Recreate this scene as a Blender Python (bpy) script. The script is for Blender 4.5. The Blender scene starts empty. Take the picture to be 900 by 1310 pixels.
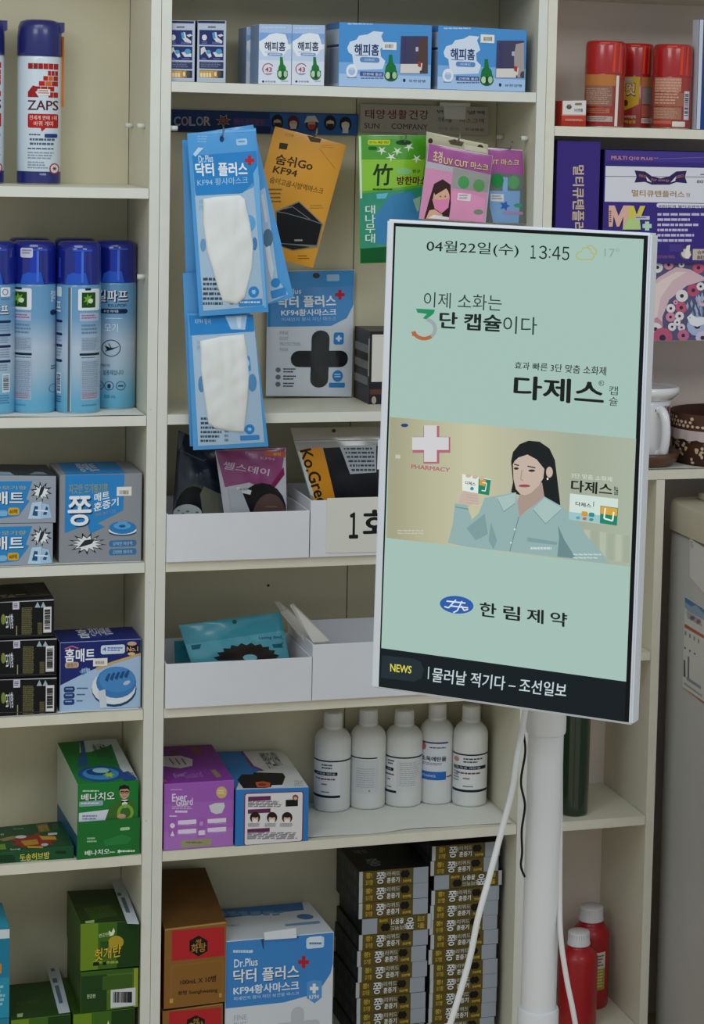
import bpy, bmesh, math, random
from mathutils import Vector as V, geometry
random.seed(7)
scene = bpy.context.scene
C = scene.collection
S = 0.01                      # everything below is measured in centimetres, eye level z = 0
EYE = 150.0                   # eye level above the floor
# ------------------------------------------------------------------ camera
CAM = V((-86.248, -327.332, 0.0)); FPX = 2890.0; PX, PY = 626.4, 432.8      # the photograph is a crop: its optical centre sits up and right
PITCH, YAW, ROLL = -0.092037, -0.318037, 0.025121
_cp, _sp, _cy, _sy = math.cos(PITCH), math.sin(PITCH), math.cos(YAW), math.sin(YAW)
CF = V((-_sy*_cp, _cy*_cp, _sp)); _R = V((_cy, _sy, 0)); _U = _R.cross(CF)
CR = _R*math.cos(ROLL) + _U*math.sin(ROLL); CU = _U*math.cos(ROLL) - _R*math.sin(ROLL)
from mathutils import Matrix
cam_data = bpy.data.cameras.new('camera'); cam = bpy.data.objects.new('camera', cam_data); C.objects.link(cam)
mw = Matrix((CR, CU, -CF)).transposed().to_4x4(); mw.translation = V((CAM.x, CAM.y, CAM.z+EYE))*S
cam.matrix_world = mw
cam_data.sensor_fit = 'VERTICAL'; cam_data.sensor_height = 24.0; cam_data.sensor_width = 24.0
cam_data.lens = FPX/1310*24.0; cam_data.shift_x = (450-PX)/1310; cam_data.shift_y = (PY-655)/1310; cam_data.clip_start = 0.05; cam_data.clip_end = 60
scene.camera = cam
# ------------------------------------------------------------------ light
vs = scene.view_settings
scene.display_settings.display_device = 'sRGB'
vs.view_transform = 'Standard'; vs.look = 'None'; vs.exposure = 0.0; vs.gamma = 1.0; vs.use_curve_mapping = False
world = bpy.data.worlds.new('world'); scene.world = world; world.use_nodes = True
bg = world.node_tree.nodes['Background']; bg.inputs[0].default_value = (0.86, 0.95, 1.0, 1); bg.inputs[1].default_value = 0.50
def area(x, y, z, sx, sy, power, col=(0.93, 0.98, 1.0), aim=None):
    l = bpy.data.lights.new('ceiling_lamp', 'AREA'); l.shape = 'RECTANGLE'; l.size = sx*S; l.size_y = sy*S
    l.energy = power; l.color = col
    o = bpy.data.objects.new('ceiling_lamp', l); C.objects.link(o); o.location = V((x, y, z+EYE))*S
    if aim: o.rotation_euler = (V(aim)-V((x, y, z))).to_track_quat('-Z', 'Y').to_euler()
    return o
area(-70, -120, 108, 120, 60, 8.5, aim=(-60, -40, -60))
area(-200, -260, 108, 120, 60, 13.5, aim=(-100, -60, -60))
area(80, -260, 108, 120, 60, 11, aim=(30, -60, -60))
# ------------------------------------------------------------------ projection helpers
def ray(px, py): return CF + CR*((px-PX)/FPX) - CU*((py-PY)/FPX)
def hit(px, py, y):
    d = ray(px, py); return CAM + d*((y-CAM.y)/d.y)
def hitz(px, py, z):
    d = ray(px, py); return CAM + d*((z-CAM.z)/d.z)
def proj(p):
    d = p-CAM; z = d.dot(CF); return (PX+FPX*d.dot(CR)/z, PY-FPX*d.dot(CU)/z)
CROPS = dict(A=(0,0,3.913), B=(0,240,3.913), C=(0,540,3.274), D=(0,900,3.196), E=(200,0,3.462), F=(440,0,3.462),
    G=(200,130,2.848), H=(690,0,4.286), I=(200,520,3.0), J=(200,720,3.0), K=(190,890,3.75), L=(380,880,3.214),
    M=(190,1090,3.6), N=(420,1060,3.75), O=(620,890,3.118), P=(460,270,2.308), Q=(480,520,2.571), R=(460,710,2.308),
    T=(700,170,4.5), U=(820,480,9.36), W=(780,560,6.55), X=(0,0,1.0), Y=(780,760,6.55))
def cp(c, x, y):
    o = CROPS[c]; return (o[0]+x/o[2], o[1]+y/o[2])
def cq(c, *pts): return [cp(c, *p) for p in pts]
def solve8(src, dst):
    A = []; B = []
    for (x, y), (u, v) in zip(src, dst):
        A.append([x, y, 1, 0, 0, 0, -u*x, -u*y]); B.append(u)
        A.append([0, 0, 0, x, y, 1, -v*x, -v*y]); B.append(v)
    n = 8
    for i in range(n):
        p = max(range(i, n), key=lambda r: abs(A[r][i])); A[i], A[p] = A[p], A[i]; B[i], B[p] = B[p], B[i]
        for r in range(n):
            if r != i and A[r][i]:
                k = A[r][i]/A[i][i]
                for c in range(i, n): A[r][c] -= k*A[i][c]
                B[r] -= k*B[i]
    return [B[i]/A[i][i] for i in range(n)]
# ------------------------------------------------------------------ materials
def lin(h):
    if not isinstance(h, str): return tuple(h)
    h = h.lstrip('#'); c = [int(h[i:i+2], 16)/255 for i in (0, 2, 4)]
    return tuple(x/12.92 if x <= 0.04045 else ((x+0.055)/1.055)**2.4 for x in c)
_M = {}
def mat(col, rough=0.5, metal=0.0, emit=0.0, coat=0.0, trans=0.0, noise=0.0, scale=30.0, alpha=1.0, bump=0.0, sss=0.0, ior=1.45):
    key = (col if isinstance(col, str) else tuple(col), rough, metal, emit, coat, trans, noise, scale, alpha, bump, sss)
    if key in _M: return _M[key]
    m = bpy.data.materials.new('surface'); m.use_nodes = True; nt = m.node_tree; b = nt.nodes['Principled BSDF']
    c = lin(col)
    b.inputs['Base Color'].default_value = (*c, 1); b.inputs['Roughness'].default_value = rough; b.inputs['Metallic'].default_value = metal
    b.inputs['Coat Weight'].default_value = coat; b.inputs['Coat Roughness'].default_value = 0.12; b.inputs['Transmission Weight'].default_value = trans
    b.inputs['Alpha'].default_value = alpha; b.inputs['IOR'].default_value = ior
    b.inputs['Specular IOR Level'].default_value = 0.08 if emit else (0.5 if coat or metal or noise else 0.25)
    if sss: b.inputs['Subsurface Weight'].default_value = sss; b.inputs['Subsurface Radius'].default_value = (0.01, 0.01, 0.01)
    if emit:
        b.inputs['Base Color'].default_value = (0.01, 0.01, 0.01, 1)
        b.inputs['Emission Color'].default_value = (*c, 1); b.inputs['Emission Strength'].default_value = emit
    if noise or bump:
        tc = nt.nodes.new('ShaderNodeTexCoord'); n = nt.nodes.new('ShaderNodeTexNoise'); n.inputs['Scale'].default_value = scale; n.inputs['Detail'].default_value = 5
        nt.links.new(tc.outputs['Object'], n.inputs['Vector'])
        if noise:
            r = nt.nodes.new('ShaderNodeValToRGB'); e = r.color_ramp.elements
            e[0].position = 0.3; e[1].position = 0.7
            e[0].color = (*[x*(1-noise) for x in c], 1); e[1].color = (*[min(1, x*(1+noise)) for x in c], 1)
            nt.links.new(n.outputs['Fac'], r.inputs['Fac']); nt.links.new(r.outputs['Color'], b.inputs['Base Color'])
        if bump:
            bp = nt.nodes.new('ShaderNodeBump'); bp.inputs['Strength'].default_value = bump; bp.inputs['Distance'].default_value = 0.002
            nt.links.new(n.outputs['Fac'], bp.inputs['Height']); nt.links.new(bp.outputs['Normal'], b.inputs['Normal'])
    _M[key] = m; return m
def ramp_mat(stops, z0, z1, rough=0.35, axis=2, coat=0.3):
    """printed colour that changes along the object's own height (cm from its base)"""
    m = bpy.data.materials.new('printed_gradient'); m.use_nodes = True; nt = m.node_tree; b = nt.nodes['Principled BSDF']
    tc = nt.nodes.new('ShaderNodeTexCoord'); sp = nt.nodes.new('ShaderNodeSeparateXYZ'); mr = nt.nodes.new('ShaderNodeMapRange'); r = nt.nodes.new('ShaderNodeValToRGB')
    nt.links.new(tc.outputs['Object'], sp.inputs[0]); nt.links.new(sp.outputs[axis], mr.inputs[0])
    mr.inputs[1].default_value = z0*S; mr.inputs[2].default_value = z1*S
    nt.links.new(mr.outputs[0], r.inputs[0]); nt.links.new(r.outputs[0], b.inputs['Base Color'])
    e = r.color_ramp.elements
    while len(e) < len(stops): e.new(0.5)
    for i, (p, c) in enumerate(stops): e[i].position = p; e[i].color = (*lin(c), 1)
    b.inputs['Roughness'].default_value = rough; b.inputs['Coat Weight'].default_value = coat
    return m
def ink(c): return c if isinstance(c, bpy.types.Material) else mat(c, 0.42)
# ------------------------------------------------------------------ mesh builder (world cm -> object local m)
class MB:
    def __init__(s): s.v = []; s.f = []; s.m = []; s.sm = []; s.mats = []
    def mi(s, m):
        m = ink(m)
        if m not in s.mats: s.mats.append(m)
        return s.mats.index(m)
    def add(s, vs_, fs, m, smooth=False):
        k = len(s.v); s.v += [V(p) for p in vs_]; i = s.mi(m)
        for f in fs: s.f.append([k+j for j in f]); s.m.append(i); s.sm.append(smooth)
    def hexa(s, c, mats):
        """c: 8 corners: front TL TR BR BL then back TL TR BR BL; mats: front, back, left, right, top, bottom"""
        for f, m in zip(((3,2,1,0), (4,5,6,7), (7,3,0,4), (2,6,5,1), (0,1,5,4), (7,6,2,3)), mats):
            s.add([c[i] for i in f], [(0,1,2,3)], m)
    def box(s, lo, hi, m, b=0.0):
        x0, y0, z0 = lo; x1, y1, z1 = hi
        if b <= 0:
            c = [V(p) for p in ((x0,y0,z1),(x1,y0,z1),(x1,y0,z0),(x0,y0,z0),(x0,y1,z1),(x1,y1,z1),(x1,y1,z0),(x0,y1,z0))]
            s.hexa(c, [m]*6)
        else:
            bm = bmesh.new(); bmesh.ops.create_cube(bm, size=1)
            for v in bm.verts: v.co = V(((x0+x1)/2+v.co.x*(x1-x0), (y0+y1)/2+v.co.y*(y1-y0), (z0+z1)/2+v.co.z*(z1-z0)))
            bmesh.ops.bevel(bm, geom=bm.edges[:], offset=b, segments=2, profile=0.5, affect='EDGES')
            s.bm(bm, m)
    def bm(s, bm, m, smooth=False):
        bm.verts.ensure_lookup_table(); bm.verts.index_update()
        s.add([v.co.copy() for v in bm.verts], [[v.index for v in f.verts] for f in bm.faces], m, smooth); bm.free()
    def lathe(s, prof, c, m, n=72, smooth=True, cap=True):
        """prof: (r, z) from bottom to top around the vertical through c"""
        c = V(c); vs_ = []; fs = []
        for r, z in prof:
            for k in range(n):
                a = 2*math.pi*k/n; vs_.append(c+V((r*math.cos(a), r*math.sin(a), z)))
        for i in range(len(prof)-1):
            for k in range(n):
                k2 = (k+1) % n; fs.append((i*n+k, i*n+k2, (i+1)*n+k2, (i+1)*n+k))
        s.add(vs_, fs, m, smooth)
        if cap:
            s.add(vs_[:n], [tuple(reversed(range(n)))], m); s.add(vs_[-n:], [tuple(range(n))], m)
    def tube(s, pts, r, m, n=10):
        pts = [V(p) for p in pts]; rings = []; t = (pts[1]-pts[0]).normalized(); a = t.cross(V((0, 0, 1)) if abs(t.z) < 0.9 else V((1, 0, 0))).normalized()
        for i, p in enumerate(pts):
            t = (pts[min(i+1, len(pts)-1)]-pts[max(i-1, 0)]).normalized()
            a = (a-t*a.dot(t)).normalized(); b = t.cross(a)
            rings.append([p+(a*math.cos(2*math.pi*k/n)+b*math.sin(2*math.pi*k/n))*r for k in range(n)])
        vs_ = [q for ring in rings for q in ring]; fs = []
        for i in range(len(rings)-1):
            for k in range(n): fs.append((i*n+k, i*n+(k+1) % n, (i+1)*n+(k+1) % n, (i+1)*n+k))
        fs.append(tuple(range(n))); fs.append(tuple(reversed(range((len(rings)-1)*n, len(rings)*n))))
        s.add(vs_, fs, m, True)
    def build(s, name, o, parent=None):
        me = bpy.data.meshes.new(name); me.from_pydata([(p-o)*S for p in s.v], [], s.f)
        for m in s.mats: me.materials.append(m)
        me.polygons.foreach_set('material_index', s.m); me.polygons.foreach_set('use_smooth', s.sm); me.update()
        ob = bpy.data.objects.new(name, me); C.objects.link(ob)
        if parent is not None: ob.parent = parent
        else: ob.location = V((o.x, o.y, o.z+EYE))*S
        return ob
def tag(o, label, cat, group=None, kind=None):
    o['label'] = label; o['category'] = cat
    if group: o['group'] = group
    if kind: o['kind'] = kind
    return o
def thing(name, label, cat, o, group=None):
    e = bpy.data.objects.new(name, None); C.objects.link(e); e.location = V((o.x, o.y, o.z+EYE))*S; e.empty_display_size = 0.02
    return tag(e, label, cat, group)
def struct(mb, name, o=V((0, 0, 0))):
    ob = mb.build(name, o); ob['kind'] = 'structure'; return ob
def weld(ob, auto=35):
    me = ob.data; bm = bmesh.new(); bm.from_mesh(me); bmesh.ops.remove_doubles(bm, verts=bm.verts, dist=1e-5); bm.to_mesh(me); bm.free()
# ------------------------------------------------------------------ surfaces that carry printing
class Quad:
    """flat (or gently bulged) face from corner points TL TR BR BL; u right, v down"""
    curved = 0
    def __init__(s, q, bulge=None, nu=1):
        s.q = [V(p) for p in q]; a, b, c, d = s.q; s.n = (c-a).cross(b-d).normalized(); s.bulge = bulge; s.curved = nu if bulge else 0
        if s.n.dot(CAM-a) < 0: s.n = -s.n
    def flat(s, u, v): a, b, c, d = s.q; return (a*(1-u)+b*u)*(1-v)+(d*(1-u)+c*u)*v
    def pos(s, u, v, off): return s.flat(u, v)+s.n*((s.bulge(u, v) if s.bulge else 0)+off)
    def px(s): return [proj(p) for p in s.q]
class Cyl:
    """the side of a round thing: u runs over the half turned to the camera, v down"""
    curved = 30
    def __init__(s, c, r, z0, z1):
        s.c = V(c); s.r = r; s.z0 = z0; s.z1 = z1; d = CAM-s.c; s.a0 = math.atan2(d.y, d.x)
        rt = V((-math.sin(s.a0), math.cos(s.a0), 0)); s.rt = rt
    def pos(s, u, v, off):
        t = max(-1, min(1, 2*u-1)); th = s.a0+math.asin(t); r = s.r+off
        return V((s.c.x+r*math.cos(th), s.c.y+r*math.sin(th), s.z1+(s.z0-s.z1)*v))
    def px(s):
        l = s.c-s.rt*s.r; r = s.c+s.rt*s.r
        return [proj(V((p.x, p.y, z))) for p, z in ((l, s.z1), (r, s.z1), (r, s.z0), (l, s.z0))]
_T = {}
def text_mesh(t, bold):
    t = '\uff11' if t == '1' else t
    k = (t, bold)
    if k in _T: return _T[k]
    cu = bpy.data.curves.new('t', 'FONT'); cu.body = t; cu.resolution_u = 3
    ob = bpy.data.objects.new('t', cu); C.objects.link(ob)
    dg = bpy.context.evaluated_depsgraph_get(); me = bpy.data.meshes.new_from_object(ob.evaluated_get(dg))
    vs_ = [v.co.copy() for v in me.vertices]; fs = [list(p.vertices) for p in me.polygons]
    if bold:                                          # heavier strokes: the glyphs laid over themselves with small shifts
        b = bold*0.42; v0 = vs_; f0 = fs; vs_ = []; fs = []
        for dx, dy in (((-b, 0), (b, 0), (0, -b*0.7), (0, b*0.7)) if bold > 0.035 else ((-b, -b*0.5), (b, b*0.5))):
            k0 = len(vs_); vs_ += [v+V((dx, dy, 0.004*(k0//max(1, len(v0))))) for v in v0]; fs += [[i+k0 for i in f] for f in f0]
    bpy.data.objects.remove(ob); bpy.data.curves.remove(cu); bpy.data.meshes.remove(me)
    x0 = min(v.x for v in vs_); x1 = max(v.x for v in vs_); y0 = min(v.y for v in vs_); y1 = max(v.y for v in vs_)
    _T[k] = ([((v.x-x0)/(x1-x0), 1-(v.y-y0)/(y1-y0), v.z) for v in vs_], fs); return _T[k]
STEP = 0.012
class Print:
    """graphics on one surface, given in the coordinates of one enlarged view of the photograph"""
    def __init__(s, mb, surf, crop='X', frame=None, step=STEP):
        s.mb = mb; s.s = surf; s.c = crop; s.lay = []; s.step = step
        s.H = solve8(frame or surf.px(), [(0, 0), (1, 0), (1, 1), (0, 1)]); s.clip = True
    def frame(s, c, *pts): s.c = c; s.H = solve8(cq(c, *pts), [(0, 0), (1, 0), (1, 1), (0, 1)]); return s
    def uv(s, x, y):
        x, y = cp(s.c, x, y); h = s.H; w = h[6]*x+h[7]*y+1
        u, v = (h[0]*x+h[1]*y+h[2])/w, (h[3]*x+h[4]*y+h[5])/w
        return (u, v)
    def put(s, uvs, faces, col):
        uvs = [(min(0.995, max(0.005, p[0])), min(0.995, max(0.005, p[1])), p[2] if len(p) > 2 else 0.0) for p in uvs]
        us = [p[0] for p in uvs]; vs_ = [p[1] for p in uvs]; bb = (min(us), min(vs_), max(us), max(vs_))
        l = 1
        for b, k in s.lay:
            if b[0] < bb[2] and bb[0] < b[2] and b[1] < bb[3] and bb[1] < b[3]: l = max(l, k+1)
        s.lay.append((bb, l)); off = l*s.step+(0.02 if isinstance(s.s, Cyl) else 0)
        if s.s.curved:
            bm = bmesh.new(); vv = [bm.verts.new(p) for p in uvs]
            for f in faces:
                try: bm.faces.new([vv[i] for i in f])
                except ValueError: pass
            for ax, lo, hi in ((0, bb[0], bb[2]), (1, bb[1], bb[3])):
                if ax == 1 and isinstance(s.s, Cyl): continue
                n = s.s.curved[ax] if isinstance(s.s.curved, tuple) else s.s.curved
                for i in range(1, n):
                    t = i/n
                    if isinstance(s.s, Cyl): t = 0.5+0.5*math.sin(math.pi*(i/n-0.5))
                    if lo < t < hi:
                        p = [0, 0, 0]; p[ax] = t; nn = [0, 0, 0]; nn[ax] = 1
                        bmesh.ops.bisect_plane(bm, geom=bm.verts[:]+bm.edges[:]+bm.faces[:], plane_co=p, plane_no=nn, dist=1e-6)
            bm.verts.index_update(); bm.verts.ensure_lookup_table()
            uvs = [tuple(v.co) for v in bm.verts]; faces = [[v.index for v in f.verts] for f in bm.faces]; bm.free()
        s.mb.add([s.s.pos(u, v, off+z) for u, v, z in uvs], faces, col)
    def _polyuv(s, uvs, col):
        t = geometry.tessellate_polygon([[V((u, v, 0)) for u, v in uvs]]) if len(uvs) > 4 else [tuple(range(len(uvs)))]
        s.put(uvs, [list(f) for f in t], col)
    def poly(s, pts, col): s._polyuv([s.uv(*p) for p in pts], col)
    def rect(s, x0, y0, x1, y1, col):
        a = s.uv(x0, y0); b = s.uv(x1, y1); s.put([a, (b[0], a[1]), b, (a[0], b[1])], [(0, 1, 2, 3)], col)
    def full(s, col, u0=0, v0=0, u1=1, v1=1): s.put([(u0, v0), (u1, v0), (u1, v1), (u0, v1)], [(0, 1, 2, 3)], col)
    def rrect(s, x0, y0, x1, y1, col, r=None):
        r = r if r is not None else min(abs(x1-x0), abs(y1-y0))*0.5; pts = []
        for cx, cy, a in ((x1-r, y0+r, -90), (x1-r, y1-r, 0), (x0+r, y1-r, 90), (x0+r, y0+r, 180)):
            for k in range(5): t = math.radians(a+k*22.5); pts.append((cx+r*math.cos(t), cy+r*math.sin(t)))
        a = s.uv(x0, y0); b = s.uv(x1, y1)
        s._polyuv([(a[0]+(p[0]-x0)/(x1-x0)*(b[0]-a[0]), a[1]+(p[1]-y0)/(y1-y0)*(b[1]-a[1])) for p in pts], col)
    def ell(s, cx, cy, rx, ry, col, n=20, a0=0, a1=360, rot=0):
        pts = []; k2 = n if a1-a0 >= 360 else n+1; cr, sr = math.cos(math.radians(rot)), math.sin(math.radians(rot))
        for k in range(k2):
            t = math.radians(a0+(a1-a0)*k/n); x, y = rx*math.cos(t), ry*math.sin(t); pts.append((cx+x*cr-y*sr, cy+x*sr+y*cr))
        s.poly(pts, col)
    def arc(s, cx, cy, rx, ry, w, col, a0=0, a1=360, n=24):
        o = []; i = []
        for k in range(n+1):
            t = math.radians(a0+(a1-a0)*k/n); o.append((cx+rx*math.cos(t), cy+ry*math.sin(t))); i.append((cx+(rx-w)*math.cos(t), cy+(ry-w)*math.sin(t)))
        uvs = [s.uv(*p) for p in o+i]; m = n+1
        s.put(uvs, [(k, k+1, m+k+1, m+k) for k in range(n)], col)
    def line(s, pts, w, col):
        for (x0, y0), (x1, y1) in zip(pts, pts[1:]):
            dx, dy = x1-x0, y1-y0; l = math.hypot(dx, dy) or 1; nx, ny = -dy/l*w/2, dx/l*w/2
            s.put([s.uv(x0+nx, y0+ny), s.uv(x1+nx, y1+ny), s.uv(x1-nx, y1-ny), s.uv(x0-nx, y0-ny)], [(0, 1, 2, 3)], col)
    def burst(s, cx, cy, rx, ry, col, n=12, k=0.55, rot=0):
        pts = []
        for i in range(2*n):
            t = math.pi*i/n+rot; f = 1 if i % 2 == 0 else k*(0.85+0.3*((i*7) % 5)/5); pts.append((cx+rx*f*math.cos(t), cy+ry*f*math.sin(t)))
        s.poly(pts, col)
    def text(s, t, x0, y0, x1, y1, col, bold=0.0):
        a = s.uv(x0, y0); b = s.uv(x1, y1); uv, fs = text_mesh(t, bold)
        s.put([(a[0]+(b[0]-a[0])*u, a[1]+(b[1]-a[1])*v, z) for u, v, z in uv], fs, col)
    def textq(s, t, q, col, bold=0.0):
        q = [s.uv(*p) for p in q]; uv, fs = text_mesh(t, bold)
        s.put([tuple((q[0][i]*(1-u)+q[1][i]*u)*(1-v)+(q[3][i]*(1-u)+q[2][i]*u)*v for i in (0, 1))+(z,) for u, v, z in uv], fs, col)
    def lines(s, x0, y0, x1, y1, n, col, fill=0.5, rag=0.25):
        """rows of print too small to read"""
        h = (y1-y0)/n; uvs = []; fs = []
        for i in range(n):
            e = x1-(x1-x0)*rag*random.random(); x = x0; y = y0+i*h
            while x < e:
                w = (x1-x0)*random.uniform(0.06, 0.2); xe = min(e, x+w)
                a = s.uv(x, y); b = s.uv(xe, y+h*fill); k = len(uvs); uvs += [a, (b[0], a[1]), b, (a[0], b[1])]; fs.append((k, k+1, k+2, k+3)); x = xe+(x1-x0)*0.025
        s.put(uvs, fs, col)
    def bars(s, x0, y0, x1, y1, n, col='#15161a', bg='#e8eaee', across=True):
        if bg: s.rect(x0, y0, x1, y1, bg)
        m = 0.1; uvs = []; fs = []
        for i in range(n):
            t0 = m+(1-2*m)*i/n; t1 = t0+(1-2*m)/n*random.choice((0.35, 0.55, 0.7))
            if across: r = (x0+(x1-x0)*t0, y0+(y1-y0)*0.12, x0+(x1-x0)*t1, y0+(y1-y0)*0.82)
            else: r = (x0+(x1-x0)*0.12, y0+(y1-y0)*t0, x0+(x1-x0)*0.85, y0+(y1-y0)*t1)
            a = s.uv(*r[:2]); b = s.uv(*r[2:]); k = len(uvs); uvs += [a, (b[0], a[1]), b, (a[0], b[1])]; fs.append((k, k+1, k+2, k+3))
        s.put(uvs, fs, col)
    def cross(s, cx, cy, r, w, col):
        s.poly([(cx-w, cy-r), (cx+w, cy-r), (cx+w, cy-w), (cx+r, cy-w), (cx+r, cy+w), (cx+w, cy+w), (cx+w, cy+r), (cx-w, cy+r), (cx-w, cy+w), (cx-r, cy+w), (cx-r, cy-w), (cx-w, cy-w)], col)
class Carton:
    """folding carton from the four photo corners of its front (TL TR BR BL), its front depth at left/right and how deep it is"""
    def __init__(s, q, y, depth, zs=None, cols=None, crop='X', skew=0.0, bev=0.05, back=None):
        yl, yr = y if isinstance(y, tuple) else (y, y)
        f = [hit(*q[0], yl), hit(*q[1], yr), hit(*q[2], yr), hit(*q[3], yl)]
        xl = (f[0].x+f[3].x)/2; xr = (f[1].x+f[2].x)/2
        if xl < -31.2: xr = min(xr, -31.25)                 # cartons stay between the side panels of their unit
        elif xl < 27: xl = max(xl, -27.8); xr = min(xr, 27.8)
        f[0].x = f[3].x = xl; f[1].x = f[2].x = xr
        if zs is not None:
            f[2].z = zs(xr); f[3].z = zs(xl)
        n = V((-(yr-yl), xr-xl, 0)).normalized(); d = n*depth+V((skew, 0, 0))
        bk = [p+d for p in f]
        if back:                                   # the lid stands a little higher at the back
            for i in (0, 1): bk[i].z = hit(*cp(crop, *back[i]), bk[i].y).z
        s.c = f+bk; s.o = (f[2]+f[3]+d)/2
        cols = cols or {}; base = cols.get('front', '#cccccc'); g = lambda k: cols.get(k, base)
        s.mb = MB(); s.base(s.c, [base, g('back'), g('left'), g('right'), g('top'), g('bottom')], bev)
        c = s.c
        s.front = Print(s.mb, Quad([c[0], c[1], c[2], c[3]]), crop)
        s.top = Print(s.mb, Quad([c[4], c[5], c[1], c[0]]), crop)
        s.left = Print(s.mb, Quad([c[4], c[0], c[3], c[7]]), crop)
        s.right = Print(s.mb, Quad([c[1], c[5], c[6], c[2]]), crop)
    def base(s, c, mats, bev):
        bm = bmesh.new(); vv = [bm.verts.new(p) for p in c]; ms = [s.mb.mi(m) for m in mats]
        for f, m in zip(((3,2,1,0), (4,5,6,7), (7,3,0,4), (2,6,5,1), (0,1,5,4), (7,6,2,3)), ms):
            bm.faces.new([vv[i] for i in f]).material_index = m
        bmesh.ops.recalc_face_normals(bm, faces=bm.faces[:])
        if bev: bmesh.ops.bevel(bm, geom=bm.edges[:], offset=bev, segments=1, affect='EDGES')
        bm.verts.index_update()
        for f in bm.faces:
            k = len(s.mb.v); s.mb.v += [v.co.copy() for v in f.verts]; s.mb.f.append(list(range(k, k+len(f.verts)))); s.mb.m.append(f.material_index); s.mb.sm.append(False)
        bm.free()
    def done(s, name, label, cat, group=None):
        s.ob = tag(s.mb.build(name, s.o), label, cat, group); return s.ob
    def patch(s, name, face, crop, rect, col, thick=0.04, label=None, draw=None):
        """a sticker / flap laid on a face: a child mesh"""
        P0 = getattr(s, face); sf = P0.s; sv = P0.c; P0.c = crop; a = P0.uv(*rect[:2]); b = P0.uv(*rect[2:]); P0.c = sv
        cl = lambda t: min(0.995, max(0.005, t))
        a = (cl(a[0]), cl(a[1])); b = (cl(b[0]), cl(b[1]))
        lay = 1+max([k for bb, k in P0.lay if bb[0] < b[0] and a[0] < bb[2] and bb[1] < b[1] and a[1] < bb[3]] or [0]); o0 = lay*STEP
        mb = MB(); f = [sf.pos(u, v, o0+thick) for u, v in ((a[0], a[1]), (b[0], a[1]), (b[0], b[1]), (a[0], b[1]))]; g = [sf.pos(u, v, o0-0.01) for u, v in ((a[0], a[1]), (b[0], a[1]), (b[0], b[1]), (a[0], b[1]))]
        mb.hexa(f+g, [col]*6)
        if draw:
            q = Quad(f); p = Print(mb, q, crop); draw(p)
        ob = mb.build(name, s.o, s.ob)
        if label: ob['label'] = label
        return ob
def price(c, face, crop, x0, y0, x1, y1, label='small white price sticker'):
    def d(p):
        w = x1-x0; h = y1-y0
        p.bars(x0+w*0.12, y0+h*0.2, x0+w*0.9, y0+h*0.85, 9, '#8a8078', None)
    return c.patch('price_sticker', face, crop, (x0, y0, x1, y1), '#e9e6e2', draw=d)
# ------------------------------------------------------------------ room
DEP = 19.5
LAM = mat('#d8d4c0', 0.45, noise=0.03, scale=6.0)           # cream laminate of the carcass
LAMG = mat('#e8d9ce', 0.5, noise=0.04, scale=6.0)
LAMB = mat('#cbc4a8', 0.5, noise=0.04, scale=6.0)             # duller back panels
EDGE = mat('#dcdcd2', 0.4, noise=0.02, scale=40.0)            # edge banding
EDGEW = mat('#dedac9', 0.4, noise=0.03, scale=40.0)
DARK = mat('#3c382e', 0.7)
m = MB(); m.box((-400, 20.8, -150), (400, 27, 130), mat('#cfccc0', 0.7, noise=0.03)); struct(m, 'wall_back')
m = MB(); m.box((-400, -420, -156), (400, 27, -150), mat('#d6c4a8', 0.3, noise=0.06, scale=3.0)); struct(m, 'floor')
# ------------------------------------------------------------------ shelving units, measured on their front plane y = 0
XV = dict(LL=-31.05, LS=-29.53, LR=-28.0, ML=28.0, MS=29.53, MR=31.06, RL=49.78, RR=51.26, FL=-92.0, FL2=-90.5, FR=126.0, FR2=127.5)
XL = {k: (lambda z, v=v: v) for k, v in XV.items()}
UNITS = {}
for k, nm, lb in (('L', 'shelving_unit', 'cream shelving unit on the left holding spray cans and repellent boxes'),
                  ('C', 'shelving_unit', 'cream shelving unit in the middle holding mask pouches, trays and white bottles'),
                  ('R', 'shelving_unit', 'cream shelving unit on the right with the red cans, mug and green bottle')):
    o = V(({'L': -60, 'C': 0, 'R': 75}[k], 9, -150)); UNITS[k] = (thing(nm, lb, 'shelf', o, 'shelving units along the wall'), o)
def panel(u, a, b, z0, z1, name='side_panel', back=None):
    e, o = UNITS[u]; mb = MB(); g = 0.035
    fa, fb = XL[a], XL[b]; y1 = DEP
    sh = lambda f, z, d: f(z)+d
    c = [V((sh(fa, z1, g), 0, z1)), V((sh(fb, z1, -g), 0, z1)), V((sh(fb, z0, -g), 0, z0)), V((sh(fa, z0, g), 0, z0))]
    c += [p+V((0, y1, 0)) for p in c]
    mb.hexa(c, [EDGE if u != 'R' else EDGEW, LAM, LAM, LAM, LAM, LAM]); 
    return mb, name, o, e
def fin(t): mb, name, o, e = t; return mb.build(name, o, e)
ZT = 44.0
fin(panel('L', 'FL', 'FL2', -150, ZT)); t = panel('L', 'LL', 'LS', -150, ZT)
for px, py in ((195.8, 49), (192.5, 524), (191, 745), (187, 1050), (196, 697)):
    p = hit(px, py, -0.01); t[0].lathe([(0.09, 0), (0.09, 0.01)], (p.x, p.y, p.z), DARK, 8)
fin(t); fin(panel('C', 'LS', 'LR', -150, ZT)); t = panel('C', 'ML', 'MS', -150, ZT); fin(t)
fin(panel('R', 'MS', 'MR', -150, ZT)); fin(panel('R', 'FR', 'FR2', -150, ZT))
ZA = {}
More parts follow.
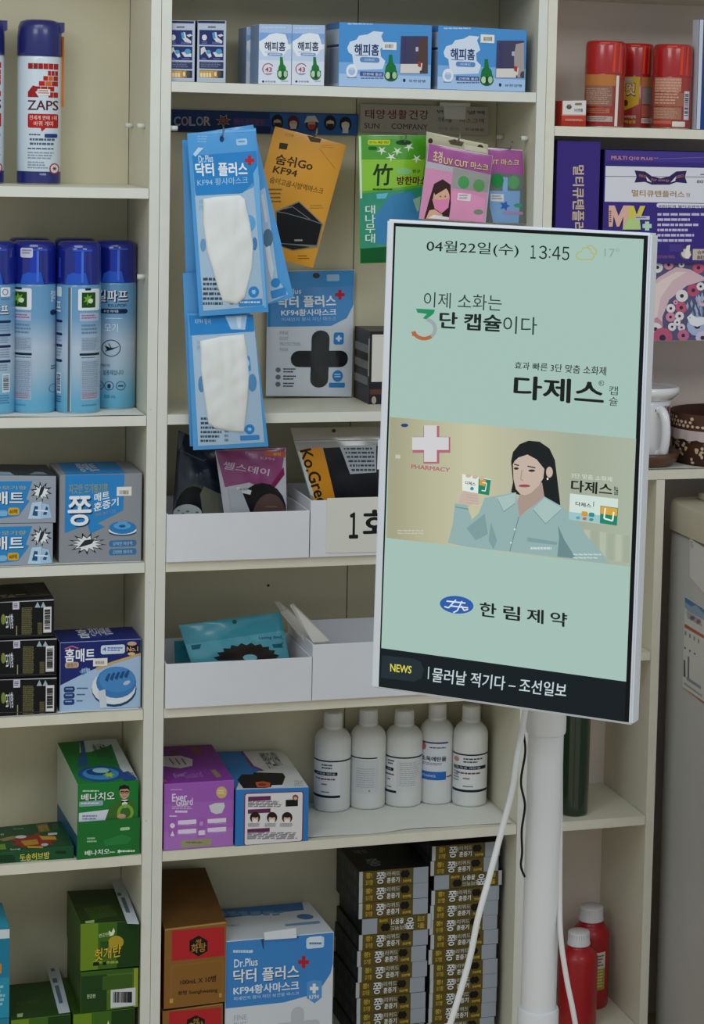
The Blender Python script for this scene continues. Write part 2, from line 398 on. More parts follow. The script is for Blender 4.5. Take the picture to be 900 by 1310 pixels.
def shelf(u, key, a, b, z, th=1.48, name='shelf', edge=None):
    e, o = UNITS[u]; mb = MB(); x0 = XV[a]+0.04; x1 = XV[b]-0.04
    ed = edge or (EDGE if u != 'R' else EDGEW)
    c = [V((x0, 0.05, z)), V((x1, 0.05, z)), V((x1, 0.05, z-th)), V((x0, 0.05, z-th))]; c += [p_+V((0, DEP-0.62, 0)) for p_ in c]
    mb.hexa(c, [ed, LAM, LAM, LAM, LAM, LAM]); mb.build(name, o, e); ZA[key] = lambda x, z=z: z
for key, z, ed in (('a0', 31, None), ('a1', -9.72, None), ('a2', -42.95, None), ('a3', -64.77, None), ('a4', -86.9, EDGEW), ('a5', -108.95, EDGEW), ('a6', -143.9, EDGEW)):
    shelf('L', key, 'FL2', 'LL', z, edge=ed)
for key, z, ed in (('c0', 23, None), ('c1', 5.82, None), ('c2', -42.84, None), ('c3', -64.8, EDGEW), ('c4', -86.83, EDGEW), ('c5', -108.72, EDGEW), ('c6', -143.9, EDGEW)):
    shelf('C', key, 'LR', 'ML', z, edge=ed)
shelf('R', 'r0', 'MR', 'FR', hit(785, 3, 19).z+1.5, 1.5); shelf('R', 'r1', 'MR', 'FR', 0.82); shelf('R', 'r2', 'MR', 'FR', -52.9, name='counter_top')
fin(panel('R', 'RL', 'RR', -150, -52.9-1.55))
shelf('R', 'r3', 'MR', 'RL', hit(831, 834.3, 0).z, 1.3); shelf('R', 'r4', 'MR', 'RL', -108.82); shelf('R', 'r5', 'MR', 'RL', -143.9)
# back panels
def backp(u, a, b, groove=None):
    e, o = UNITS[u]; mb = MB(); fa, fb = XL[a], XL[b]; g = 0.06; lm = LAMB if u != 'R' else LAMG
    c = [V((f(z)+d, DEP-0.5, z)) for f, z, d in ((fa, ZT, g), (fb, ZT, -g), (fb, -149.9, -g), (fa, -149.9, g))]
    c += [p+V((0, 1.1, 0)) for p in c]; mb.hexa(c, [lm]*6)
    if groove is not None: mb.box((groove-0.08, DEP-0.53, -149), (groove+0.08, DEP-0.4, ZT), mat('#6d6650', 0.8))
    if u == 'C':
        for px, py in ((343, 749),): p = hit(px, py, DEP-0.52); mb.tube([p, p+V((0, 0.05, 0))], 0.22, DARK, 8)
    mb.build('back_panel', o, e)
backp('L', 'FL2', 'LL'); gx = hit(452.5, 300, DEP-0.5).x; backp('C', 'LR', 'ML', gx); backp('R', 'MR', 'FR')
# shelf pins (white pegs) seen in the side panels
PEG = mat('#d9d9d2', 0.35)
def peg(u, px, py, y, wx=1.0):
    e, o = UNITS[u]; p = hit(px, py, y); mb = MB()
    s = -1
    bm = bmesh.new(); bmesh.ops.create_cone(bm, cap_ends=True, segments=12, radius1=0.36, radius2=0.36, depth=wx)
    for v in bm.verts: v.co = V((v.co.z, v.co.x, v.co.y))
    bmesh.ops.translate(bm, verts=bm.verts, vec=(p.x, y, p.z)); mb.bm(bm, PEG, True); mb.build('shelf_pin', o, e)
def pegx(u, line, py, y, side, guess):
    z = hit(guess, py, y).z; x = XL[line](z)+side*0.55; e, o = UNITS[u]; mb = MB()
    bm = bmesh.new(); bmesh.ops.create_cone(bm, cap_ends=True, segments=12, radius1=0.38, radius2=0.38, depth=1.1)
    for v in bm.verts: v.co = V((v.co.z, v.co.x, v.co.y))
    bmesh.ops.translate(bm, verts=bm.verts, vec=(x, y, z)); mb.bm(bm, PEG, True); mb.build('shelf_pin', o, e)
pegx('L', 'LL', 160.5, 15.5, -1, 167); pegx('L', 'LL', 161, 4.5, -1, 180); pegx('L', 'LL', 354, 3.0, -1, 182)
pegx('C', 'ML', 177, 3.5, -1, 674); pegx('C', 'ML', 175, 15.5, -1, 640); pegx('C', 'LR', 164, 0.8, 1, 219)
# ------------------------------------------------------------------ white paper liners on shelves
def liner(key, xa, xb, yf, label, wav=0.4, droop=0.0, seed=1):
    rnd = random.Random(seed); f = ZA[key]; n = 24; mb = MB(); top = []; pap = mat('#e3e3dc', 0.7, noise=0.02)
    ph = [rnd.uniform(0, 6.28) for _ in range(3)]
    rows = []
    for j in range(6):
        row = []
        for i in range(n+1):
            x = xa+(xb-xa)*i/n; w = wav*(math.sin(i*0.55+ph[0])+0.6*math.sin(i*1.3+ph[1]))
            y0 = yf+w; y = y0+(DEP-0.7-y0)*j/5
            row.append(V((x, y, f(x)+0.02+(0.05*(1+math.sin(i*0.9+ph[2])) if j == 0 else 0))))
        rows.append(row)
    vs_ = [p for r in rows for p in r]; N = n+1
    fs = [(j*N+i, j*N+i+1, (j+1)*N+i+1, (j+1)*N+i) for j in range(5) for i in range(n)]
    mb.add(vs_, fs, pap); mb.add([p+V((0, 0, 0.03)) for p in vs_], fs, pap)
    if droop:
        k = [p+V((0, 0, 0.03)) for p in rows[0]]; k2 = [p+V((0, -yf-0.06 if yf > 0 else -0.05, -droop*(0.6+0.4*math.sin(i*0.35+ph[1])))) for i, p in enumerate(rows[0])]
        mb.add(k+k2, [(i, i+1, N+i+1, N+i) for i in range(n)], pap)
    o = V(((xa+xb)/2, 9, f((xa+xb)/2))); return tag(mb.build('shelf_liner', o), label, 'shelf liner', 'white paper shelf liners')
liner('a2', -88, -31.3, 0.35, 'white paper liner under the light blue spray cans', 0.15, 0.0, 2)
liner('a3', -88, -31.5, 0.5, 'white paper liner under the blue and grey mat repellent boxes', 0.12, 0, 3)
liner('a4', -88, -31.6, 0.5, 'white paper liner under the black boxes and navy device box', 0.12, 0, 4)
liner('c5', -27.5, 27.4, 1.4, 'white paper liner with wavy edge under the white bottles', 0.35, 0, 5)
liner('r2', 31.2, 120, 0.6, 'white paper liner under the mug and brown basket', 0.1, 0, 6)
def Z(k, e=0.09): f = ZA[k]; return lambda x: f(x)+e
# ================================================================== round containers
def can(crop, x0, x1, yt, yb, key, e=0.05, k=0.985, ymax=99, yfix=None):
    """placement of a round thing from its silhouette (crop coordinates): axis base point, radius, height; its near base edge is where the photo shows it on the shelf"""
    z = Z(key, e)(0); n = hitz(*cp(crop, (x0+x1)/2, yb), z); n.y = max(0.15, min(DEP-2, n.y)); a = cp(crop, x0, yb); b = cp(crop, x1, yb); r = 3.0
    away = V((n.x-CAM.x, n.y-CAM.y, 0)).normalized()
    for i in range(3): c = n+away*r; r = (hit(*b, c.y)-hit(*a, c.y)).length/2*k
    c = n+away*r; c.y = yfix or min(c.y, DEP-0.65-r, ymax)
    c.x = (hit(*a, c.y).x+hit(*b, c.y).x)/2; c.z = z
    return c, r, hit(*cp(crop, (x0+x1)/2, yt), c.y).z-z
# ------------------------------------------------------------------ white insecticide cans with dark blue caps
def zaps(o, r, h, label, straw=True):
    t = thing('insecticide_can', label, 'spray can', o, 'white cans with dark blue caps')
    hc = h*0.78; NAVY = mat('#22286e', 0.3, coat=0.4)
    mb = MB(); mb.lathe([(r*0.93, 0), (r*0.98, 0.12), (r, 0.4), (r, hc-0.6), (r*0.97, hc), (r*0.9, hc+0.25)], o, mat('#cfdbe6', 0.3, coat=0.4))
    p = Print(mb, Cyl(o, r, o.z, o.z+h)); p.frame('A', (80, 100), (304, 100), (304, 920), (80, 920))
    p.full(NAVY, 0, 1-0.077, 1, 0.995)
    RED = '#b3221f'; OR = '#d06a2a'; MAR = '#561c26'
    for k in range(6): p.rect(136+k*25.5, 320, 136+k*25.5+23, 348, '#9c1c1c' if k < 3 else RED)
    for j, (a, b) in enumerate(((235, 288), (212, 288), (190, 288), (165, 270))):
        n = 3
        for k in range(n):
            xa = a+(b-a)*k/n; p.rect(xa, 356+j*26, xa+(b-a)/n-3, 379+j*26, OR if k == 1 and j in (1, 2) else RED)
    p.poly([(136, 488), (136, 462), (160, 430), (200, 440), (172, 462), (190, 488)], '#9c1c1c')
    for k in range(2): p.rect(238+k*25, 462, 261+k*25, 488, RED)
    p.rect(183, 447, 246, 478, '#e8e3df'); p.lines(188, 452, 240, 474, 2, '#a06a60')
    p.text('ZAPS', 134, 503, 288, 552, MAR, 0.035)
    p.rrect(136, 570, 288, 640, RED, 8); p.poly([(200, 640), (228, 638), (206, 658)], RED)
    p.text('전세계 판매 1위', 144, 578, 280, 600, '#f0d8d0', 0.01); p.text('바퀴 개미', 166, 606, 262, 630, '#f0d8d0', 0.01)
    p.lines(142, 670, 216, 684, 1, '#4a5a78'); p.rrect(220, 668, 284, 688, '#283c84', 6); p.lines(146, 692, 280, 735, 2, '#55647c'); p.lines(136, 740, 288, 752, 1, '#3a4660')
    p.lines(136, 760, 286, 800, 3, '#8b98ab'); p.lines(136, 808, 240, 848, 3, '#8b98ab')
    p.arc(270, 842, 25, 27, 6, '#a8343c'); p.ell(270, 842, 19, 21, '#e4d6da'); p.burst(270, 842, 13, 13, '#4a3038', 6, 0.4); p.lines(196, 866, 238, 878, 2, '#c8d0e4', 0.4)
    mb.build('can_body', o, t)
    mb = MB(); zc = o.z+hc
    mb.lathe([(r*1.0, hc-0.1), (r*1.02, hc+0.1), (r*1.01, h*0.9), (r*0.97, h*0.955), (r*0.88, h*0.985), (r*0.6, h*0.998), (r*0.01, h)], o, NAVY)
    a = math.atan2((CAM-o).y, (CAM-o).x)+1.45; d = V((math.cos(a), math.sin(a), 0))
    w = V((-d.y, d.x, 0))*0.55; i_, j_ = o+d*r*0.85, o+d*r*1.13; lz = V((0, 0, h*0.985)); lo = V((0, 0, h*0.905)); lm = V((0, 0, h*0.93))
    mb.hexa([i_-w+lz, j_-w+lz, j_-w+lm, i_-w+lo, i_+w+lz, j_+w+lz, j_+w+lm, i_+w+lo], [NAVY]*6)
    cap = mb.build('cap', o, t)
    mb = MB(); mb.tube([o+d*(r+0.22)+V((0, 0, h*0.47)), o+d*(r+0.22)+V((0, 0, h*0.9))], 0.16, mat('#d96a1c', 0.4)); (mb.build('straw', o, cap) if straw else None)
    mb = MB(); mb.lathe([(r*0.97, 0.0), (r*0.99, 0.1), (r*0.97, 0.2)], o, mat('#b8bcc2', 0.25, 0.9)); mb.build('rim', o, t)
    return t
o, r, h = can('A', 82, 304, 98, 922, 'a1'); zaps(o, r, h, 'white insecticide can with dark blue cap, fully visible on upper left shelf')
zaps(o+V((-8.35, 0, 0)), r, h, 'white insecticide can cut by the left edge of the photo, upper shelf', False)
# ------------------------------------------------------------------ light blue spray cans
KB = ramp_mat([(0, '#5ca8c8'), (0.1, '#64accc'), (0.33, '#a6bed2'), (0.5, '#b4c4d6'), (0.72, '#6c9cc4'), (1, '#5c94be')], 0, 19.5, 0.3)
def killpop(o, r, h, label, draw=None, tagx=None):
    t = thing('aerosol_can', label, 'spray can', o, 'light blue cans with clear blue caps')
    hc = h*0.755
    mb = MB(); mb.lathe([(r*0.95, 0), (r*0.985, 0.15), (r, 0.5), (r, hc-0.4), (r*0.985, hc-0.1), (r*0.93, hc+0.2)], o, KB)
    p = Print(mb, Cyl(o, r, o.z, o.z+h))
    if draw: draw(p)
    mb.build('can_body', o, t)
    CAP = mat('#1a2c9e', 0.12, trans=0.35, coat=0.5); CAPD = mat('#2a5cc8', 0.3)
    mb = MB(); mb.lathe([(r*0.99, hc), (r*1.0, hc+0.2), (r*0.985, h*0.95), (r*0.94, h*0.985), (r*0.8, h), (0.02, h)], o, CAP); 
    p = Print(mb, Cyl(o, r*1.0, o.z, o.z+h)); p.frame('B', (78, 262), (274, 262), (274, 1118), (78, 1118))
    p.poly([(118, 470), (126, 425), (150, 412), (205, 412), (218, 470)], CAPD); p.rrect(158, 310, 196, 415, mat('#2440b4', 0.25), 6)
    p.rect(186, 305, 196, 460, mat('#4a74dc', 0.2)); p.rect(150, 296, 232, 306, mat('#3558cc', 0.2)); p.rect(90, 340, 98, 440, mat('#2c48bc', 0.2))
    cap = mb.build('cap', o, t)
    mb = MB(); mb.lathe([(r*0.98, 0), (r*1.0, 0.12), (r*0.98, 0.28)], o, mat('#9db8c8', 0.25, 0.8)); mb.build('rim', o, t)
    if tagx:
        mb = MB(); cy = Cyl(o, r*1.0, o.z, o.z+h); pp = Print(mb, cy, step=0.06); pp.frame('B', (78, 262), (274, 262), (274, 1118), (78, 1118)); pp.rrect(*tagx, '#c8cbe0', 8); pp.lines(tagx[0]+8, tagx[1]+8, tagx[2]-6, tagx[3]-14, 2, '#8c90b0'); mb.build('price_sticker', o, cap)
    return t
def kback(p, dx):
    W = '#dfe6ec'; G = '#7b8ea4'
    p.rrect(62+dx, 492, 166+dx, 600, W, 8); p.rect(80+dx, 510, 146+dx, 586, '#1e4a1c'); p.burst(112+dx, 545, 26, 30, '#6ea832', 7, 0.5); p.ell(122+dx, 552, 12, 12, '#d8e4c8'); p.rrect(95+dx, 488, 125+dx, 500, '#22303c')
    p.rect(70+dx, 612, 164+dx, 654, '#a9b8d4'); p.lines(80+dx, 622, 160+dx, 646, 2, '#a0607c'); p.lines(80+dx, 670, 166+dx, 725, 3, '#6b86a4')
    p.rect(80+dx, 734, 166+dx, 802, '#9fb1c4'); p.lines(84+dx, 740, 162+dx, 800, 8, '#8294aa', 0.55); p.rect(72+dx, 814, 168+dx, 826, '#1d2630'); p.lines(80+dx, 834, 166+dx, 842, 1, '#51657c')
    p.rect(80+dx, 850, 168+dx, 1050, '#a4b4c8'); p.lines(84+dx, 856, 164+dx, 1046, 20, '#8799ae', 0.6, 0.1); p.lines(84+dx, 1016, 164+dx, 1046, 3, '#a87c94'); p.lines(84+dx, 1072, 160+dx, 1086, 1, '#5a84a8')
def kB(p):
    p.frame('B', (78, 262), (274, 262), (274, 1118), (78, 1118)); kback(p, 0); D = '#1c2a58'
    p.text('킬라', 248, 505, 270, 560, '#d8e6f2', 0.03); p.rrect(246, 600, 272, 628, D); p.arc(262, 995, 20, 22, 4, '#5d7da0'); p.lines(250, 880, 272, 905, 2, '#48688c')
def kC(p):
    p.frame('B', (278, 262), (500, 262), (500, 1118), (278, 1118)); kback(p, 324); p.frame('B', (278, 262), (500, 262), (500, 1118), (278, 1118)); D = '#1c2a58'
    p.rect(338, 486, 350, 1108, '#5a6068'); p.rect(350, 486, 356, 1108, '#a8c8dc'); p.rrect(282, 485, 305, 535, '#d6e0ea', 5); p.text('프', 280, 560, 302, 610, '#e4eef6', 0.04)
    for y in (650, 715, 772, 848): p.rrect(280, y, 310, y+14, D)
    p.lines(282, 670, 308, 710, 3, '#8ba0b8'); p.lines(282, 735, 308, 765, 2, '#8ba0b8'); p.lines(282, 792, 308, 840, 3, '#8ba0b8'); p.bars(284, 915, 306, 1020, 10, '#20262c', '#cfdae6', False); p.lines(282, 1034, 308, 1070, 3, '#3a6690')
def kA(p):
    p.frame('B', (-148, 262), (72, 262), (72, 1140), (-148, 1140)); D = '#1c2a58'
    p.rrect(-2, 492, 44, 540, '#dfe6ee', 6); p.arc(20, 516, 14, 16, 4, '#7a8698'); p.lines(0, 548, 42, 560, 1, '#5a7c9c')
    p.text('프', -6, 582, 40, 632, D, 0.09); p.text('프', -4, 584, 37, 628, '#eaf2f8', 0.03)
    for y in (660, 728, 786, 862): p.rrect(-14, y, 48, y+13, D)
    p.lines(-10, 682, 44, 722, 3, '#8095ae'); p.lines(-10, 746, 44, 780, 3, '#8095ae'); p.lines(-10, 806, 44, 855, 4, '#8095ae'); p.lines(-10, 884, 44, 922, 3, '#8095ae'); p.bars(8, 932, 44, 1028, 12, '#20262c', '#cfdae6', False); p.lines(-4, 1040, 44, 1090, 4, '#4a86b0')
def kD(p):
    p.frame('B', (468, 262), (672, 262), (672, 1108), (468, 1108)); D = '#16244e'
    for d, c, b in ((4, D, 0.11), (0, D, 0.09), (-1, '#eef4fa', 0.035)): p.text('킬라파프' if 0 else '킬파프', 490+d, 506+d, 630+d, 566+d, c, b)
    p.text('KILLPOP', 540, 576, 624, 590, D, 0.02); p.rrect(500, 600, 630, 624, D); p.text('수성 에어졸', 520, 605, 588, 619, '#dfe8f2'); p.lines(530, 646, 620, 654, 1, '#cfe0ee')
    p.text('모기', 524, 674, 586, 716, '#dde7f2', 0.01); p.arc(556, 798, 44, 43, 4, '#31435c'); p.poly([(526, 785), (552, 796), (580, 795), (560, 806), (540, 812)], '#18222e'); p.line([(530, 815), (556, 796), (545, 775)], 4, '#18222e'); p.line([(560, 800), (590, 790)], 3, '#18222e')
    p.text('미생물로 만든', 500, 878, 552, 892, '#3b506c'); p.text('살충제입니다', 520, 908, 614, 934, '#243a58', 0.01)
    for cx in (502, 548, 602): p.arc(cx, 988, 22, 23, 3, '#2b4864')
    p.ell(548, 990, 8, 12, '#1f3850'); p.lines(590, 984, 614, 994, 1, '#2b4864', 0.8, 0); p.ell(502, 988, 9, 8, '#1f3850'); p.text('500 mL', 526, 1034, 580, 1050, '#2e648c')
KZ = 'a2'
o, r, h = can('B', 278, 500, 270, 1118, KZ, ymax=6.2); killpop(o, r, h, 'light blue spray can with dark stripe, second from the right on its shelf', kC, (355, 305, 380, 348)); RK, HK = r, h
oB = can('B', 58, 274, 270, 1118, KZ, ymax=7.2)[0]; killpop(oB, RK, HK, 'light blue spray can third from the right, white tag on its blue cap', kB, (118, 292, 170, 340))
oA = can('B', -148, 72, 270, 1136, KZ, ymax=6.5)[0]; killpop(oA, RK, HK, 'light blue spray can cut by the left edge of the photo', kA)
oD = can('B', 464, 672, 270, 1106, KZ, yfix=10.6)[0]; killpop(oD, RK, HK, 'rightmost light blue spray can, printed with a mosquito in a circle', kD)
for x, lab in ((oB.x+0.3, 'back row light blue can behind the gap right of the white tagged can'), (oB.x+7.05, 'back row light blue can behind the dark striped and rightmost cans')):
    q = V((x, 15.5, Z(KZ)(x))); killpop(q, RK, HK, lab)
# ================================================================== left unit: mat repellent boxes
def matbox(quad, label, first):
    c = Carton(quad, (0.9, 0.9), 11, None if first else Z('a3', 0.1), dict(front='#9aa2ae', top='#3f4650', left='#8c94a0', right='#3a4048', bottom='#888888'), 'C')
    p = c.front; BL = '#2f86c8'
    if first: p.frame('C', (-130, 222), (236, 224), (232, 420), (-130, 425)); dy = 0
    else: p.frame('C', (-130, 424), (222, 422), (220, 594), (-130, 606)); dy = 188
    p.poly([(-130, 250+dy), (138, 246+dy), (112, 322+dy), (126, 330+dy), (80, 392+dy), (-130, 420+dy*0.97)], BL)
    p.text('전자모기향', -60, 266+dy, 112, 282+dy, '#b9b06a', 0.02)
    for d, col, b in ((3, '#123a60', 0.09), (0, '#eef2f6', 0.05)): p.text('쫑매트', -92+d, 290+dy+d, 102+d, 344+dy+d, col, b)
    p.rrect(-60, 370+dy, 34, 392+dy, '#7fb6dc'); p.rrect(36, 358+dy, 82, 388+dy, '#d8a828', 8); p.text('60매', 42, 364+dy, 74, 382+dy, '#3a2c10', 0.03)
    p.burst(174, 290+dy, 46, 44, '#15181c', 10, 0.5, 0.2); p.burst(174, 292+dy, 33, 31, '#e8ebee', 10, 0.62, 0.2); p.poly([(160, 318+dy), (172, 272+dy), (190, 268+dy), (178, 300+dy)], '#2a3038')
    p.poly([(118, 404+dy), (136, 336+dy), (176, 332+dy), (172, 404+dy)], '#b9d4ea'); p.poly([(172, 404+dy), (178, 338+dy), (204, 344+dy), (216, 400+dy)], '#a5c6e2'); p.poly([(136, 390+dy), (146, 350+dy), (160, 352+dy), (158, 392+dy)], '#22567e'); p.poly([(180, 386+dy), (194, 352+dy), (202, 358+dy), (194, 388+dy)], '#22567e'); p.line([(148, 368+dy), (200, 372+dy)], 7, '#dfeaf4')
    if first:
        t = c.top; t.full('#30363e'); t.poly([(-60, 222), (-20, 208), (40, 210), (60, 222)], '#8fb2cc'); t.poly([(120, 220), (150, 208), (180, 210), (200, 220)], '#7a90a0')
    return c.done('mat_repellent_box', label, 'box', 'blue and grey repellent mat boxes')
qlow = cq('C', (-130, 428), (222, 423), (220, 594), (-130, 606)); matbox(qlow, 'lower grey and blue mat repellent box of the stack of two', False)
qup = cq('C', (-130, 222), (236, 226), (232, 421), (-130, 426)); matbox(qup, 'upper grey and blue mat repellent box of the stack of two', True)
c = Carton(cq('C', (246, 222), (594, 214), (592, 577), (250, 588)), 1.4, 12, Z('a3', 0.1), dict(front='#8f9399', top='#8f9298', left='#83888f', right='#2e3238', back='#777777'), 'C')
p = c.front; p.frame('C', (246, 224), (594, 220), (592, 577), (250, 588)); BL = '#2d86ca'
p.poly([(270, 224), (520, 222), (516, 372), (478, 392), (410, 425), (440, 440), (380, 468), (366, 430), (272, 465)], BL)
p.text('지긋한 모기불기향', 286, 262, 450, 300, '#97a06a', 0.03)
for d, col, b in ((5, '#0f3358', 0.1), (0, '#eef3f8', 0.06)): p.text('쫑', 282+d, 312+d, 384+d, 434+d, col, b)
p.textq('매트', [(394, 302), (458, 290), (458, 326), (394, 338)], '#f0f4f8', 0.06); p.textq('훈증기', [(392, 342), (496, 318), (496, 352), (392, 378)], '#f0f4f8', 0.06); p.textq('에어 매트 타입', [(398, 384), (484, 366), (484, 382), (398, 400)], '#8aa0b0', 0.02)
p.burst(366, 508, 82, 46, '#14171b', 13, 0.5, 0.1); p.burst(366, 508, 62, 33, '#e6e9ec', 13, 0.62, 0.1); p.poly([(330, 524), (356, 494), (400, 488), (386, 508), (360, 516)], '#2a2f36')
p.ell(514, 462, 58, 15, '#1d3c5c'); p.ell(514, 455, 58, 17, '#e4eaf0'); p.ell(514, 443, 56, 26, '#2f7fc0'); p.ell(512, 436, 36, 14, '#58a6de'); p.ell(512, 437, 14, 6, '#265c8c'); p.rect(494, 418, 532, 428, '#58a6de')
for y in (496, 530): p.rrect(458, y, 572, y+23, '#3878ac', 10); p.text('강력한 차단력' if y < 500 else '간편한 원터치', 474, y+6, 554, y+18, '#bcd4ea', 0.01)
t = c.top; t.frame('C', (250, 208), (588, 204), (594, 224), (246, 226)); t.poly([(282, 206), (520, 204), (520, 224), (270, 226)], BL); t.text('쫑매트', 340, 209, 420, 221, '#dfe6ee', 0.04)
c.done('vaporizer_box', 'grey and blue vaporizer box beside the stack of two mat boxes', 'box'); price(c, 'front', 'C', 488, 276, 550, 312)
# ------------------------------------------------------------------ black boxes and the navy device box
def blackbox(quad, zf, label, k):
    c = Carton(quad, (0.7, 0.7), 12, zf, dict(front='#101013', top='#17161a', left='#0c0c0f', right='#1a1a1e', back='#111111'), 'C')
    p = c.front; x, y = ((0, 740), (0, 900), (0, 1066))[k]; r = ((226, 898), (238, 1058), (238, 1212))[k]
    p.frame('C', (-150, y+18), (r[0], y-2), (r[0], r[1]), (-150, r[1]+16)); s = r[0]/238
    p.line([(-150, y+6), (r[0], y+4)], 5, '#b8bcc0'); 
    for a0 in (60,): p.rect(a0*s-8, y+12, a0*s+20, y+42, '#cfc9d8'); p.lines(a0*s-4, y+18, a0*s+16, y+38, 3, '#50485c')
    for a0 in (150, 176): p.poly([(a0*s, y+36), (a0*s+12, y+12), (a0*s+24, y+36)], '#9fb4be')
    p.textq('모기향', [(18, y+66), (50, y+60), (54, y+122), (22, y+128)], '#d8dde2', 0.05); p.textq('모기향', [(-110, y+66), (-20, y+60), (-16, y+132), (-106, y+138)], '#d8dde2', 0.05); p.ell(10, y+84, 9, 22, '#7d8a3c'); 
    p.lines(92*s, y+36, 140*s, y+150, 22, '#777048', 0.5, 0.1); p.lines(164*s, y+100, 186*s, y+150, 10, '#777048', 0.5, 0.1); p.rect(68*s, y+112, 72*s, y+152, '#9a9470')
    p.bars(190*s, y+34, 226*s, y+140, 14, '#15161a', '#dcd9d8', False); p.line([(-150, r[1]-4), (r[0], r[1]-6)], 3, '#3c3c40')
    if k == 0:
        t = c.top; t.frame('C', (0, 660), (196, 660), (226, 742), (0, 752)); t.poly([(0, 700), (120, 690), (150, 706), (0, 722)], '#2c2a28'); t.lines(10, 712, 170, 728, 2, '#8f8a78'); t.poly([(146, 664), (186, 662), (216, 726), (176, 732)], '#3c3428'); t.line([(0, 734), (222, 722)], 4, '#5c5a56')
    return c.done('mosquito_coil_box', label, 'box', 'black boxes stacked at the left edge')
zq = Z('a4', 0.1)
q3 = cq('C', (-150, 1084), (238, 1066), (238, 1210), (-150, 1226)); q2 = cq('C', (-150, 922), (238, 902), (238, 1062), (-150, 1080)); q1 = cq('C', (-150, 762), (226, 738), (226, 898), (-150, 918))
blackbox(q3, zq, 'bottom black box of the three stacked at the left edge', 2)
blackbox(q2, None, 'middle black box of the three stacked at the left edge', 1)
blackbox(q1, None, 'top black box of the three stacked at the left edge', 0)
c = Carton(cq('C', (247, 924), (592, 908), (588, 1196), (253, 1212)), 1.4, 8.5, Z('a4', 0.1), dict(front='#a8c2e0', top='#1f2d78', left='#17205a', right='#141c48', back='#222244'), 'C')
p = c.front; p.frame('C', (247, 924), (592, 908), (588, 1196), (253, 1212)); NV = '#1e2a70'
p.poly([(247, 924), (592, 908), (590, 974), (470, 1006), (360, 1050), (253, 1104)], NV); p.poly([(400, 1030), (470, 1004), (590, 968), (590, 978), (475, 1014), (405, 1042)], '#c9a86a')
p.text('홈', 268, 950, 310, 1006, '#f0f3f8', 0.06); p.text('매트', 314, 950, 396, 1004, '#f0f3f8', 0.06); p.poly([(266, 948), (298, 936), (326, 946), (322, 950), (298, 942), (270, 952)], '#c8687c'); p.rrect(270, 1008, 328, 1030, '#c9a888', 9); p.text('훈증기', 280, 1012, 318, 1026, '#60384a', 0.02)
p.rrect(420, 936, 522, 970, '#cfdcee', 9); p.text('4', 428, 944, 442, 960, '#2a4a98', 0.04); p.lines(448, 944, 516, 964, 2, '#5a78b4'); p.rrect(526, 936, 582, 966, '#20190f', 6); p.text('No.1', 530, 942, 578, 960, '#dcb890', 0.03); p.ell(552, 928, 20, 9, '#caa890'); p.ell(550, 972, 16, 7, '#d8b898')
p.ell(478, 1120, 94, 74, '#2a4468'); p.ell(476, 1112, 92, 72, '#dfe4ea'); p.ell(486, 1092, 84, 66, '#3f7cba'); p.ell(490, 1080, 76, 54, '#4a8ac8')
for k in range(5): p.poly([(438+k*20, 1082-k*4), (452+k*20, 1054-k*3), (462+k*20, 1056-k*3), (450+k*20, 1090-k*4)], '#1f4f86')
p.poly([(410, 1130), (440, 1120), (448, 1196), (420, 1198)], '#ccd4dc'); p.ell(530, 1094, 16, 8, '#b8c4dc', rot=-25); p.poly([(330, 1046), (360, 1028), (378, 1040), (346, 1062)], '#4a86c0'); p.text('모기 제거', 340, 1034, 374, 1050, '#e8eef6', 0.02)
for k, y in enumerate((1110, 1136, 1162)): p.rrect(268, y, 314, y+22, '#24407c', 9); p.lines(276, y+6, 306, y+16, 1, '#9ab4dc'); p.lines(322, y+4, 368-k*10, y+14, 1, '#3a5078')
t = c.top; t.frame('C', (262, 882), (580, 868), (592, 908), (247, 924)); t.poly([(346, 886), (496, 872), (490, 892), (420, 906), (350, 908)], '#2c3c8c'); t.text('홈', 348, 880, 392, 906, '#e8ecf4', 0.05); t.text('전자매트', 398, 876, 490, 896, '#e8ecf4', 0.05)
c.done('mat_heater_box', 'navy and pale blue box picturing a round blue mat heater', 'box'); price(c, 'front', 'C', 388, 992, 448, 1022)
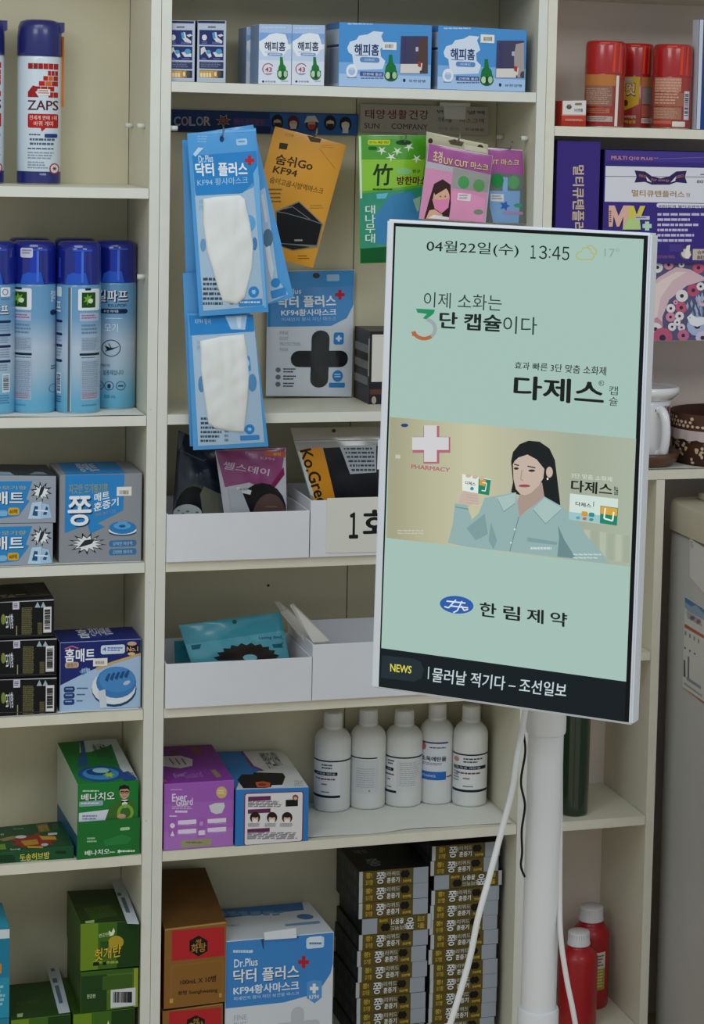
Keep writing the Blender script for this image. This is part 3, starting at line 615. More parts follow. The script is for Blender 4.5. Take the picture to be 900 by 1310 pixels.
# ------------------------------------------------------------------ green boxes lower left
c = Carton(cq('D', (-170, 630), (302, 582), (302, 644), (-170, 694)), 0.9, 12.5, Z('a5', 0.03), dict(front='#1b5230', top='#1a4a2a', left='#143a22', right='#123820', back='#103018'), 'D', skew=0)
p = c.front; p.frame('D', (-170, 630), (302, 584), (302, 644), (-170, 694)); p.textq('두송허브밤', [(86, 622), (206, 610), (206, 648), (86, 658)], '#d9c64c', 0.05); p.lines(6, 626, 76, 668, 4, '#0c2c18', 0.6); p.lines(230, 608, 278, 626, 1, '#0c2c18', 0.8); p.lines(90, 654, 200, 664, 1, '#8fae7c', 0.6, 0)
t = c.top; t.frame('D', (-120, 428), (246, 402), (302, 582), (-170, 630)); YL = '#c29a38'; RD = '#8e2a22'
t.burst(150, 525, 92, 58, RD, 9, 0.72); t.poly([(20, 498), (80, 478), (96, 494), (40, 516)], '#8c7a4c'); t.poly([(100, 520), (160, 512), (166, 552), (112, 558)], '#b8862e'); t.poly([(168, 490), (226, 500), (232, 524), (180, 520)], YL); t.poly([(118, 562), (180, 572), (182, 588), (124, 580)], YL); t.ell(104, 490, 20, 11, '#c8ccd0'); t.ell(188, 560, 14, 12, '#b8bcc0'); t.rect(160, 414, 208, 462, '#7c6432'); t.text('생약', 164, 420, 204, 456, '#b89a50', 0.03); t.lines(84, 432, 120, 440, 1, '#8ab090'); t.poly([(0, 424), (24, 428), (24, 452), (0, 452)], '#a88c3c'); t.poly([(0, 536), (40, 534), (38, 578), (0, 580)], '#6c9030'); t.text('5mg', 52, 578, 92, 592, '#b8d0b8', 0.03); t.text('50', 26, 460, 48, 470, '#b8d0b8'); t.poly([(200, 474), (232, 474), (232, 488), (200, 490)], '#c8ccc8'); t.lines(214, 418, 236, 458, 4, '#5c8860')
c.done('herbal_medicine_box', 'flat dark green box lying beside the green box with a man', 'box')
c = Carton(cq('D', (316, 330), (560, 316), (570, 634), (318, 652)), (0.3, 0.9), 15.5, Z('a5', 0.03), dict(front='#1d7a34', top='#1f7a38', left='#b4c2b4', right='#cfd8dc', back='#226633'), 'D', back=((235, 160), (478, 142)))
p = c.front; p.frame('D', (316, 330), (562, 316), (570, 634), (318, 652)); W = '#e8efe8'
for d, col, b in ((3, '#0a3a18', 0.08), (0, W, 0.05)): p.textq('베나치오', [(330+d, 372+d), (466+d, 360+d), (466+d, 398+d), (330+d, 400+d)], col, b)
p.lines(336, 356, 410, 366, 1, '#b8d8b8'); p.rrect(322, 404, 420, 420, '#8fa8b0', 4); p.lines(330, 408, 412, 416, 1, '#e0e8ea'); p.poly([(322, 452), (444, 438), (436, 490), (322, 496)], '#d4d8e4'); p.lines(336, 462, 410, 486, 2, '#8088a8')
JK = '#3c6a2a'; SK = '#c49a7c'
p.poly([(430, 484), (446, 430), (478, 398), (540, 396), (550, 420), (548, 478)], JK); p.poly([(494, 398), (520, 396), (518, 430), (500, 432)], '#dfe4e2'); p.poly([(494, 400), (508, 404), (522, 399), (522, 409), (508, 406), (495, 411)], '#15181a'); p.ell(506, 366, 20, 28, SK); p.poly([(482, 360), (484, 340), (504, 332), (524, 340), (526, 360), (518, 350), (490, 352)], '#17130f'); p.line([(488, 362), (524, 362)], 3, '#2c2018'); p.arc(497, 364, 8, 6, 2, '#2c2018'); p.arc(515, 364, 8, 6, 2, '#2c2018'); p.line([(498, 381), (514, 381)], 2, '#8c4a40'); p.arc(512, 452, 34, 36, 13, '#7ea83a'); p.ell(496, 468, 18, 11, SK)
lip = MB(); f0 = c.c; qx = Quad([f0[0], f0[1], f0[2], f0[3]]); G2 = '#1f7030'
q = [qx.pos(-0.012, 0.5, 0.32), qx.pos(1.02, 0.5, 0.32), qx.pos(1.02, 0.998, 0.32), qx.pos(-0.012, 0.998, 0.32)]; q2 = [p_-qx.n*0.12 for p_ in q]
lip.hexa(q+q2, [G2]*6); pl = Print(lip, Quad(q)); pl.frame('D', (314, 494), (570, 478), (572, 634), (316, 654))
pl.lines(356, 560, 400, 586, 2, '#9cc49c'); pl.poly([(424, 572), (500, 548), (540, 566), (520, 590), (430, 596)], '#2b8040'); pl.rrect(490, 520, 530, 530, '#a8cca8'); pl.textq('베나치오', [(348, 616), (450, 608), (450, 632), (348, 638)], W, 0.05); pl.lines(450, 622, 474, 632, 1, '#b8d8b8'); pl.lines(484, 618, 552, 628, 1, '#d8e8d8', 0.7, 0); pl.burst(488, 622, 8, 10, '#d8e8d8', 5)
t = c.top; t.frame('D', (230, 160), (480, 142), (560, 316), (316, 330))
t.poly([(322, 152), (480, 142), (560, 312), (520, 310), (490, 270), (360, 250), (316, 230)], '#c6cfd2'); t.poly([(238, 160), (322, 152), (322, 230), (400, 262), (480, 280), (558, 316), (316, 330)], '#1f7a38'); t.poly([(310, 262), (330, 200), (322, 154), (340, 152), (352, 230), (420, 262)], '#2a5c8c'); t.ell(408, 290, 94, 32, '#235090'); t.ell(408, 290, 74, 24, '#3f8cc0'); t.ell(400, 284, 52, 14, '#1f4680'); t.ell(408, 278, 34, 10, '#9ccbd8'); t.burst(440, 296, 26, 12, '#a4c83c', 6); t.poly([(480, 290), (520, 280), (556, 310), (500, 318)], '#2a4a90'); t.textq('베나치오', [(370, 170), (424, 164), (468, 236), (410, 244)], '#3c5848', 0.05); t.lines(520, 286, 552, 302, 2, '#5c7084')
p = c.left; p.lay.append(((0, 0, 1, 1), 0)); p.full('#b8c2b6', 0.02, 0.0, 1, 0.62); p.full('#24587c', 0.02, 0.7, 1, 1)
c.done('digestive_medicine_box', 'tall green display box printed with a man in a bow tie', 'box'); tl = lip.build('display_lip', c.o, c.ob); tl['label'] = 'darker green front lip of the display tray'
# bottom left: olive green drink boxes
def herb(qf, y, depth, zs, label, k, name='hangover_drink_box'):
    c = Carton(qf, y, depth, zs, dict(front='#4a6e1c', top='#2c4a16', left='#3a5616', right='#7c9028', back='#2c4416'), 'D')
    p = c.front; L = '#8ca028'; DG = '#16340f'
    if k in (0, 2, 3):
        fr = {0: [(318, 900), (570, 904), (566, 1076), (334, 1094)], 2: [(-2+300, 1296), (552, 1274), (548, 1444), (300, 1470)], 3: [(42, 1300), (290, 1276), (286, 1440), (46, 1464)]}[k]
        p.frame('D', *fr); dx = {0: 0, 2: -24, 3: -285}[k]; dy = {0: 0, 2: 380, 3: 382}[k]
        p.full('#6c8a20', 0.0, 0, 0.3, 1); p.full('#40661c', 0.3, 0, 0.62, 1); p.full('#1b3d14', 0.62, 0, 1, 1)
        p.ell(478+dx, 985+dy, 32, 26, '#b09a2c'); p.rect(415+dx, 980+dy, 450+dx, 1006+dy, '#2a5020')
        for d, col, b in ((0, '#1a1408', 0.12), (0, '#d8b83a', 0.04)): p.textq('헛개탄', [(392+dx, 1010+dy), (500+dx, 990+dy), (500+dx, 1040+dy), (392+dx, 1056+dy)], col, b)
        p.poly([(452+dx, 960+dy), (448+dx, 936+dy), (460+dx, 944+dy), (468+dx, 926+dy), (474+dx, 940+dy), (468+dx, 956+dy)], '#dfe8c0'); p.textq('편강한', [(406+dx, 948+dy), (450+dx, 942+dy), (450+dx, 958+dy), (406+dx, 964+dy)], '#cfe0a8', 0.02); p.lines(386+dx, 1056+dy, 505+dx, 1070+dy, 1, '#98a040', 0.6); p.rect(388+dx, 1060+dy, 414+dx, 1072+dy, '#122008'); p.rect(428+dx, 1058+dy, 444+dx, 1070+dy, '#122008')
    else:
        p.frame('D', (330, 1100), (566, 1080), (560, 1240), (330, 1268)); p.full('#1e4016', 0.0, 0, 0.45, 1); p.full('#4f7222', 0.45, 0, 0.9, 0.62); p.full('#8f9c2a', 0.92, 0, 1, 1); p.full('#38601c', 0.0, 0.0, 0.9, 0.1); p.rect(420, 1116, 540, 1160, '#3c5c1e'); p.textq('편강한', [(356, 1190), (392, 1188), (392, 1204), (356, 1208)], '#c8d8b0', 0.03)
        p.bars(454, 1172, 550, 1234, 14, '#1a1c1a', '#cfd2d4')
    if k in (0, 3):
        t = c.top
        if k == 0:
            t.frame('D', (250, 700), (470, 690), (570, 904), (318, 900)); t.full('#243c14'); t.poly([(318, 800), (430, 790), (470, 860), (360, 880)], '#31501c'); t.textq('헛개탄', [(320, 806), (420, 796), (440, 826), (330, 836)], '#5c5c1c', 0.05); t.poly([(335, 886), (372, 880), (376, 908), (340, 905)], '#a8b880')
        else:
            t.frame('D', (20, 1040), (230, 1026), (290, 1276), (42, 1300)); t.full('#24441a'); t.textq('헛개탄', [(70, 1160), (160, 1150), (166, 1176), (76, 1188)], '#4c5c20', 0.05); t.poly([(70, 1250), (95, 1246), (92, 1276), (70, 1278)], '#a8b880')
    ob = c.done(name, label, 'box', 'olive green drink boxes'); return c
cA = herb(cq('D', (322, 902), (570, 888), (566, 1074), (334, 1094)), 0.4, 15, None, 'upper olive green drink box with a white strip along its top', 0)
def strip(c, pts, txt, name='price_strip'):
    mb = MB(); z = (c.c[0].z+c.c[1].z)/2+0.1; q = [hitz(*cp('D', *p), z) for p in pts]
    mb.hexa([q[0]+V((0, 0, 0.1)), q[1]+V((0, 0, 0.1)), q[2]+V((0, 0, 0.1)), q[3]+V((0, 0, 0.1)), q[0], q[1], q[2], q[3]], ['#c4cbd2']*6)
    p = Print(mb, Quad([x+V((0, 0, 0.1)) for x in q]), 'D'); p.H = solve8(cq('D', *pts), [(0, 0), (1, 0), (1, 1), (0, 1)])
    for u0, v0, u1, v1 in txt: p.put([(u0, v0), (u1, v0), (u1, v1), (u0, v1)], [(0, 1, 2, 3)], '#5a7080')
    ob = mb.build(name, c.o, c.ob); ob['label'] = 'white paper strip on the top'
strip(cA, [(444, 700), (490, 694), (568, 902), (520, 900)], [(0.25, 0.5, 0.6, 0.8), (0.1, 0.4, 0.4, 0.46)])
zA = min(cA.c[2].z, cA.c[3].z)
cB = herb(cq('D', (330, 1100), (568, 1080), (562, 1240), (330, 1268)), 0.4, 15, None, 'olive green drink box with white barcode, second from the top of its stack', 1)
cC = herb(cq('D', (296, 1272), (552, 1246), (548, 1420), (300, 1450)), 0.4, 15, Z('a6', 0.05), 'olive green drink box at the bottom edge under the barcode box', 2)
cD = herb(cq('D', (42, 1296), (290, 1270), (286, 1440), (46, 1464)), 0.4, 14, Z('a6', 0.05), 'olive green drink box left of the stack, white strip on its top', 3)
strip(cD, [(178, 1034), (226, 1026), (286, 1262), (240, 1268)], [(0.25, 0.55, 0.6, 0.85), (0.2, 0.42, 0.6, 0.5), (0.3, 0.1, 0.6, 0.3)])
for k in (cC, cD):
    pass
c = Carton(cq('D', (-120, 925), (36, 915), (42, 1284), (-120, 1300)), 0.6, 11, None, dict(front='#1f7c9c', top='#2a9ab8', left='#1c7090', right='#155a78', back='#155a78'), 'D')
p = c.front; p.frame('D', (-120, 925), (36, 915), (42, 1284), (-120, 1300)); p.full('#cfd8dc', 0, 0.02, 1, 0.12); p.full('#2a90b0', 0, 0.55, 1, 1); p.rrect(-20, 1060, 6, 1100, '#d0862c', 6); p.lines(-90, 1150, 30, 1240, 5, '#8fc4d4')
c.done('teal_medicine_box', 'teal box cut by the left edge on the bottom left shelf', 'box')
# hidden lower boxes that carry the visible ones
def support(c, name, label):
    f = c.c; zb = lambda x: ZA['a6'](x)+0.05; mb = MB(); q = []
    for i in (3, 2): pass
    top = [f[3], f[2], f[6], f[7]]; z1 = min(p.z for p in top)-0.03
    cc = [V((top[0].x, top[0].y, z1)), V((top[1].x, top[1].y, z1)), V((top[1].x, top[1].y, zb(top[1].x))), V((top[0].x, top[0].y, zb(top[0].x)))]
    cc += [V((p.x, top[2].y, p.z)) for p in cc]; mb.hexa(cc, ['#3a5a1c' if 'olive' in label else '#2a8098']*6); o = (cc[2]+cc[3]+cc[6]+cc[7])/4
    tag(mb.build(name, o), label, 'box')
support(c, 'teal_medicine_box', 'lower teal box below the one at the left edge')
# ================================================================== middle unit, top shelf
def usebox(x0, x1, label):
    c = Carton(cq('E', (x0, 90), (x1, 92), (x1, 364), (x0, 360)), 1.2, 6.5, Z('c1', 0.04), dict(front='#b9c2d0', top='#232a60', left='#20264e', right='#aab4c4', back='#20264e'), 'E')
    p = c.front; p.frame('E', (180, 90), (308, 92), (308, 364), (180, 360)); p.H = solve8([proj(q) for q in p.s.q], [(0, 0), (1, 0), (1, 1), (0, 1)]); p.c = 'E'
    d = x1-308; NV = '#27336e'
    p.rect(184+d, 92, 304+d, 104, '#1c2458'); p.lines(228+d, 116, 262+d, 126, 1, '#5a6478', 0.8, 0); p.rect(190+d, 132, 296+d, 200, NV); p.rect(190+d, 204, 296+d, 268, NV); p.rect(190+d, 272, 296+d, 306, '#343c64'); p.rect(190+d, 310, 296+d, 346, '#2c3054')
    p.lines(196+d, 276, 290+d, 302, 3, '#767c98', 0.5); SK = '#d9d6d8'; TQ = '#4f9cc4'
    p.ell(212+d, 166, 11, 13, SK); p.poly([(246+d, 146), (264+d, 142), (270+d, 166), (292+d, 182), (290+d, 192), (266+d, 188), (252+d, 170)], SK); p.poly([(270+d, 156), (288+d, 150), (296+d, 158), (280+d, 164)], SK); p.poly([(246+d, 146), (258+d, 144), (262+d, 170), (250+d, 172)], TQ)
    p.poly([(196+d, 214), (212+d, 206), (218+d, 222), (206+d, 236), (196+d, 244)], SK); p.poly([(212+d, 222), (236+d, 226), (244+d, 250), (232+d, 256), (222+d, 240)], SK); p.ell(230+d, 230, 10, 9, TQ); p.poly([(248+d, 232), (274+d, 228), (292+d, 238), (292+d, 252), (262+d, 252)], SK); p.ell(276+d, 228, 14, 12, TQ)
    for q in ((200, 184, 226, 196), (246, 186, 292, 196), (200, 256, 222, 266), (250, 258, 290, 266)): p.lines(q[0]+d, q[1], q[2]+d, q[3], 2, '#7886c0')
    p.rect(190+d, 312, 260+d, 344, '#c89a4c')
    for k in range(4): p.rrect(193+d+k*13, 322, 203+d+k*13, 342, '#e8d6a8', 3)
    p.poly([(250+d, 316), (270+d, 312), (272+d, 342), (250+d, 344)], '#b88838'); p.ell(260+d, 328, 6, 10, '#e8d6a8'); p.ell(277+d, 328, 9, 14, '#55503c')
    p.rect(184+d, 348, 304+d, 361, '#b4bccb')
    c.done('instruction_box', label, 'box', 'navy and white boxes on the middle top shelf')
usebox(64, 170, 'leftmost navy and white box with hand pictures, partly behind the upright'); usebox(181, 308, 'navy and white box with hand pictures, second from left on top shelf')
def refill(x0, x1, yt, yb, y, label, shade=False):
    c = Carton(cq('E', (x0, yt), (x1, yt+2), (x1, yb+1), (x0, yb)), y, 6, Z('c1', 0.04), dict(front='#cfd9ec', top='#1a1c24', left='#8aa4c8', right='#9ab0d0', back='#7890b8'), 'E')
    p = c.front; p.c = 'E'; d = x0-453
    p.full('#a9c2e6', 0, 0, 1, 0.14); p.full('#7fa6dc', 0, 0.14, 1, 0.3); p.full('#c3d2ea', 0, 0.3, 1, 0.6); p.full('#d9dfec', 0, 0.6, 1, 1); p.lines(464+d, yt+12, 580+d, yt+20, 1, '#c8d8f0', 0.6, 0.1)
    p.poly([(453+d, 184), (482+d, 168), (500+d, 152), (530+d, 146), (570+d, 152), (584+d, 190), (592+d, 196), (594+d, 215), (578+d, 222), (562+d, 245), (476+d, 250), (455+d, 215)], '#e6ebf3'); p.ell(588+d, 182, 8, 15, '#8cb0e0')
    p.text('해피홈', 478+d, 184, 570+d, 226, '#22345e', 0.06); p.line([(480+d, 230), (538+d, 231)], 2, '#7a8cb4'); p.rrect(490+d, 234, 558+d, 248, '#7fa0d0'); p.lines(500+d, 238, 550+d, 245, 1, '#dfe8f6')
    p.arc(494+d, 306, 26, 26, 4, '#a84a5c', 150, 330); p.arc(494+d, 306, 26, 26, 2, '#6a5878', 60, 150); p.text('43', 480+d, 298, 510+d, 318, '#a03048', 0.05); p.lines(484+d, 324, 514+d, 330, 1, '#a87080')
    G = '#1f7a38'; p.poly([(546+d, 252), (558+d, 252), (562+d, 284), (572+d, 296), (574+d, 312), (538+d, 312), (540+d, 296), (546+d, 284)], G); p.ell(557+d, 330, 24, 25, '#2a6a30'); p.rect(534+d, 312, 580+d, 322, G); p.ell(546+d, 328, 9, 14, '#b9d6b0'); p.ell(570+d, 328, 8, 14, '#a9cca4'); p.rect(553+d, 318, 562+d, 346, '#184a20')
    p.ell(472+d, 361, 5, 5, '#2c3850'); p.text('유한양행', 480+d, 357, 526+d, 366, '#2c3850', 0.03); p.lines(552+d, 358, 584+d, 366, 1, '#8a98b4')
    c.done('repellent_refill_box', label, 'box', 'pale blue refill boxes with a green bottle')
refill(398, 545, 120, 360, 7.6, 'pale blue refill box half hidden behind its two neighbours'); refill(453, 598, 107, 374, 1.3, 'left pale blue refill box of the front pair, printed with 43'); refill(600, 744, 110, 377, 1.3, 'right pale blue refill box of the front pair, next to the window box')
# window boxes with a vaporizer showing
def winbox(q, d, dy, label, gl):
    c = Carton(q, 0.9, 8, Z('c1', 0.04), dict(front='#4b92d2', top='#2b60a4', left='#c3ccd8', right='#3c78b8', back='#3468a8'), 'F')
    p = c.front; p.c = 'F'; X = lambda x: x+d
    p.full('#7fb0e2', 0, 0.62, 1, 0.8); p.full('#a9c6ea', 0, 0.8, 1, 1); p.lines(X(442), 122+dy, X(562), 134+dy, 1, '#a8cbee', 0.6, 0.1)
    p.poly([(X(440), 232+dy), (X(452), 205+dy), (X(480), 196+dy), (X(492), 178+dy), (X(530), 172+dy), (X(556), 158+dy), (X(600), 162+dy), (X(590), 180+dy), (X(600), 206+dy), (X(604), 222+dy), (X(586), 236+dy), (X(588), 270+dy), (X(608), 290+dy), (X(596), 326+dy), (X(470), 330+dy), (X(462), 262+dy), (X(446), 252+dy)], '#d6e2f2')
    p.text('해피홈', X(472), 212+dy, X(580), 268+dy, '#223a6c', 0.07); p.line([(X(476), 264+dy), (X(530), 266+dy)], 3, '#54699c'); p.rrect(X(496), 272+dy, X(582), 298+dy, '#5b8cc4', 10); p.text('리퀴드', X(516), 279+dy, X(562), 292+dy, '#d8e6f6', 0.02)
    p.ell(X(460), 334+dy, 25, 30, '#e6ebf4'); p.ell(X(460), 336+dy, 15, 17, '#a9bfe2'); p.poly([(X(448), 330+dy), (X(460), 318+dy), (X(472), 330+dy)], '#c8d6ec')
    p.rrect(X(496), 336+dy, X(600), 360+dy, '#4a5c94', 4); p.text('간편해 좋은', X(508), 342+dy, X(594), 356+dy, '#dfe6f2', 0.03); p.lines(X(500), 364+dy, X(600), 370+dy, 1, '#3a4c84', 0.8, 0); p.lines(X(440), 362+dy, X(484), 368+dy, 1, '#4a6094')
    G = '#15743a'; p.poly([(X(624), 262+dy), (X(638), 262+dy), (X(642), 296+dy), (X(654), 312+dy), (X(658), 338+dy), (X(606), 338+dy), (X(610), 312+dy), (X(622), 296+dy)], G); p.ell(X(633), 356+dy, 30, 25, '#1d5c2c'); p.rect(X(606), 332+dy, X(660), 344+dy, G); p.ell(X(619), 354+dy, 11, 15, '#bcd8b4'); p.ell(X(648), 354+dy, 10, 15, '#a8ca9c'); p.rect(X(628), 340+dy, X(638), 368+dy, '#123c1c')
    p.ell(X(692), 376+dy, 6, 8, '#26324c'); p.text('유한양행', X(712), 372+dy, X(786), 386+dy, '#26324c', 0.03)
    l = c.left; l.full('#2c3a66', 0.1, 0.34, 1, 0.38); l.full('#9aa6b8', 0.3, 0.4, 1, 0.95); l.full('#4f86c4', 0, 0.0, 1, 0.1); l.lines
    ob = c.done('liquid_vaporizer_box', label, 'box', 'blue window boxes with a plug-in vaporizer')
    # window cut-out with the device behind clear film
    mb = MB(); P0 = Print(mb, c.front.s); P0.c = 'F'; P0.H = c.front.H
    lay = 0.012*10
    pts = [P0.uv(X(a), b+dy) for a, b in ((678, 180), (796, 180), (796, 345), (672, 345))]
    q0 = [c.front.s.pos(u, v, 0.10) for u, v in pts]; pq = Print(mb, Quad(q0)); 
    mb.add(q0, [(3, 2, 1, 0)], mat('#342f58', 0.15, coat=0.8)); pq.H = solve8(cq('F', (X(678), 180+dy), (X(796), 180+dy), (X(796), 345+dy), (X(672), 345+dy)), [(0, 0), (1, 0), (1, 1), (0, 1)]); pq.c = 'F'
    pq.poly([(X(760), 195+dy), (X(796), 188+dy), (X(796), 345+dy), (X(768), 345+dy), (X(752), 300+dy), (X(752), 240+dy)], gl); pq.rect(X(674), 302+dy, X(760), 345+dy, '#dcd6d2'); pq.poly([(X(756), 300+dy), (X(772), 298+dy), (X(768), 330+dy), (X(752), 338+dy)], '#dcd6d2'); pq.poly([(X(750), 290+dy), (X(766), 294+dy), (X(764), 318+dy), (X(752), 312+dy)], '#a83a34'); pq.rrect(X(742), 226+dy, X(754), 246+dy, '#b8b4c8', 4); pq.ell(X(790), 332+dy, 12, 18, '#4c4644'); pq.poly([(X(690), 190+dy), (X(704), 190+dy), (X(700), 298+dy), (X(688), 298+dy)], '#403a68')
    w = mb.build('window', c.o, ob); w['label'] = 'clear window showing a dark purple and white device'
    return c
c = winbox(cq('F', (-24, 98), (386, 112), (386, 392), (-24, 377)), -427, -22+2, 'left blue window box showing a plug-in vaporizer, top shelf', '#56403c'); price(c, 'front', 'F', 168, 186, 230, 222)
c = winbox(cq('F', (414, 112), (806, 134), (804, 402), (414, 390)), 0, 0, 'right blue window box showing a plug-in vaporizer, beside the upright', '#a89c9c'); price(c, 'front', 'F', 606, 152, 666, 192)
# ================================================================== signs fixed under the top shelf
def sign(name, label, cat, crop, q, y, col, draw, th=0.25):
    f = [hit(*cp(crop, *p), y) for p in q]; mb = MB(); mb.hexa(f+[p+V((0, th, 0)) for p in f], [col]*6); p = Print(mb, Quad(f), crop); draw(p)
    o = (f[2]+f[3])/2; return tag(mb.build(name, o), label, cat)
def d_color(p):
    p.frame('E', (66, 484), (893, 506), (890, 600), (66, 584))
    NB = '#1a3f80'; p.full('#1b3a72', 0, 0, 0.6, 1); p.full('#2a63ac', 0.52, 0.05, 1, 1); p.poly([(66, 528), (512, 530), (512, 584), (66, 584)], '#16305f')
    for k, (ch, cc) in enumerate(zip('COLOR', ('#6f9ac4', '#a8707c', '#8c8cb4', '#7a98b8', '#b8a4a0'))): x = 78+k*34; p.text(ch, x, 516, x+30, 557, '#c8c4c8', 0.07); p.text(ch, x+2, 518, x+28, 555, cc, 0.02)
    p.burst(302, 535, 36, 30, '#c8b8a8', 7, 0.5, 1.57); p.burst(302, 535, 31, 25, '#7a2c34', 7, 0.5, 1.57); p.ell(302, 534, 12, 9, '#8e5a3c')
    p.rrect(346, 522, 510, 560, '#2a4a90', 4); p.text('마스크전문점', 352, 526, 484, 556, '#8e4a68', 0.05)
    HD = '#17151b'
    def head(cx, cy, hair, face, mask, hat=None):
        p.ell(cx, cy, 26, 34, hair); p.ell(cx, cy+4, 17, 22, face); p.poly([(cx-16, cy+4), (cx+16, cy+4), (cx+12, cy+26), (cx-12, cy+26)], mask); p.poly([(cx-22, cy-4), (cx-8, cy-28), (cx+14, cy-26), (cx+18, cy-6), (cx, cy-12)], hair)
        if hat: p.poly([(cx-32, cy-4), (cx-20, cy-34), (cx+14, cy-36), (cx+32, cy-6), (cx, cy-10)], hat)
    head(542, 540, HD, '#c8a890', '#20242c'); head(612, 545, '#5c1f30', '#d8b49c', '#d8d4d4'); head(692, 548, '#2c2420', '#c89a80', '#b8402c', '#d6d0c4'); head(772, 544, HD, '#dcc0b0', '#1c1e24'); head(838, 550, HD, '#e0ccc0', '#dcdad8'); p.rect(826, 560, 850, 590, '#dcdad8')
sign('color_sign', 'long blue banner reading COLOR with masked faces above the hanging pouches', 'sign', 'E', [(66, 484), (893, 506), (890, 600), (66, 584)], 18.6, '#1d3c74', d_color)
def d_sun(p):
    p.frame('F', (72, 460), (640, 474), (638, 600), (70, 582)); MR_ = '#7c3440'; GR = '#55504c'
    for k, ch in enumerate('태양생활건강'): x = 92+k*47; p.text(ch, x, 484+k*0.6, x+38, 526+k*0.6, MR_, 0.04)
    p.text('SUN', 88, 544, 152, 570, GR, 0.03); p.text('&', 168, 550, 186, 570, '#a8a49c', 0.02); p.text('COMPANY', 204, 546, 362, 576, GR, 0.03); p.line([(80, 532), (370, 536)], 2, '#b0aaa0')
    p.text('밴드·온열팩', 404, 486, 620, 508, '#3f3f48', 0.03); p.text('가위가늘', 406, 518, 470, 542, '#34445c', 0.04); p.text('마스크랙', 506, 522, 618, 546, '#7c4a48', 0.03); p.text('판매 문의', 410, 562, 500, 578, '#8a847c', 0.02); p.text('위생용품', 530, 566, 618, 582, '#8a504c', 0.02)
s1 = sign('company_sign', 'pale cardboard sign reading SUN COMPANY in Korean and English', 'sign', 'F', [(72, 460), (640, 474), (638, 600), (70, 582)], 18.0, '#b3ab9f', d_sun)
o = V(s1.location)/S-V((0, 0, EYE)); mb = MB(); f = [hit(*cp('F', x, y), 17.9) for x, y in ((424, 452), (560, 456), (556, 472), (424, 470))]; mb.hexa(f+[p+V((0, 0.08, 0)) for p in f], [mat('#dcd8d0', 0.2)]*6)
f = [hit(*cp('F', x, y), 17.88) for x, y in ((440, 470), (540, 474), (536, 530), (444, 526))]; mb.hexa(f+[p+V((0, 0.06, 0)) for p in f], [mat('#c8c4ba', 0.15, coat=0.6)]*6); mb.build('tape', o, s1)
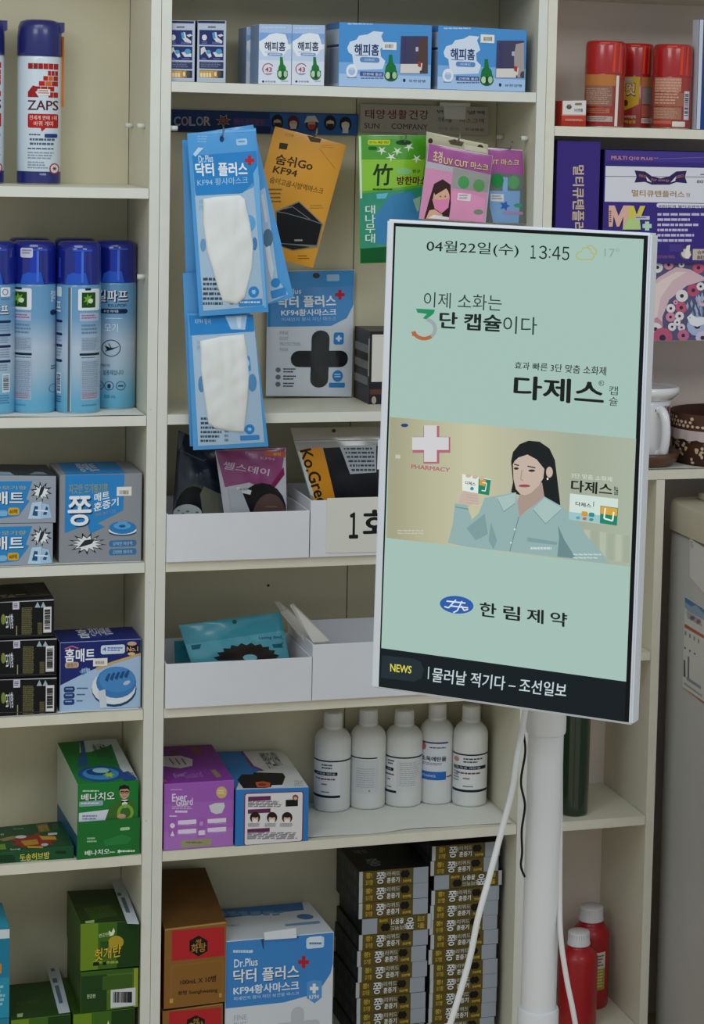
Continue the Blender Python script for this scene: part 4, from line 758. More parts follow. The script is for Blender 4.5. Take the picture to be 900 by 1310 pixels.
# ================================================================== pouches
class Pouch:
    """sealed flat pack: photo corners TL TR BR BL on a plane with given depth at top and bottom"""
    def __init__(s, crop, q, yt, yb, thick, mfront, mback=None, nu=24, nv=32, wr=0.06, seed=1, seal=0.06, pw=0.6, yl=0.0):
        f = [hit(*cp(crop, *q[0]), yt), hit(*cp(crop, *q[1]), yt+yl), hit(*cp(crop, *q[2]), yb+yl), hit(*cp(crop, *q[3]), yb)]
        s.f = f; rnd = random.Random(seed); ph = [rnd.uniform(0, 6.28) for _ in range(8)]
        def bulge(u, v):
            a = min(1, max(0, min(u, 1-u)/0.5)); b = min(1, max(0, min(v, 1-v)/0.5))
            g = (math.sin(math.pi/2*a)*math.sin(math.pi/2*b))**pw
            w = wr*(math.sin(9*u+7*v+ph[0])+0.7*math.sin(17*u-11*v+ph[1])+0.6*math.sin(6*u+19*v+ph[2])+0.4*math.sin(20*u+5*v+ph[3]))
            return thick*0.55*g+w*(0.25+0.75*g)
        s.surf = Quad(f, bulge, (nu, nv)); s.mb = MB(); back = lambda u, v: -thick*0.45*((math.sin(math.pi*u)*math.sin(math.pi*v))**0.6 if 0 < u < 1 and 0 < v < 1 else 0)-0.03+ (bulge(u, v) if u in (0, 1) or v in (0, 1) else 0)
        P = lambda i, j: (i/nu, j/nv)
        fr = [s.surf.pos(*P(i, j), 0) for j in range(nv+1) for i in range(nu+1)]; bk = [s.surf.flat(*P(i, j))+s.surf.n*back(*P(i, j)) for j in range(nv+1) for i in range(nu+1)]
        N = nu+1; fs = [(j*N+i, (j+1)*N+i, (j+1)*N+i+1, j*N+i+1) for j in range(nv) for i in range(nu)]
        s.mb.add(fr, fs, mfront, True); s.mb.add(bk, [tuple(reversed(g)) for g in fs], mback or mfront, True)
        edge = [i for i in range(nu+1)]+[j*N+nu for j in range(1, nv+1)]+[nv*N+i for i in range(nu-1, -1, -1)]+[j*N for j in range(nv-1, 0, -1)]
        m_ = len(edge); s.mb.add([fr[i] for i in edge]+[bk[i] for i in edge], [(k, (k+1) % m_, m_+(k+1) % m_, m_+k) for k in range(m_)], mfront)
        s.p = Print(s.mb, s.surf, crop, step=0.02); s.p.H = solve8(cq(crop, *q), [(0, 0), (1, 0), (1, 1), (0, 1)]); s.o = (f[2]+f[3])/2
    def done(s, name, label, cat, group=None): s.ob = tag(s.mb.build(name, s.o), label, cat, group); return s.ob
    def raised(s, name, crop, pts, col, h, label=None, seg=8):
        """an item showing inside / under the film: low relief with rounded rim, a child mesh"""
        mb = MB(); uv = []; sv = s.p.c; s.p.c = crop
        dense = []
        for (xa, ya), (xb, yb_) in zip(pts, pts[1:]+pts[:1]):
            for k in range(5): dense.append((xa+(xb-xa)*k/5, ya+(yb_-ya)*k/5))
        for x, y in dense: uv.append(s.p.uv(x, y))
        s.p.c = sv; cu = sum(a for a, b in uv)/len(uv); cv = sum(b for a, b in uv)/len(uv); n = len(uv); rings = []
        wv = lambda a, b: 1+0.34*math.sin(34*a+3*b)*math.sin(3.1*b+1)+0.22*math.sin(15*b-9*a)+0.15*math.sin(41*b+13*a)
        for k, hh in ((1.0, 0.0), (0.985, h*0.45), (0.95, h*0.75), (0.88, h*0.9), (0.76, h), (0.62, h), (0.47, h), (0.32, h), (0.16, h)):
            rings.append([s.surf.pos(cu+(a-cu)*k, cv+(b-cv)*k, hh*wv(cu+(a-cu)*k, cv+(b-cv)*k)+0.05) for a, b in uv])
        vs_ = [p for r in rings for p in r]; fs = [(i*n+j, i*n+(j+1) % n, (i+1)*n+(j+1) % n, (i+1)*n+j) for i in range(len(rings)-1) for j in range(n)]; fs.append(tuple((len(rings)-1)*n+j for j in range(n)))
        mb.add(vs_, fs, col, True); ob = mb.build(name, s.o, s.ob)
        if label: ob['label'] = label
        return mb, ob
    def hole(s, crop, x, y, r=6, col='#1e2a3a'): sv = s.p.c; s.p.c = crop; s.p.ell(x, y, r, r, col, 12); s.p.c = sv
FILM = mat('#4a9cdc', 0.22, coat=0.7); FILMD = mat('#2f7cc2', 0.22, coat=0.7); CLR = mat('#a9c4dc', 0.15, coat=0.9); WHT = mat('#e4e6e4', 0.7, noise=0.02, bump=0.5, scale=22)
def maskpack(crop, q, y, label, kind, seed, yb=None, yl=0.0):
    P = Pouch(crop, q, y, y if yb is None else yb, 1.0, FILM, FILMD, seed=seed, wr=0.045, yl=yl); p = P.p
    if kind == 'top':
        p.poly([(134, 345), (135, 338), (372, 330), (374, 250), (396, 745), (166, 762)], CLR) if 0 else None
        p.poly([(130, 210), (140, 338), (300, 332), (350, 310), (376, 262), (396, 742), (170, 762), (150, 500)], CLR); p.rect(140, 332, 146, 340, CLR)
        p.poly([(130, 196), (362, 178), (366, 232), (350, 290), (310, 330), (142, 340)], '#2c86cc')
        p.text('Dr.Plus', 150, 196, 204, 218, '#d8e6f2', 0.04); W = '#eef3f8'
        p.textq('닥터 플러스', [(138, 222), (328, 218), (330, 268), (142, 270)], W, 0.08); p.textq('KF94 황사마스크', [(146, 280), (330, 270), (330, 296), (148, 306)], '#9ec8ec', 0.03)
        p.cross(337, 212, 18, 6, '#c02430'); p.rrect(288, 136, 330, 156, '#a8cdee', 5); p.lines(296, 142, 324, 152, 1, '#5a8cc0'); p.lines(148, 124, 190, 152, 3, '#84b8e4'); p.poly([(132, 190), (150, 166), (170, 168), (160, 178), (140, 200)], '#bcdaf2'); p.ell(236, 136, 8, 11, '#1c3c68'); p.poly([(112, 112), (362, 100), (362, 108), (114, 122)], '#6ab2e8')
        p.textq('FINE DUST', [(154, 356), (226, 350), (226, 366), (154, 372)], '#8fb0cc', 0.02); p.textq('PROTECTION MASK', [(154, 376), (330, 372), (330, 388), (154, 394)], '#8fb0cc', 0.02)
        p.ell(335, 440, 24, 30, '#5ea8e0'); p.ell(352, 692, 20, 21, '#2f86cc'); p.burst(352, 692, 11, 11, '#9fcaec', 6); p.rrect(296, 722, 386, 742, '#3a8ace', 4); p.lines(302, 727, 380, 738, 1, '#cfe2f4')
        for k in range(6): p.lines(168, 640+k*18, 262-10*(k % 3), 650+k*18, 1, '#44505c', 0.9, 0.1); p.lines(264, 640+k*18, 278, 650+k*18, 1, '#44505c', 0.9, 0)
        p.ell(168, 520, 10, 24, '#6a9cc8'); p.ell(355, 515, 10, 24, '#4c80b4'); p.poly([(350, 260), (368, 230), (400, 748), (392, 750)], '#74b6e8')
    elif kind == 'low':
        p.poly([(128, 836), (366, 826), (392, 1238), (152, 1252)], CLR); p.poly([(118, 778), (352, 776), (354, 830), (124, 842)], '#2c86cc'); p.text('KF94 황사', 140, 786, 200, 806, '#9ec8ec', 0.03)
        p.poly([(250, 780), (330, 778), (322, 824), (270, 822)], '#a9cdec'); p.poly([(290, 782), (310, 780), (306, 820), (296, 818)], '#d6e6f4')
        p.textq('FINE DUST', [(146, 860), (220, 854), (220, 868), (146, 872)], '#8fb0cc', 0.02); p.textq('PROTECTION MASK', [(148, 876), (312, 868), (312, 886), (148, 892)], '#8fb0cc', 0.02)
        p.rrect(306, 910, 342, 964, '#3f92d4', 8); p.ell(323, 936, 12, 16, '#bcdcf4'); p.ell(162, 1010, 12, 30, '#5a8cba'); p.ell(346, 1006, 16, 32, '#5a90c0'); p.ell(338, 1184, 18, 20, '#2f86cc'); p.burst(338, 1184, 10, 10, '#9fcaec', 6); p.rrect(304, 1210, 376, 1228, '#3a8ace', 4)
        for k in range(6): p.lines(160, 1136+k*18, 238-8*(k % 3), 1146+k*18, 1, '#44505c', 0.9, 0.1); p.lines(248, 1132+k*18, 262, 1144+k*18, 1, '#44505c', 0.9, 0)
    elif kind == 'side':
        p.poly([(330, 340), (392, 300), (440, 640), (480, 700), (400, 740), (300, 700)], CLR); p.ell(402, 484, 18, 34, '#54748c'); p.poly([(392, 520), (408, 512), (424, 600), (420, 650), (404, 600)], '#d4dce2'); p.ell(432, 654, 16, 18, '#2f86cc'); p.rrect(414, 686, 474, 702, '#3a8ace', 4); p.poly([(376, 330), (386, 320), (400, 420), (392, 430)], '#d0d8de')
    P.done('mask_pouch', label, 'mask pouch', 'blue mask pouches hanging on the left')
    if kind == 'top':
        pts = [(168, 352), (210, 344), (300, 338), (318, 352), (338, 440), (350, 520), (346, 600), (318, 716), (290, 738), (240, 726), (222, 680), (180, 540), (168, 440)]
        mb, ob = P.raised('face_mask', 'G', pts, WHT, 0.35, 'white folded face mask')
    if kind == 'low':
        pts = [(158, 860), (230, 846), (318, 838), (326, 880), (334, 980), (330, 1060), (318, 1196), (260, 1190), (212, 1178), (188, 1160), (170, 1040), (160, 960)]
        P.raised('face_mask', 'G', pts, WHT, 0.35, 'white folded face mask')
    return P
maskpack('G', [(96, 625), (330, 610), (372, 1240), (122, 1256)], -0.9, 'rearmost low hanging blue mask pouch, only its left and right edges show', 'back', 11)
maskpack('G', [(112, 770), (352, 776), (408, 1256), (134, 1270)], -2.2, 'lower blue mask pouch hanging in front of the shelf edge', 'low', 12)
maskpack('G', [(94, 140), (340, 120), (376, 742), (110, 768)], 0.6, 'blue mask pouch behind the front one, its left edge showing', 'back', 13)
maskpack('G', [(160, 112), (352, 84), (500, 712), (300, 770)], -0.9, 'blue mask pouch swung out to the right behind the front one', 'side', 14)
maskpack('G', [(112, 116), (362, 96), (408, 766), (156, 782)], -3.5, 'front blue mask pouch with a red cross, hanging at upper left', 'top', 15)
# yellow pouch
P = Pouch('G', [(432, 90), (692, 158), (570, 606), (314, 540)], 9, 9, 0.8, mat('#d9971f', 0.35, coat=0.4), seed=21, wr=0.03); p = P.p; BK = '#2a2215'
p.textq('숨쉬Go', [(436, 190), (572, 216), (562, 254), (430, 228)], '#3a2c12', 0.06); p.textq('KF94', [(428, 234), (512, 252), (506, 276), (420, 260)], '#3a2c12', 0.05); p.textq('숨이고웁시방역마스크', [(414, 274), (608, 318), (602, 340), (408, 296)], '#6a4a14', 0.03)
p.poly([(448, 150), (478, 154), (472, 176), (444, 172)], '#3a2c12'); p.poly([(548, 122), (600, 136), (594, 150), (560, 146)], '#4a3414'); p.textq('보건용', [(468, 112), (500, 120), (498, 130), (466, 124)], '#b07a1c', 0.02)
p.lines(596, 158, 650, 172, 2, '#b8801c'); p.lines(406, 318, 456, 376, 4, '#8a641c', 0.5); p.line([(592, 172), (650, 246)], 3, '#c08820'); p.lines(556, 378, 608, 396, 2, '#a07420'); p.lines(514, 560, 556, 578, 2, '#7a5818')
p.poly([(430, 400), (515, 363), (606, 448), (586, 532), (493, 544), (438, 524)], '#8c8468'); p.poly([(434, 404), (515, 368), (600, 448), (582, 524), (448, 516), (436, 470)], '#14161a'); p.poly([(440, 522), (494, 540), (560, 530), (450, 518)], '#1a1c20'); LG = '#7c8084'
p.line([(436, 402), (470, 408), (563, 434), (602, 448)], 2.5, LG); p.line([(462, 392), (492, 384), (556, 430)], 2.5, LG); p.line([(515, 367), (540, 388), (600, 446)], 2, LG); p.line([(446, 517), (582, 525)], 2.5, LG); p.lines(500, 502, 528, 510, 1, '#9a9c98', 0.9, 0)
P.done('mask_pouch', 'tilted yellow mask pouch picturing a black mask', 'mask pouch')
P.p.c = 'G'
# black-cross pouch standing on the shelf
P = Pouch('G', [(404, 618), (722, 612), (710, 1075), (398, 1072)], 18.0, 17.4, 1.5, mat('#d3dae2', 0.3, coat=0.5), seed=22, wr=0.04); p = P.p; W = '#eef3f8'
p.poly([(404, 618), (722, 612), (720, 740), (690, 790), (630, 818), (402, 822)], mat('#3a8cd0', 0.25, coat=0.6)); p.poly([(404, 618), (722, 612), (722, 672), (404, 680)], '#4596d8'); p.textq('Dr.Plus', [(440, 686), (522, 680), (522, 700), (440, 706)], '#d8e6f2', 0.04)
p.textq('닥터 플러스', [(438, 710), (648, 704), (650, 748), (438, 752)], W, 0.08); p.textq('KF94황사마스크', [(450, 758), (650, 754), (650, 780), (450, 782)], W, 0.06); p.textq('미세먼지 황사 차단 마스크', [(452, 788), (648, 784), (648, 798), (452, 802)], '#a8cdee', 0.02); p.cross(664, 704, 18, 6, '#c02430'); p.rrect(616, 630, 662, 654, '#a8cdee', 5); p.ell(578, 634, 13, 10, '#3a342c')
for k, t in enumerate(('FINE', 'DUST', 'PROTECTION', 'MASK')): p.text(t, 446, 838+k*20, 476+(40 if k == 2 else 0), 850+k*20, '#93a4b4', 0.02)
BL = '#2f86cc'; p.rrect(640, 842, 678, 886, BL, 8); p.cross(659, 864, 11, 4, '#d8e8f6'); p.ell(656, 1000, 20, 21, BL); p.lines(644, 992, 668, 1008, 2, '#cfe2f4'); p.rrect(624, 1024, 684, 1042, BL, 4)
for k in range(3): p.lines(458, 972+k*26, 504, 992+k*26, 2, '#3a444e', 0.5); p.ell(440, 978+k*26, 9, 9, '#6a7680')
P.done('mask_pouch', 'blue topped silver mask pouch with a large black cross window', 'mask pouch')
mb = MB(); pw_ = Print(mb, P.surf, 'G', step=0.05); pw_.H = P.p.H; BW = mat('#15171b', 0.25, coat=0.6, bump=0.4, scale=40)
pw_.rrect(558, 834, 620, 1042, BW, 30); pw_.lay = []; pw_.rrect(484, 908, 694, 968, BW, 29); wb = mb.build('window', P.o, P.ob); wb['label'] = 'black plus shaped window'
# green bamboo pouch
P = Pouch('F', [(62, 598), (366, 600), (330, 1160), (70, 1168)], 6, 6, 0.8, mat('#5fae2c', 0.2, coat=0.8), seed=23, wr=0.06); p = P.p
p.poly([(62, 598), (366, 600), (362, 740), (62, 720)], mat('#4aa024', 0.2, coat=0.8)); p.poly([(62, 720), (362, 720), (340, 840), (66, 870)], mat('#8ec82e', 0.2, coat=0.8)); p.poly([(66, 880), (350, 850), (330, 1130), (72, 1160)], mat('#2f9474', 0.15, coat=0.9)); p.poly([(130, 980), (200, 886), (290, 870), (336, 920), (330, 1100), (140, 1090)], '#3f86b8'); p.poly([(72, 1110), (330, 1090), (330, 1160), (72, 1165)], '#0f5a2c')
for x, y in ((165, 676), (233, 680), (285, 658), (206, 708), (318, 716)): p.burst(x, y, 26, 24, '#e4eedc', 5, 0.3, 0.4)
p.rrect(104, 622, 202, 648, '#c8d830', 6); p.text('은나노 세균 차단', 110, 628, 196, 642, '#34500c', 0.03); p.rrect(106, 656, 144, 674, '#1c6a24', 8); p.ell(262, 636, 34, 13, '#1a4a1c')
DG = '#163a14'; p.textq('竹', [(126, 742), (216, 738), (206, 840), (122, 846)], DG, 0.05); p.ell(262, 776, 36, 16, '#8cc884'); p.text('방한마스크', 230, 800, 400, 838, '#5c1a1c', 0.07); p.text('향균', 300, 768, 334, 784, '#24401c', 0.02); p.lines(124, 856, 210, 864, 1, '#2c5c1c', 0.8, 0)
for k in range(4): p.text('대나무'[k % 3], 92, 930+k*40, 134, 966+k*40, '#d8eae4', 0.03)
p.poly([(62, 604), (74, 604), (78, 900), (70, 900)], '#d8ecd0'); p.poly([(140, 880), (190, 876), (180, 900), (142, 902)], '#6cc0d8'); p.poly([(300, 904), (336, 890), (330, 950), (320, 960)], '#9cc4a8')
P.done('mask_pouch', 'green bamboo printed mask pouch left of the pink one', 'mask pouch')
# pink UV pouches
def uv(q, y, label, first, seed):
    P = Pouch('F', q, y, y+0.3, 0.8, mat('#b7b3bb', 0.15, coat=0.9), seed=seed, wr=0.04); p = P.p; MG = mat('#a24a92', 0.25, coat=0.6); GOLD = '#e2cf96'
    if first:
        p.poly([(374, 636), (656, 690), (648, 772), (368, 712)], MG); p.poly([(360, 740), (640, 790), (620, 984), (330, 968)], '#d993b8'); p.poly([(490, 742), (644, 772), (636, 850), (480, 830)], '#9c9c98'); p.poly([(470, 840), (560, 852), (624, 880), (616, 984), (470, 972)], '#e59ac0')
        p.textq('UV CUT 마스크', [(446, 690), (642, 728), (640, 762), (444, 732)], '#4a2030', 0.1); p.textq('UV CUT 마스크', [(446, 690), (640, 728), (638, 758), (444, 728)], GOLD, 0.05); p.textq('초경', [(398, 664), (440, 672), (436, 724), (394, 714)], GOLD, 0.06)
        p.poly([(380, 880), (400, 812), (440, 792), (476, 816), (478, 900), (470, 972), (356, 968)], '#3a2420'); p.ell(434, 876, 38, 54, '#e2b096'); p.poly([(396, 828), (430, 800), (470, 822), (450, 836), (404, 862)], '#3a2420'); p.poly([(392, 880), (430, 884), (472, 876), (466, 918), (436, 944), (404, 922)], '#e58ab4'); p.poly([(380, 930), (404, 926), (440, 950), (440, 970), (364, 968)], '#e2b096'); p.poly([(374, 966), (400, 950), (470, 962), (470, 974)], '#eeeeee')
        for cx_, cy_, cc in ((533, 806, '#4a9a58'), (598, 820, '#5e9a5c')): p.ell(cx_, cy_, 24, 28, cc)
        p.rect(508, 852, 562, 890, '#e6e0e2'); p.lines(514, 860, 556, 884, 2, '#c89aa8'); p.ell(596, 938, 20, 12, '#7c9474'); p.ell(430, 868, 3, 3, '#2a1a18'); p.ell(452, 868, 3, 3, '#2a1a18')
    else:
        p.poly([(560, 652), (790, 668), (800, 768), (556, 752)], MG); p.poly([(560, 752), (800, 768), (810, 990), (560, 985)], '#6c7470'); p.textq('UV CUT 마스크', [(570, 696), (776, 704), (774, 730), (570, 724)], '#4a2030', 0.08); p.textq('UV CUT 마스크', [(570, 696), (774, 704), (772, 728), (570, 722)], GOLD, 0.04)
        p.poly([(640, 836), (700, 838), (720, 838), (776, 838), (772, 988), (660, 986), (642, 910)], '#7ea6d4'); p.poly([(700, 776), (722, 778), (720, 842), (698, 840)], '#86aed8')
        for cx_, cy_, cc in ((676, 792, '#1f8a44'), (747, 800, '#5a9a66')): p.ell(cx_, cy_, 27, 30, cc)
        p.rect(646, 850, 704, 886, '#d6d8da'); p.lines(652, 858, 698, 880, 2, '#8a9098'); p.burst(708, 906, 24, 24, '#3a62b0', 5, 0.5); p.ell(768, 904, 20, 9, '#3a9a7c'); p.rrect(700, 930, 790, 948, '#a88cb4', 5)
    P.done('mask_pouch', label, 'mask pouch', 'pink topped sun mask pouches'); return P
uv([(560, 648), (790, 664), (806, 992), (556, 985)], 2.9, 'pink topped pouch with blue mask, beside the right upright', False, 25)
cb = Pouch('F', [(364, 582), (636, 640), (640, 740), (362, 700)], 2.1, 2.1, 0.3, mat('#b9b394', 0.3, coat=0.3), seed=26, wr=0.02); cb.p.ell(384, 624, 12, 12, '#3a2c20'); cb.p.ell(606, 654, 12, 13, '#3a2c20'); cb.p.poly([(470, 624), (500, 618), (540, 632), (530, 650), (480, 640)], '#5a5040'); cb.p.poly([(540, 640), (630, 658), (634, 680), (540, 664)], '#cfc9b0')
cb.done('pouch_header', 'olive cardboard header card above the pink pouch with a girl', 'header card')
uv([(374, 634), (658, 690), (626, 986), (330, 970)], 1.0, 'pink sun mask pouch picturing a girl in a pink mask', True, 24)
# wire hooks the pouches hang from
STEEL = mat('#a9adb2', 0.25, 0.9)
def hook(px, py, y, label):
    p = hit(px, py, y); mb = MB(); pts = [V((p.x, DEP-0.55, p.z+0.3)), V((p.x, y+2, p.z+0.3)), V((p.x, y-0.6, p.z+0.3)), V((p.x, y-1.3, p.z+0.9)), V((p.x, y-1.4, p.z+1.5))]
    mb.tube(pts, 0.14, STEEL); o = pts[0]; bm = MB(); t = tag(mb.build('display_hook', o), label, 'hook', 'wire display hooks')
    bm.box((o.x-1, DEP-0.62, o.z-1), (o.x+1, DEP-0.5, o.z+1), mat('#d6d4cc', 0.3), 0.02); bm.build('hook_plate', o, t)
hook(*cp('G', 237, 132), -3.5, 'wire hook through the front blue mask pouch'); hook(*cp('G', 576, 132), 9, 'wire hook through the yellow mask pouch'); hook(*cp('F', 262, 636), 6, 'wire hook through the green bamboo pouch'); hook(*cp('F', 500, 632), 1.0, 'wire hook through the header card of the girl pouch'); hook(*cp('F', 730, 668), 2.9, 'wire hook through the pouch with a blue mask')
# striped dark carton between the pouch and the display
c = Carton(cq('X', (473, 424), (530, 424), (530, 521), (472, 521)), 8.5, 9.5, Z('c2', 0.02), dict(front='#24222a', left='#34322e', top='#4a463e', right='#222222', back='#222222'), 'X')
p = c.front; p.rect(476, 428, 530, 488, '#d6d2c8'); p.rect(473, 498, 530, 504, '#5a3a30'); p.ell(478, 512, 3, 5, '#a89c90')
l = c.left
for k in range(3): l.full('#7d7c76', 0.05, 0.2+k*0.22, 0.9, 0.31+k*0.22)
l.full('#b8b4a8', 0.9, 0.1, 0.98, 0.62)
c.done('striped_carton', 'dark carton with grey side stripes standing between pouch and screen', 'box')
# ================================================================== trays
TW = mat('#dfe0e6', 0.55, noise=0.015); 
def tray(crop, q, y, depth, key, label, px_=None):
    f = [hit(*cp(crop, *p), y) for p in q]; x0 = (f[0].x+f[3].x)/2; x1 = (f[1].x+f[2].x)/2; zb = ZA[key](0)+0.06; z1 = (f[0].z+f[1].z)/2; th = 0.25
    t = thing('storage_tray', label, 'tray', V(((x0+x1)/2, y+depth/2, zb)), 'white open cardboard trays'); o = V(((x0+x1)/2, y+depth/2, zb))
    mb = MB(); mb.box((x0, y, zb), (x1, y+th, z1), TW, 0.07); fr = mb.build('front_wall', o, t)
    mb = MB(); mb.box((x0, y+depth-th, zb), (x1, y+depth, z1), TW, 0.07); mb.build('back_wall', o, t)
    for xx in (x0, x1-th): mb = MB(); mb.box((xx, y+th+0.02, zb), (xx+th, y+depth-th-0.02, z1), TW, 0.07); mb.build('side_wall', o, t)
    mb = MB(); mb.box((x0+th+0.02, y+th+0.02, zb), (x1-th-0.02, y+depth-th-0.02, zb+th), TW); mb.build('base', o, t)
    return t, o, (x0, x1, zb, z1)
TA = tray('I', [(42, 412), (587, 403), (586, 575), (38, 592)], -0.6, 17, 'c3', 'white tray of mask pouches on the left of the third shelf')
TB = tray('I', [(592, 362), (1130, 346), (1126, 558), (590, 574)], -0.6, 17, 'c3', 'white tray with a number label, partly behind the screen')
TC = tray('J', [(36, 386), (596, 366), (596, 540), (35, 568)], -0.6, 17, 'c4', 'white tray holding the teal pouch')
TD = tray('J', [(599, 316), (1140, 288), (1136, 500), (599, 536)], -0.6, 17, 'c4', 'nearly empty white tray on the fourth shelf behind the screen')
# number label stuck on tray B
t, o, (x0, x1, zb, z1) = TB
lab = [hit(*cp('I', x, y), -0.72) for x, y in ((655, 352), (960, 344), (960, 556), (650, 562))]; mb = MB(); mb.hexa(lab+[p+V((0, 0.1, 0)) for p in lab], [mat('#e0dfd6', 0.25, coat=0.5)]*6); p = Print(mb, Quad(lab), 'I'); p.text('1', 738, 406, 772, 506, '#1a1a1c', 0.07); p.text('회', 790, 396, 900, 508, '#1a1a1c', 0.06); mb.build('number_label', o, t)
# pouches in tray A
P = Pouch('I', [(84, 92), (270, 170), (276, 430), (60, 430)], 9, 6.5, 1.2, mat('#111a30', 0.35, coat=0.4), seed=31, wr=0.08); p = P.p
p.textq('위클리데이', [(106, 246), (240, 276), (240, 300), (106, 276)], '#2c4050', 0.03); p.line([(90, 160), (190, 206), (200, 200)], 3, '#4a6070'); p.poly([(84, 96), (114, 100), (96, 150), (82, 160)], '#5a6c80'); p.ell(150, 430, 88, 142, '#3c5238'); p.ell(150, 432, 84, 134, '#0c0d10'); p.poly([(178, 330), (192, 300), (250, 330), (280, 400), (272, 430), (194, 430)], '#69695c'); p.ell(126, 408, 62, 38, '#b9c2c0'); 
for k in range(6): p.ell(90+k*20, 396+(k*13) % 22, 7, 4, '#6a7c70')
P.done('mask_pouch', 'dark navy pouch at the left of the white tray', 'mask pouch')
P = Pouch('I', [(225, 170), (496, 158), (500, 430), (262, 430)], 5.5, 4.2, 1.2, mat('#bcbcc4', 0.3, coat=0.5), seed=32, wr=0.06); p = P.p; PK = mat('#8c3a72', 0.3, coat=0.5)
p.poly([(225, 170), (496, 158), (478, 262), (416, 330), (350, 300), (262, 318)], PK); p.poly([(420, 330), (486, 240), (490, 270), (440, 332)], '#7c1c4c'); p.textq('쎌스데이', [(258, 214), (430, 248), (424, 276), (250, 246)], '#d2b6cc', 0.04); p.poly([(410, 172), (496, 176), (494, 200), (408, 192)], '#b85c3c'); p.textq('슬림', [(444, 178), (474, 180), (474, 192), (444, 190)], '#e0c070', 0.03); p.textq('KF94', [(394, 196), (450, 202), (450, 214), (394, 208)], '#c898b4', 0.02)
p.ell(400, 420, 100, 118, '#1a1719'); p.ell(430, 428, 66, 86, '#5a4440'); p.poly([(304, 316), (358, 330), (354, 346), (302, 334)], '#d8d8d8'); p.lines(310, 322, 352, 338, 1, '#8a8a90'); p.poly([(272, 322), (320, 330), (360, 420), (290, 430)], '#b2b6bc'); p.lines(412, 388, 470, 394, 1, '#8a7468')
P.done('mask_pouch', 'pink and grey pouch with a round dark picture in the tray', 'mask pouch')
P = Pouch('I', [(512, 82), (1000, 72), (985, 400), (606, 400)], 7.5, 5.0, 1.2, mat('#8f8f8c', 0.12, coat=0.9), seed=33, wr=0.05); p = P.p
p.poly([(512, 82), (1000, 72), (990, 130), (520, 140)], mat('#a29e92', 0.2, coat=0.8)); p.line([(524, 148), (990, 138)], 5, '#b8b6ae'); p.poly([(636, 176), (990, 162), (990, 400), (690, 400)], '#14151a'); p.poly([(552, 180), (634, 174), (692, 400), (610, 400)], '#d08a1c'); p.poly([(536, 192), (556, 184), (608, 360), (590, 350)], '#c4c6c4'); p.ell(674, 98, 8, 9, '#4a3a20')
p.textq('Ko.Green', [(592, 176), (666, 398), (622, 410), (552, 186)], '#1a1410', 0.05); p.poly([(696, 168), (836, 164), (836, 274), (738, 280)], '#a8b0b4')
for k in range(6): p.lines(712+k*6, 176+k*17, 832, 186+k*17, 1, '#3c4850', 0.8, 0.1)
P.done('mask_pouch', 'clear pouch with orange band and black mask in the labelled tray', 'mask pouch')
# teal pouch and white sheets in the lower trays
P = Pouch('J', [(86, 240), (476, 190), (520, 420), (150, 440)], 7.0, 5.0, 1.4, mat('#2f8a9c', 0.3, coat=0.5), seed=41, wr=0.1); p = P.p
p.poly([(100, 318), (490, 262), (514, 366), (140, 420)], mat('#4a9cac', 0.28, coat=0.6)); p.ell(284, 229, 9, 9, '#2c4a50'); p.textq('Lasting dyed', [(380, 288), (476, 282), (476, 298), (380, 302)], '#1c4a6c', 0.04); p.poly([(130, 320), (164, 316), (160, 334), (134, 338)], '#1c5a6c'); p.poly([(434, 318), (480, 314), (478, 330), (440, 332)], '#1c5a6c')
fl = []
for k in range(22): a = math.pi*k/21; r_ = 1.0 if k % 2 else 0.86; fl.append((338-132*r_*math.cos(a), 378-66*r_*math.sin(a)))
p.poly(fl, '#2a241e'); p.ell(344, 368, 28, 12, '#7ab4c0'); p.lines(470, 292, 486, 340, 3, '#1c5a6c')
P.done('mask_pouch', 'teal pouch with a dark scalloped shape in the white tray', 'mask pouch')
mb = None
P = Pouch('J', [(68, 300), (130, 296), (132, 380), (70, 384)], 10, 10, 0.6, mat('#2f8a9c', 0.35), seed=44, wr=0.05); P.done('mask_pouch', 'small teal pouch corner behind the large teal pouch', 'mask pouch')
for k, (a, b, c_, d) in enumerate((((452, 150), (470, 150), (640, 308), (560, 312)), ((476, 192), (500, 178), (648, 306), (575, 312)), ((512, 166), (524, 162), (664, 300), (600, 306)))):
    yk = 11-3.5*k; f = [hit(*cp('J', *q), y) for q, y in ((a, yk), (b, yk+1.2), (c_, yk+1.2-2), (d, yk-2))]
    mb = MB(); n = (f[1]-f[0]).cross(f[3]-f[0]).normalized()*0.35; mb.hexa(f+[q+V((0.25, 0.9, 0.05)) for q in f], [mat('#d6d2ca', 0.7, noise=0.02)]*6); o = (f[2]+f[3])/2
    tag(mb.build('white_paper_packet', o), ('white paper packet nearest the shelf front, leaning across the tray wall' if k == 2 else 'white paper packet in the middle of the leaning three' if k == 1 else 'rearmost white paper packet leaning across the tray wall'), 'paper packet', 'white paper packets leaning in the tray')
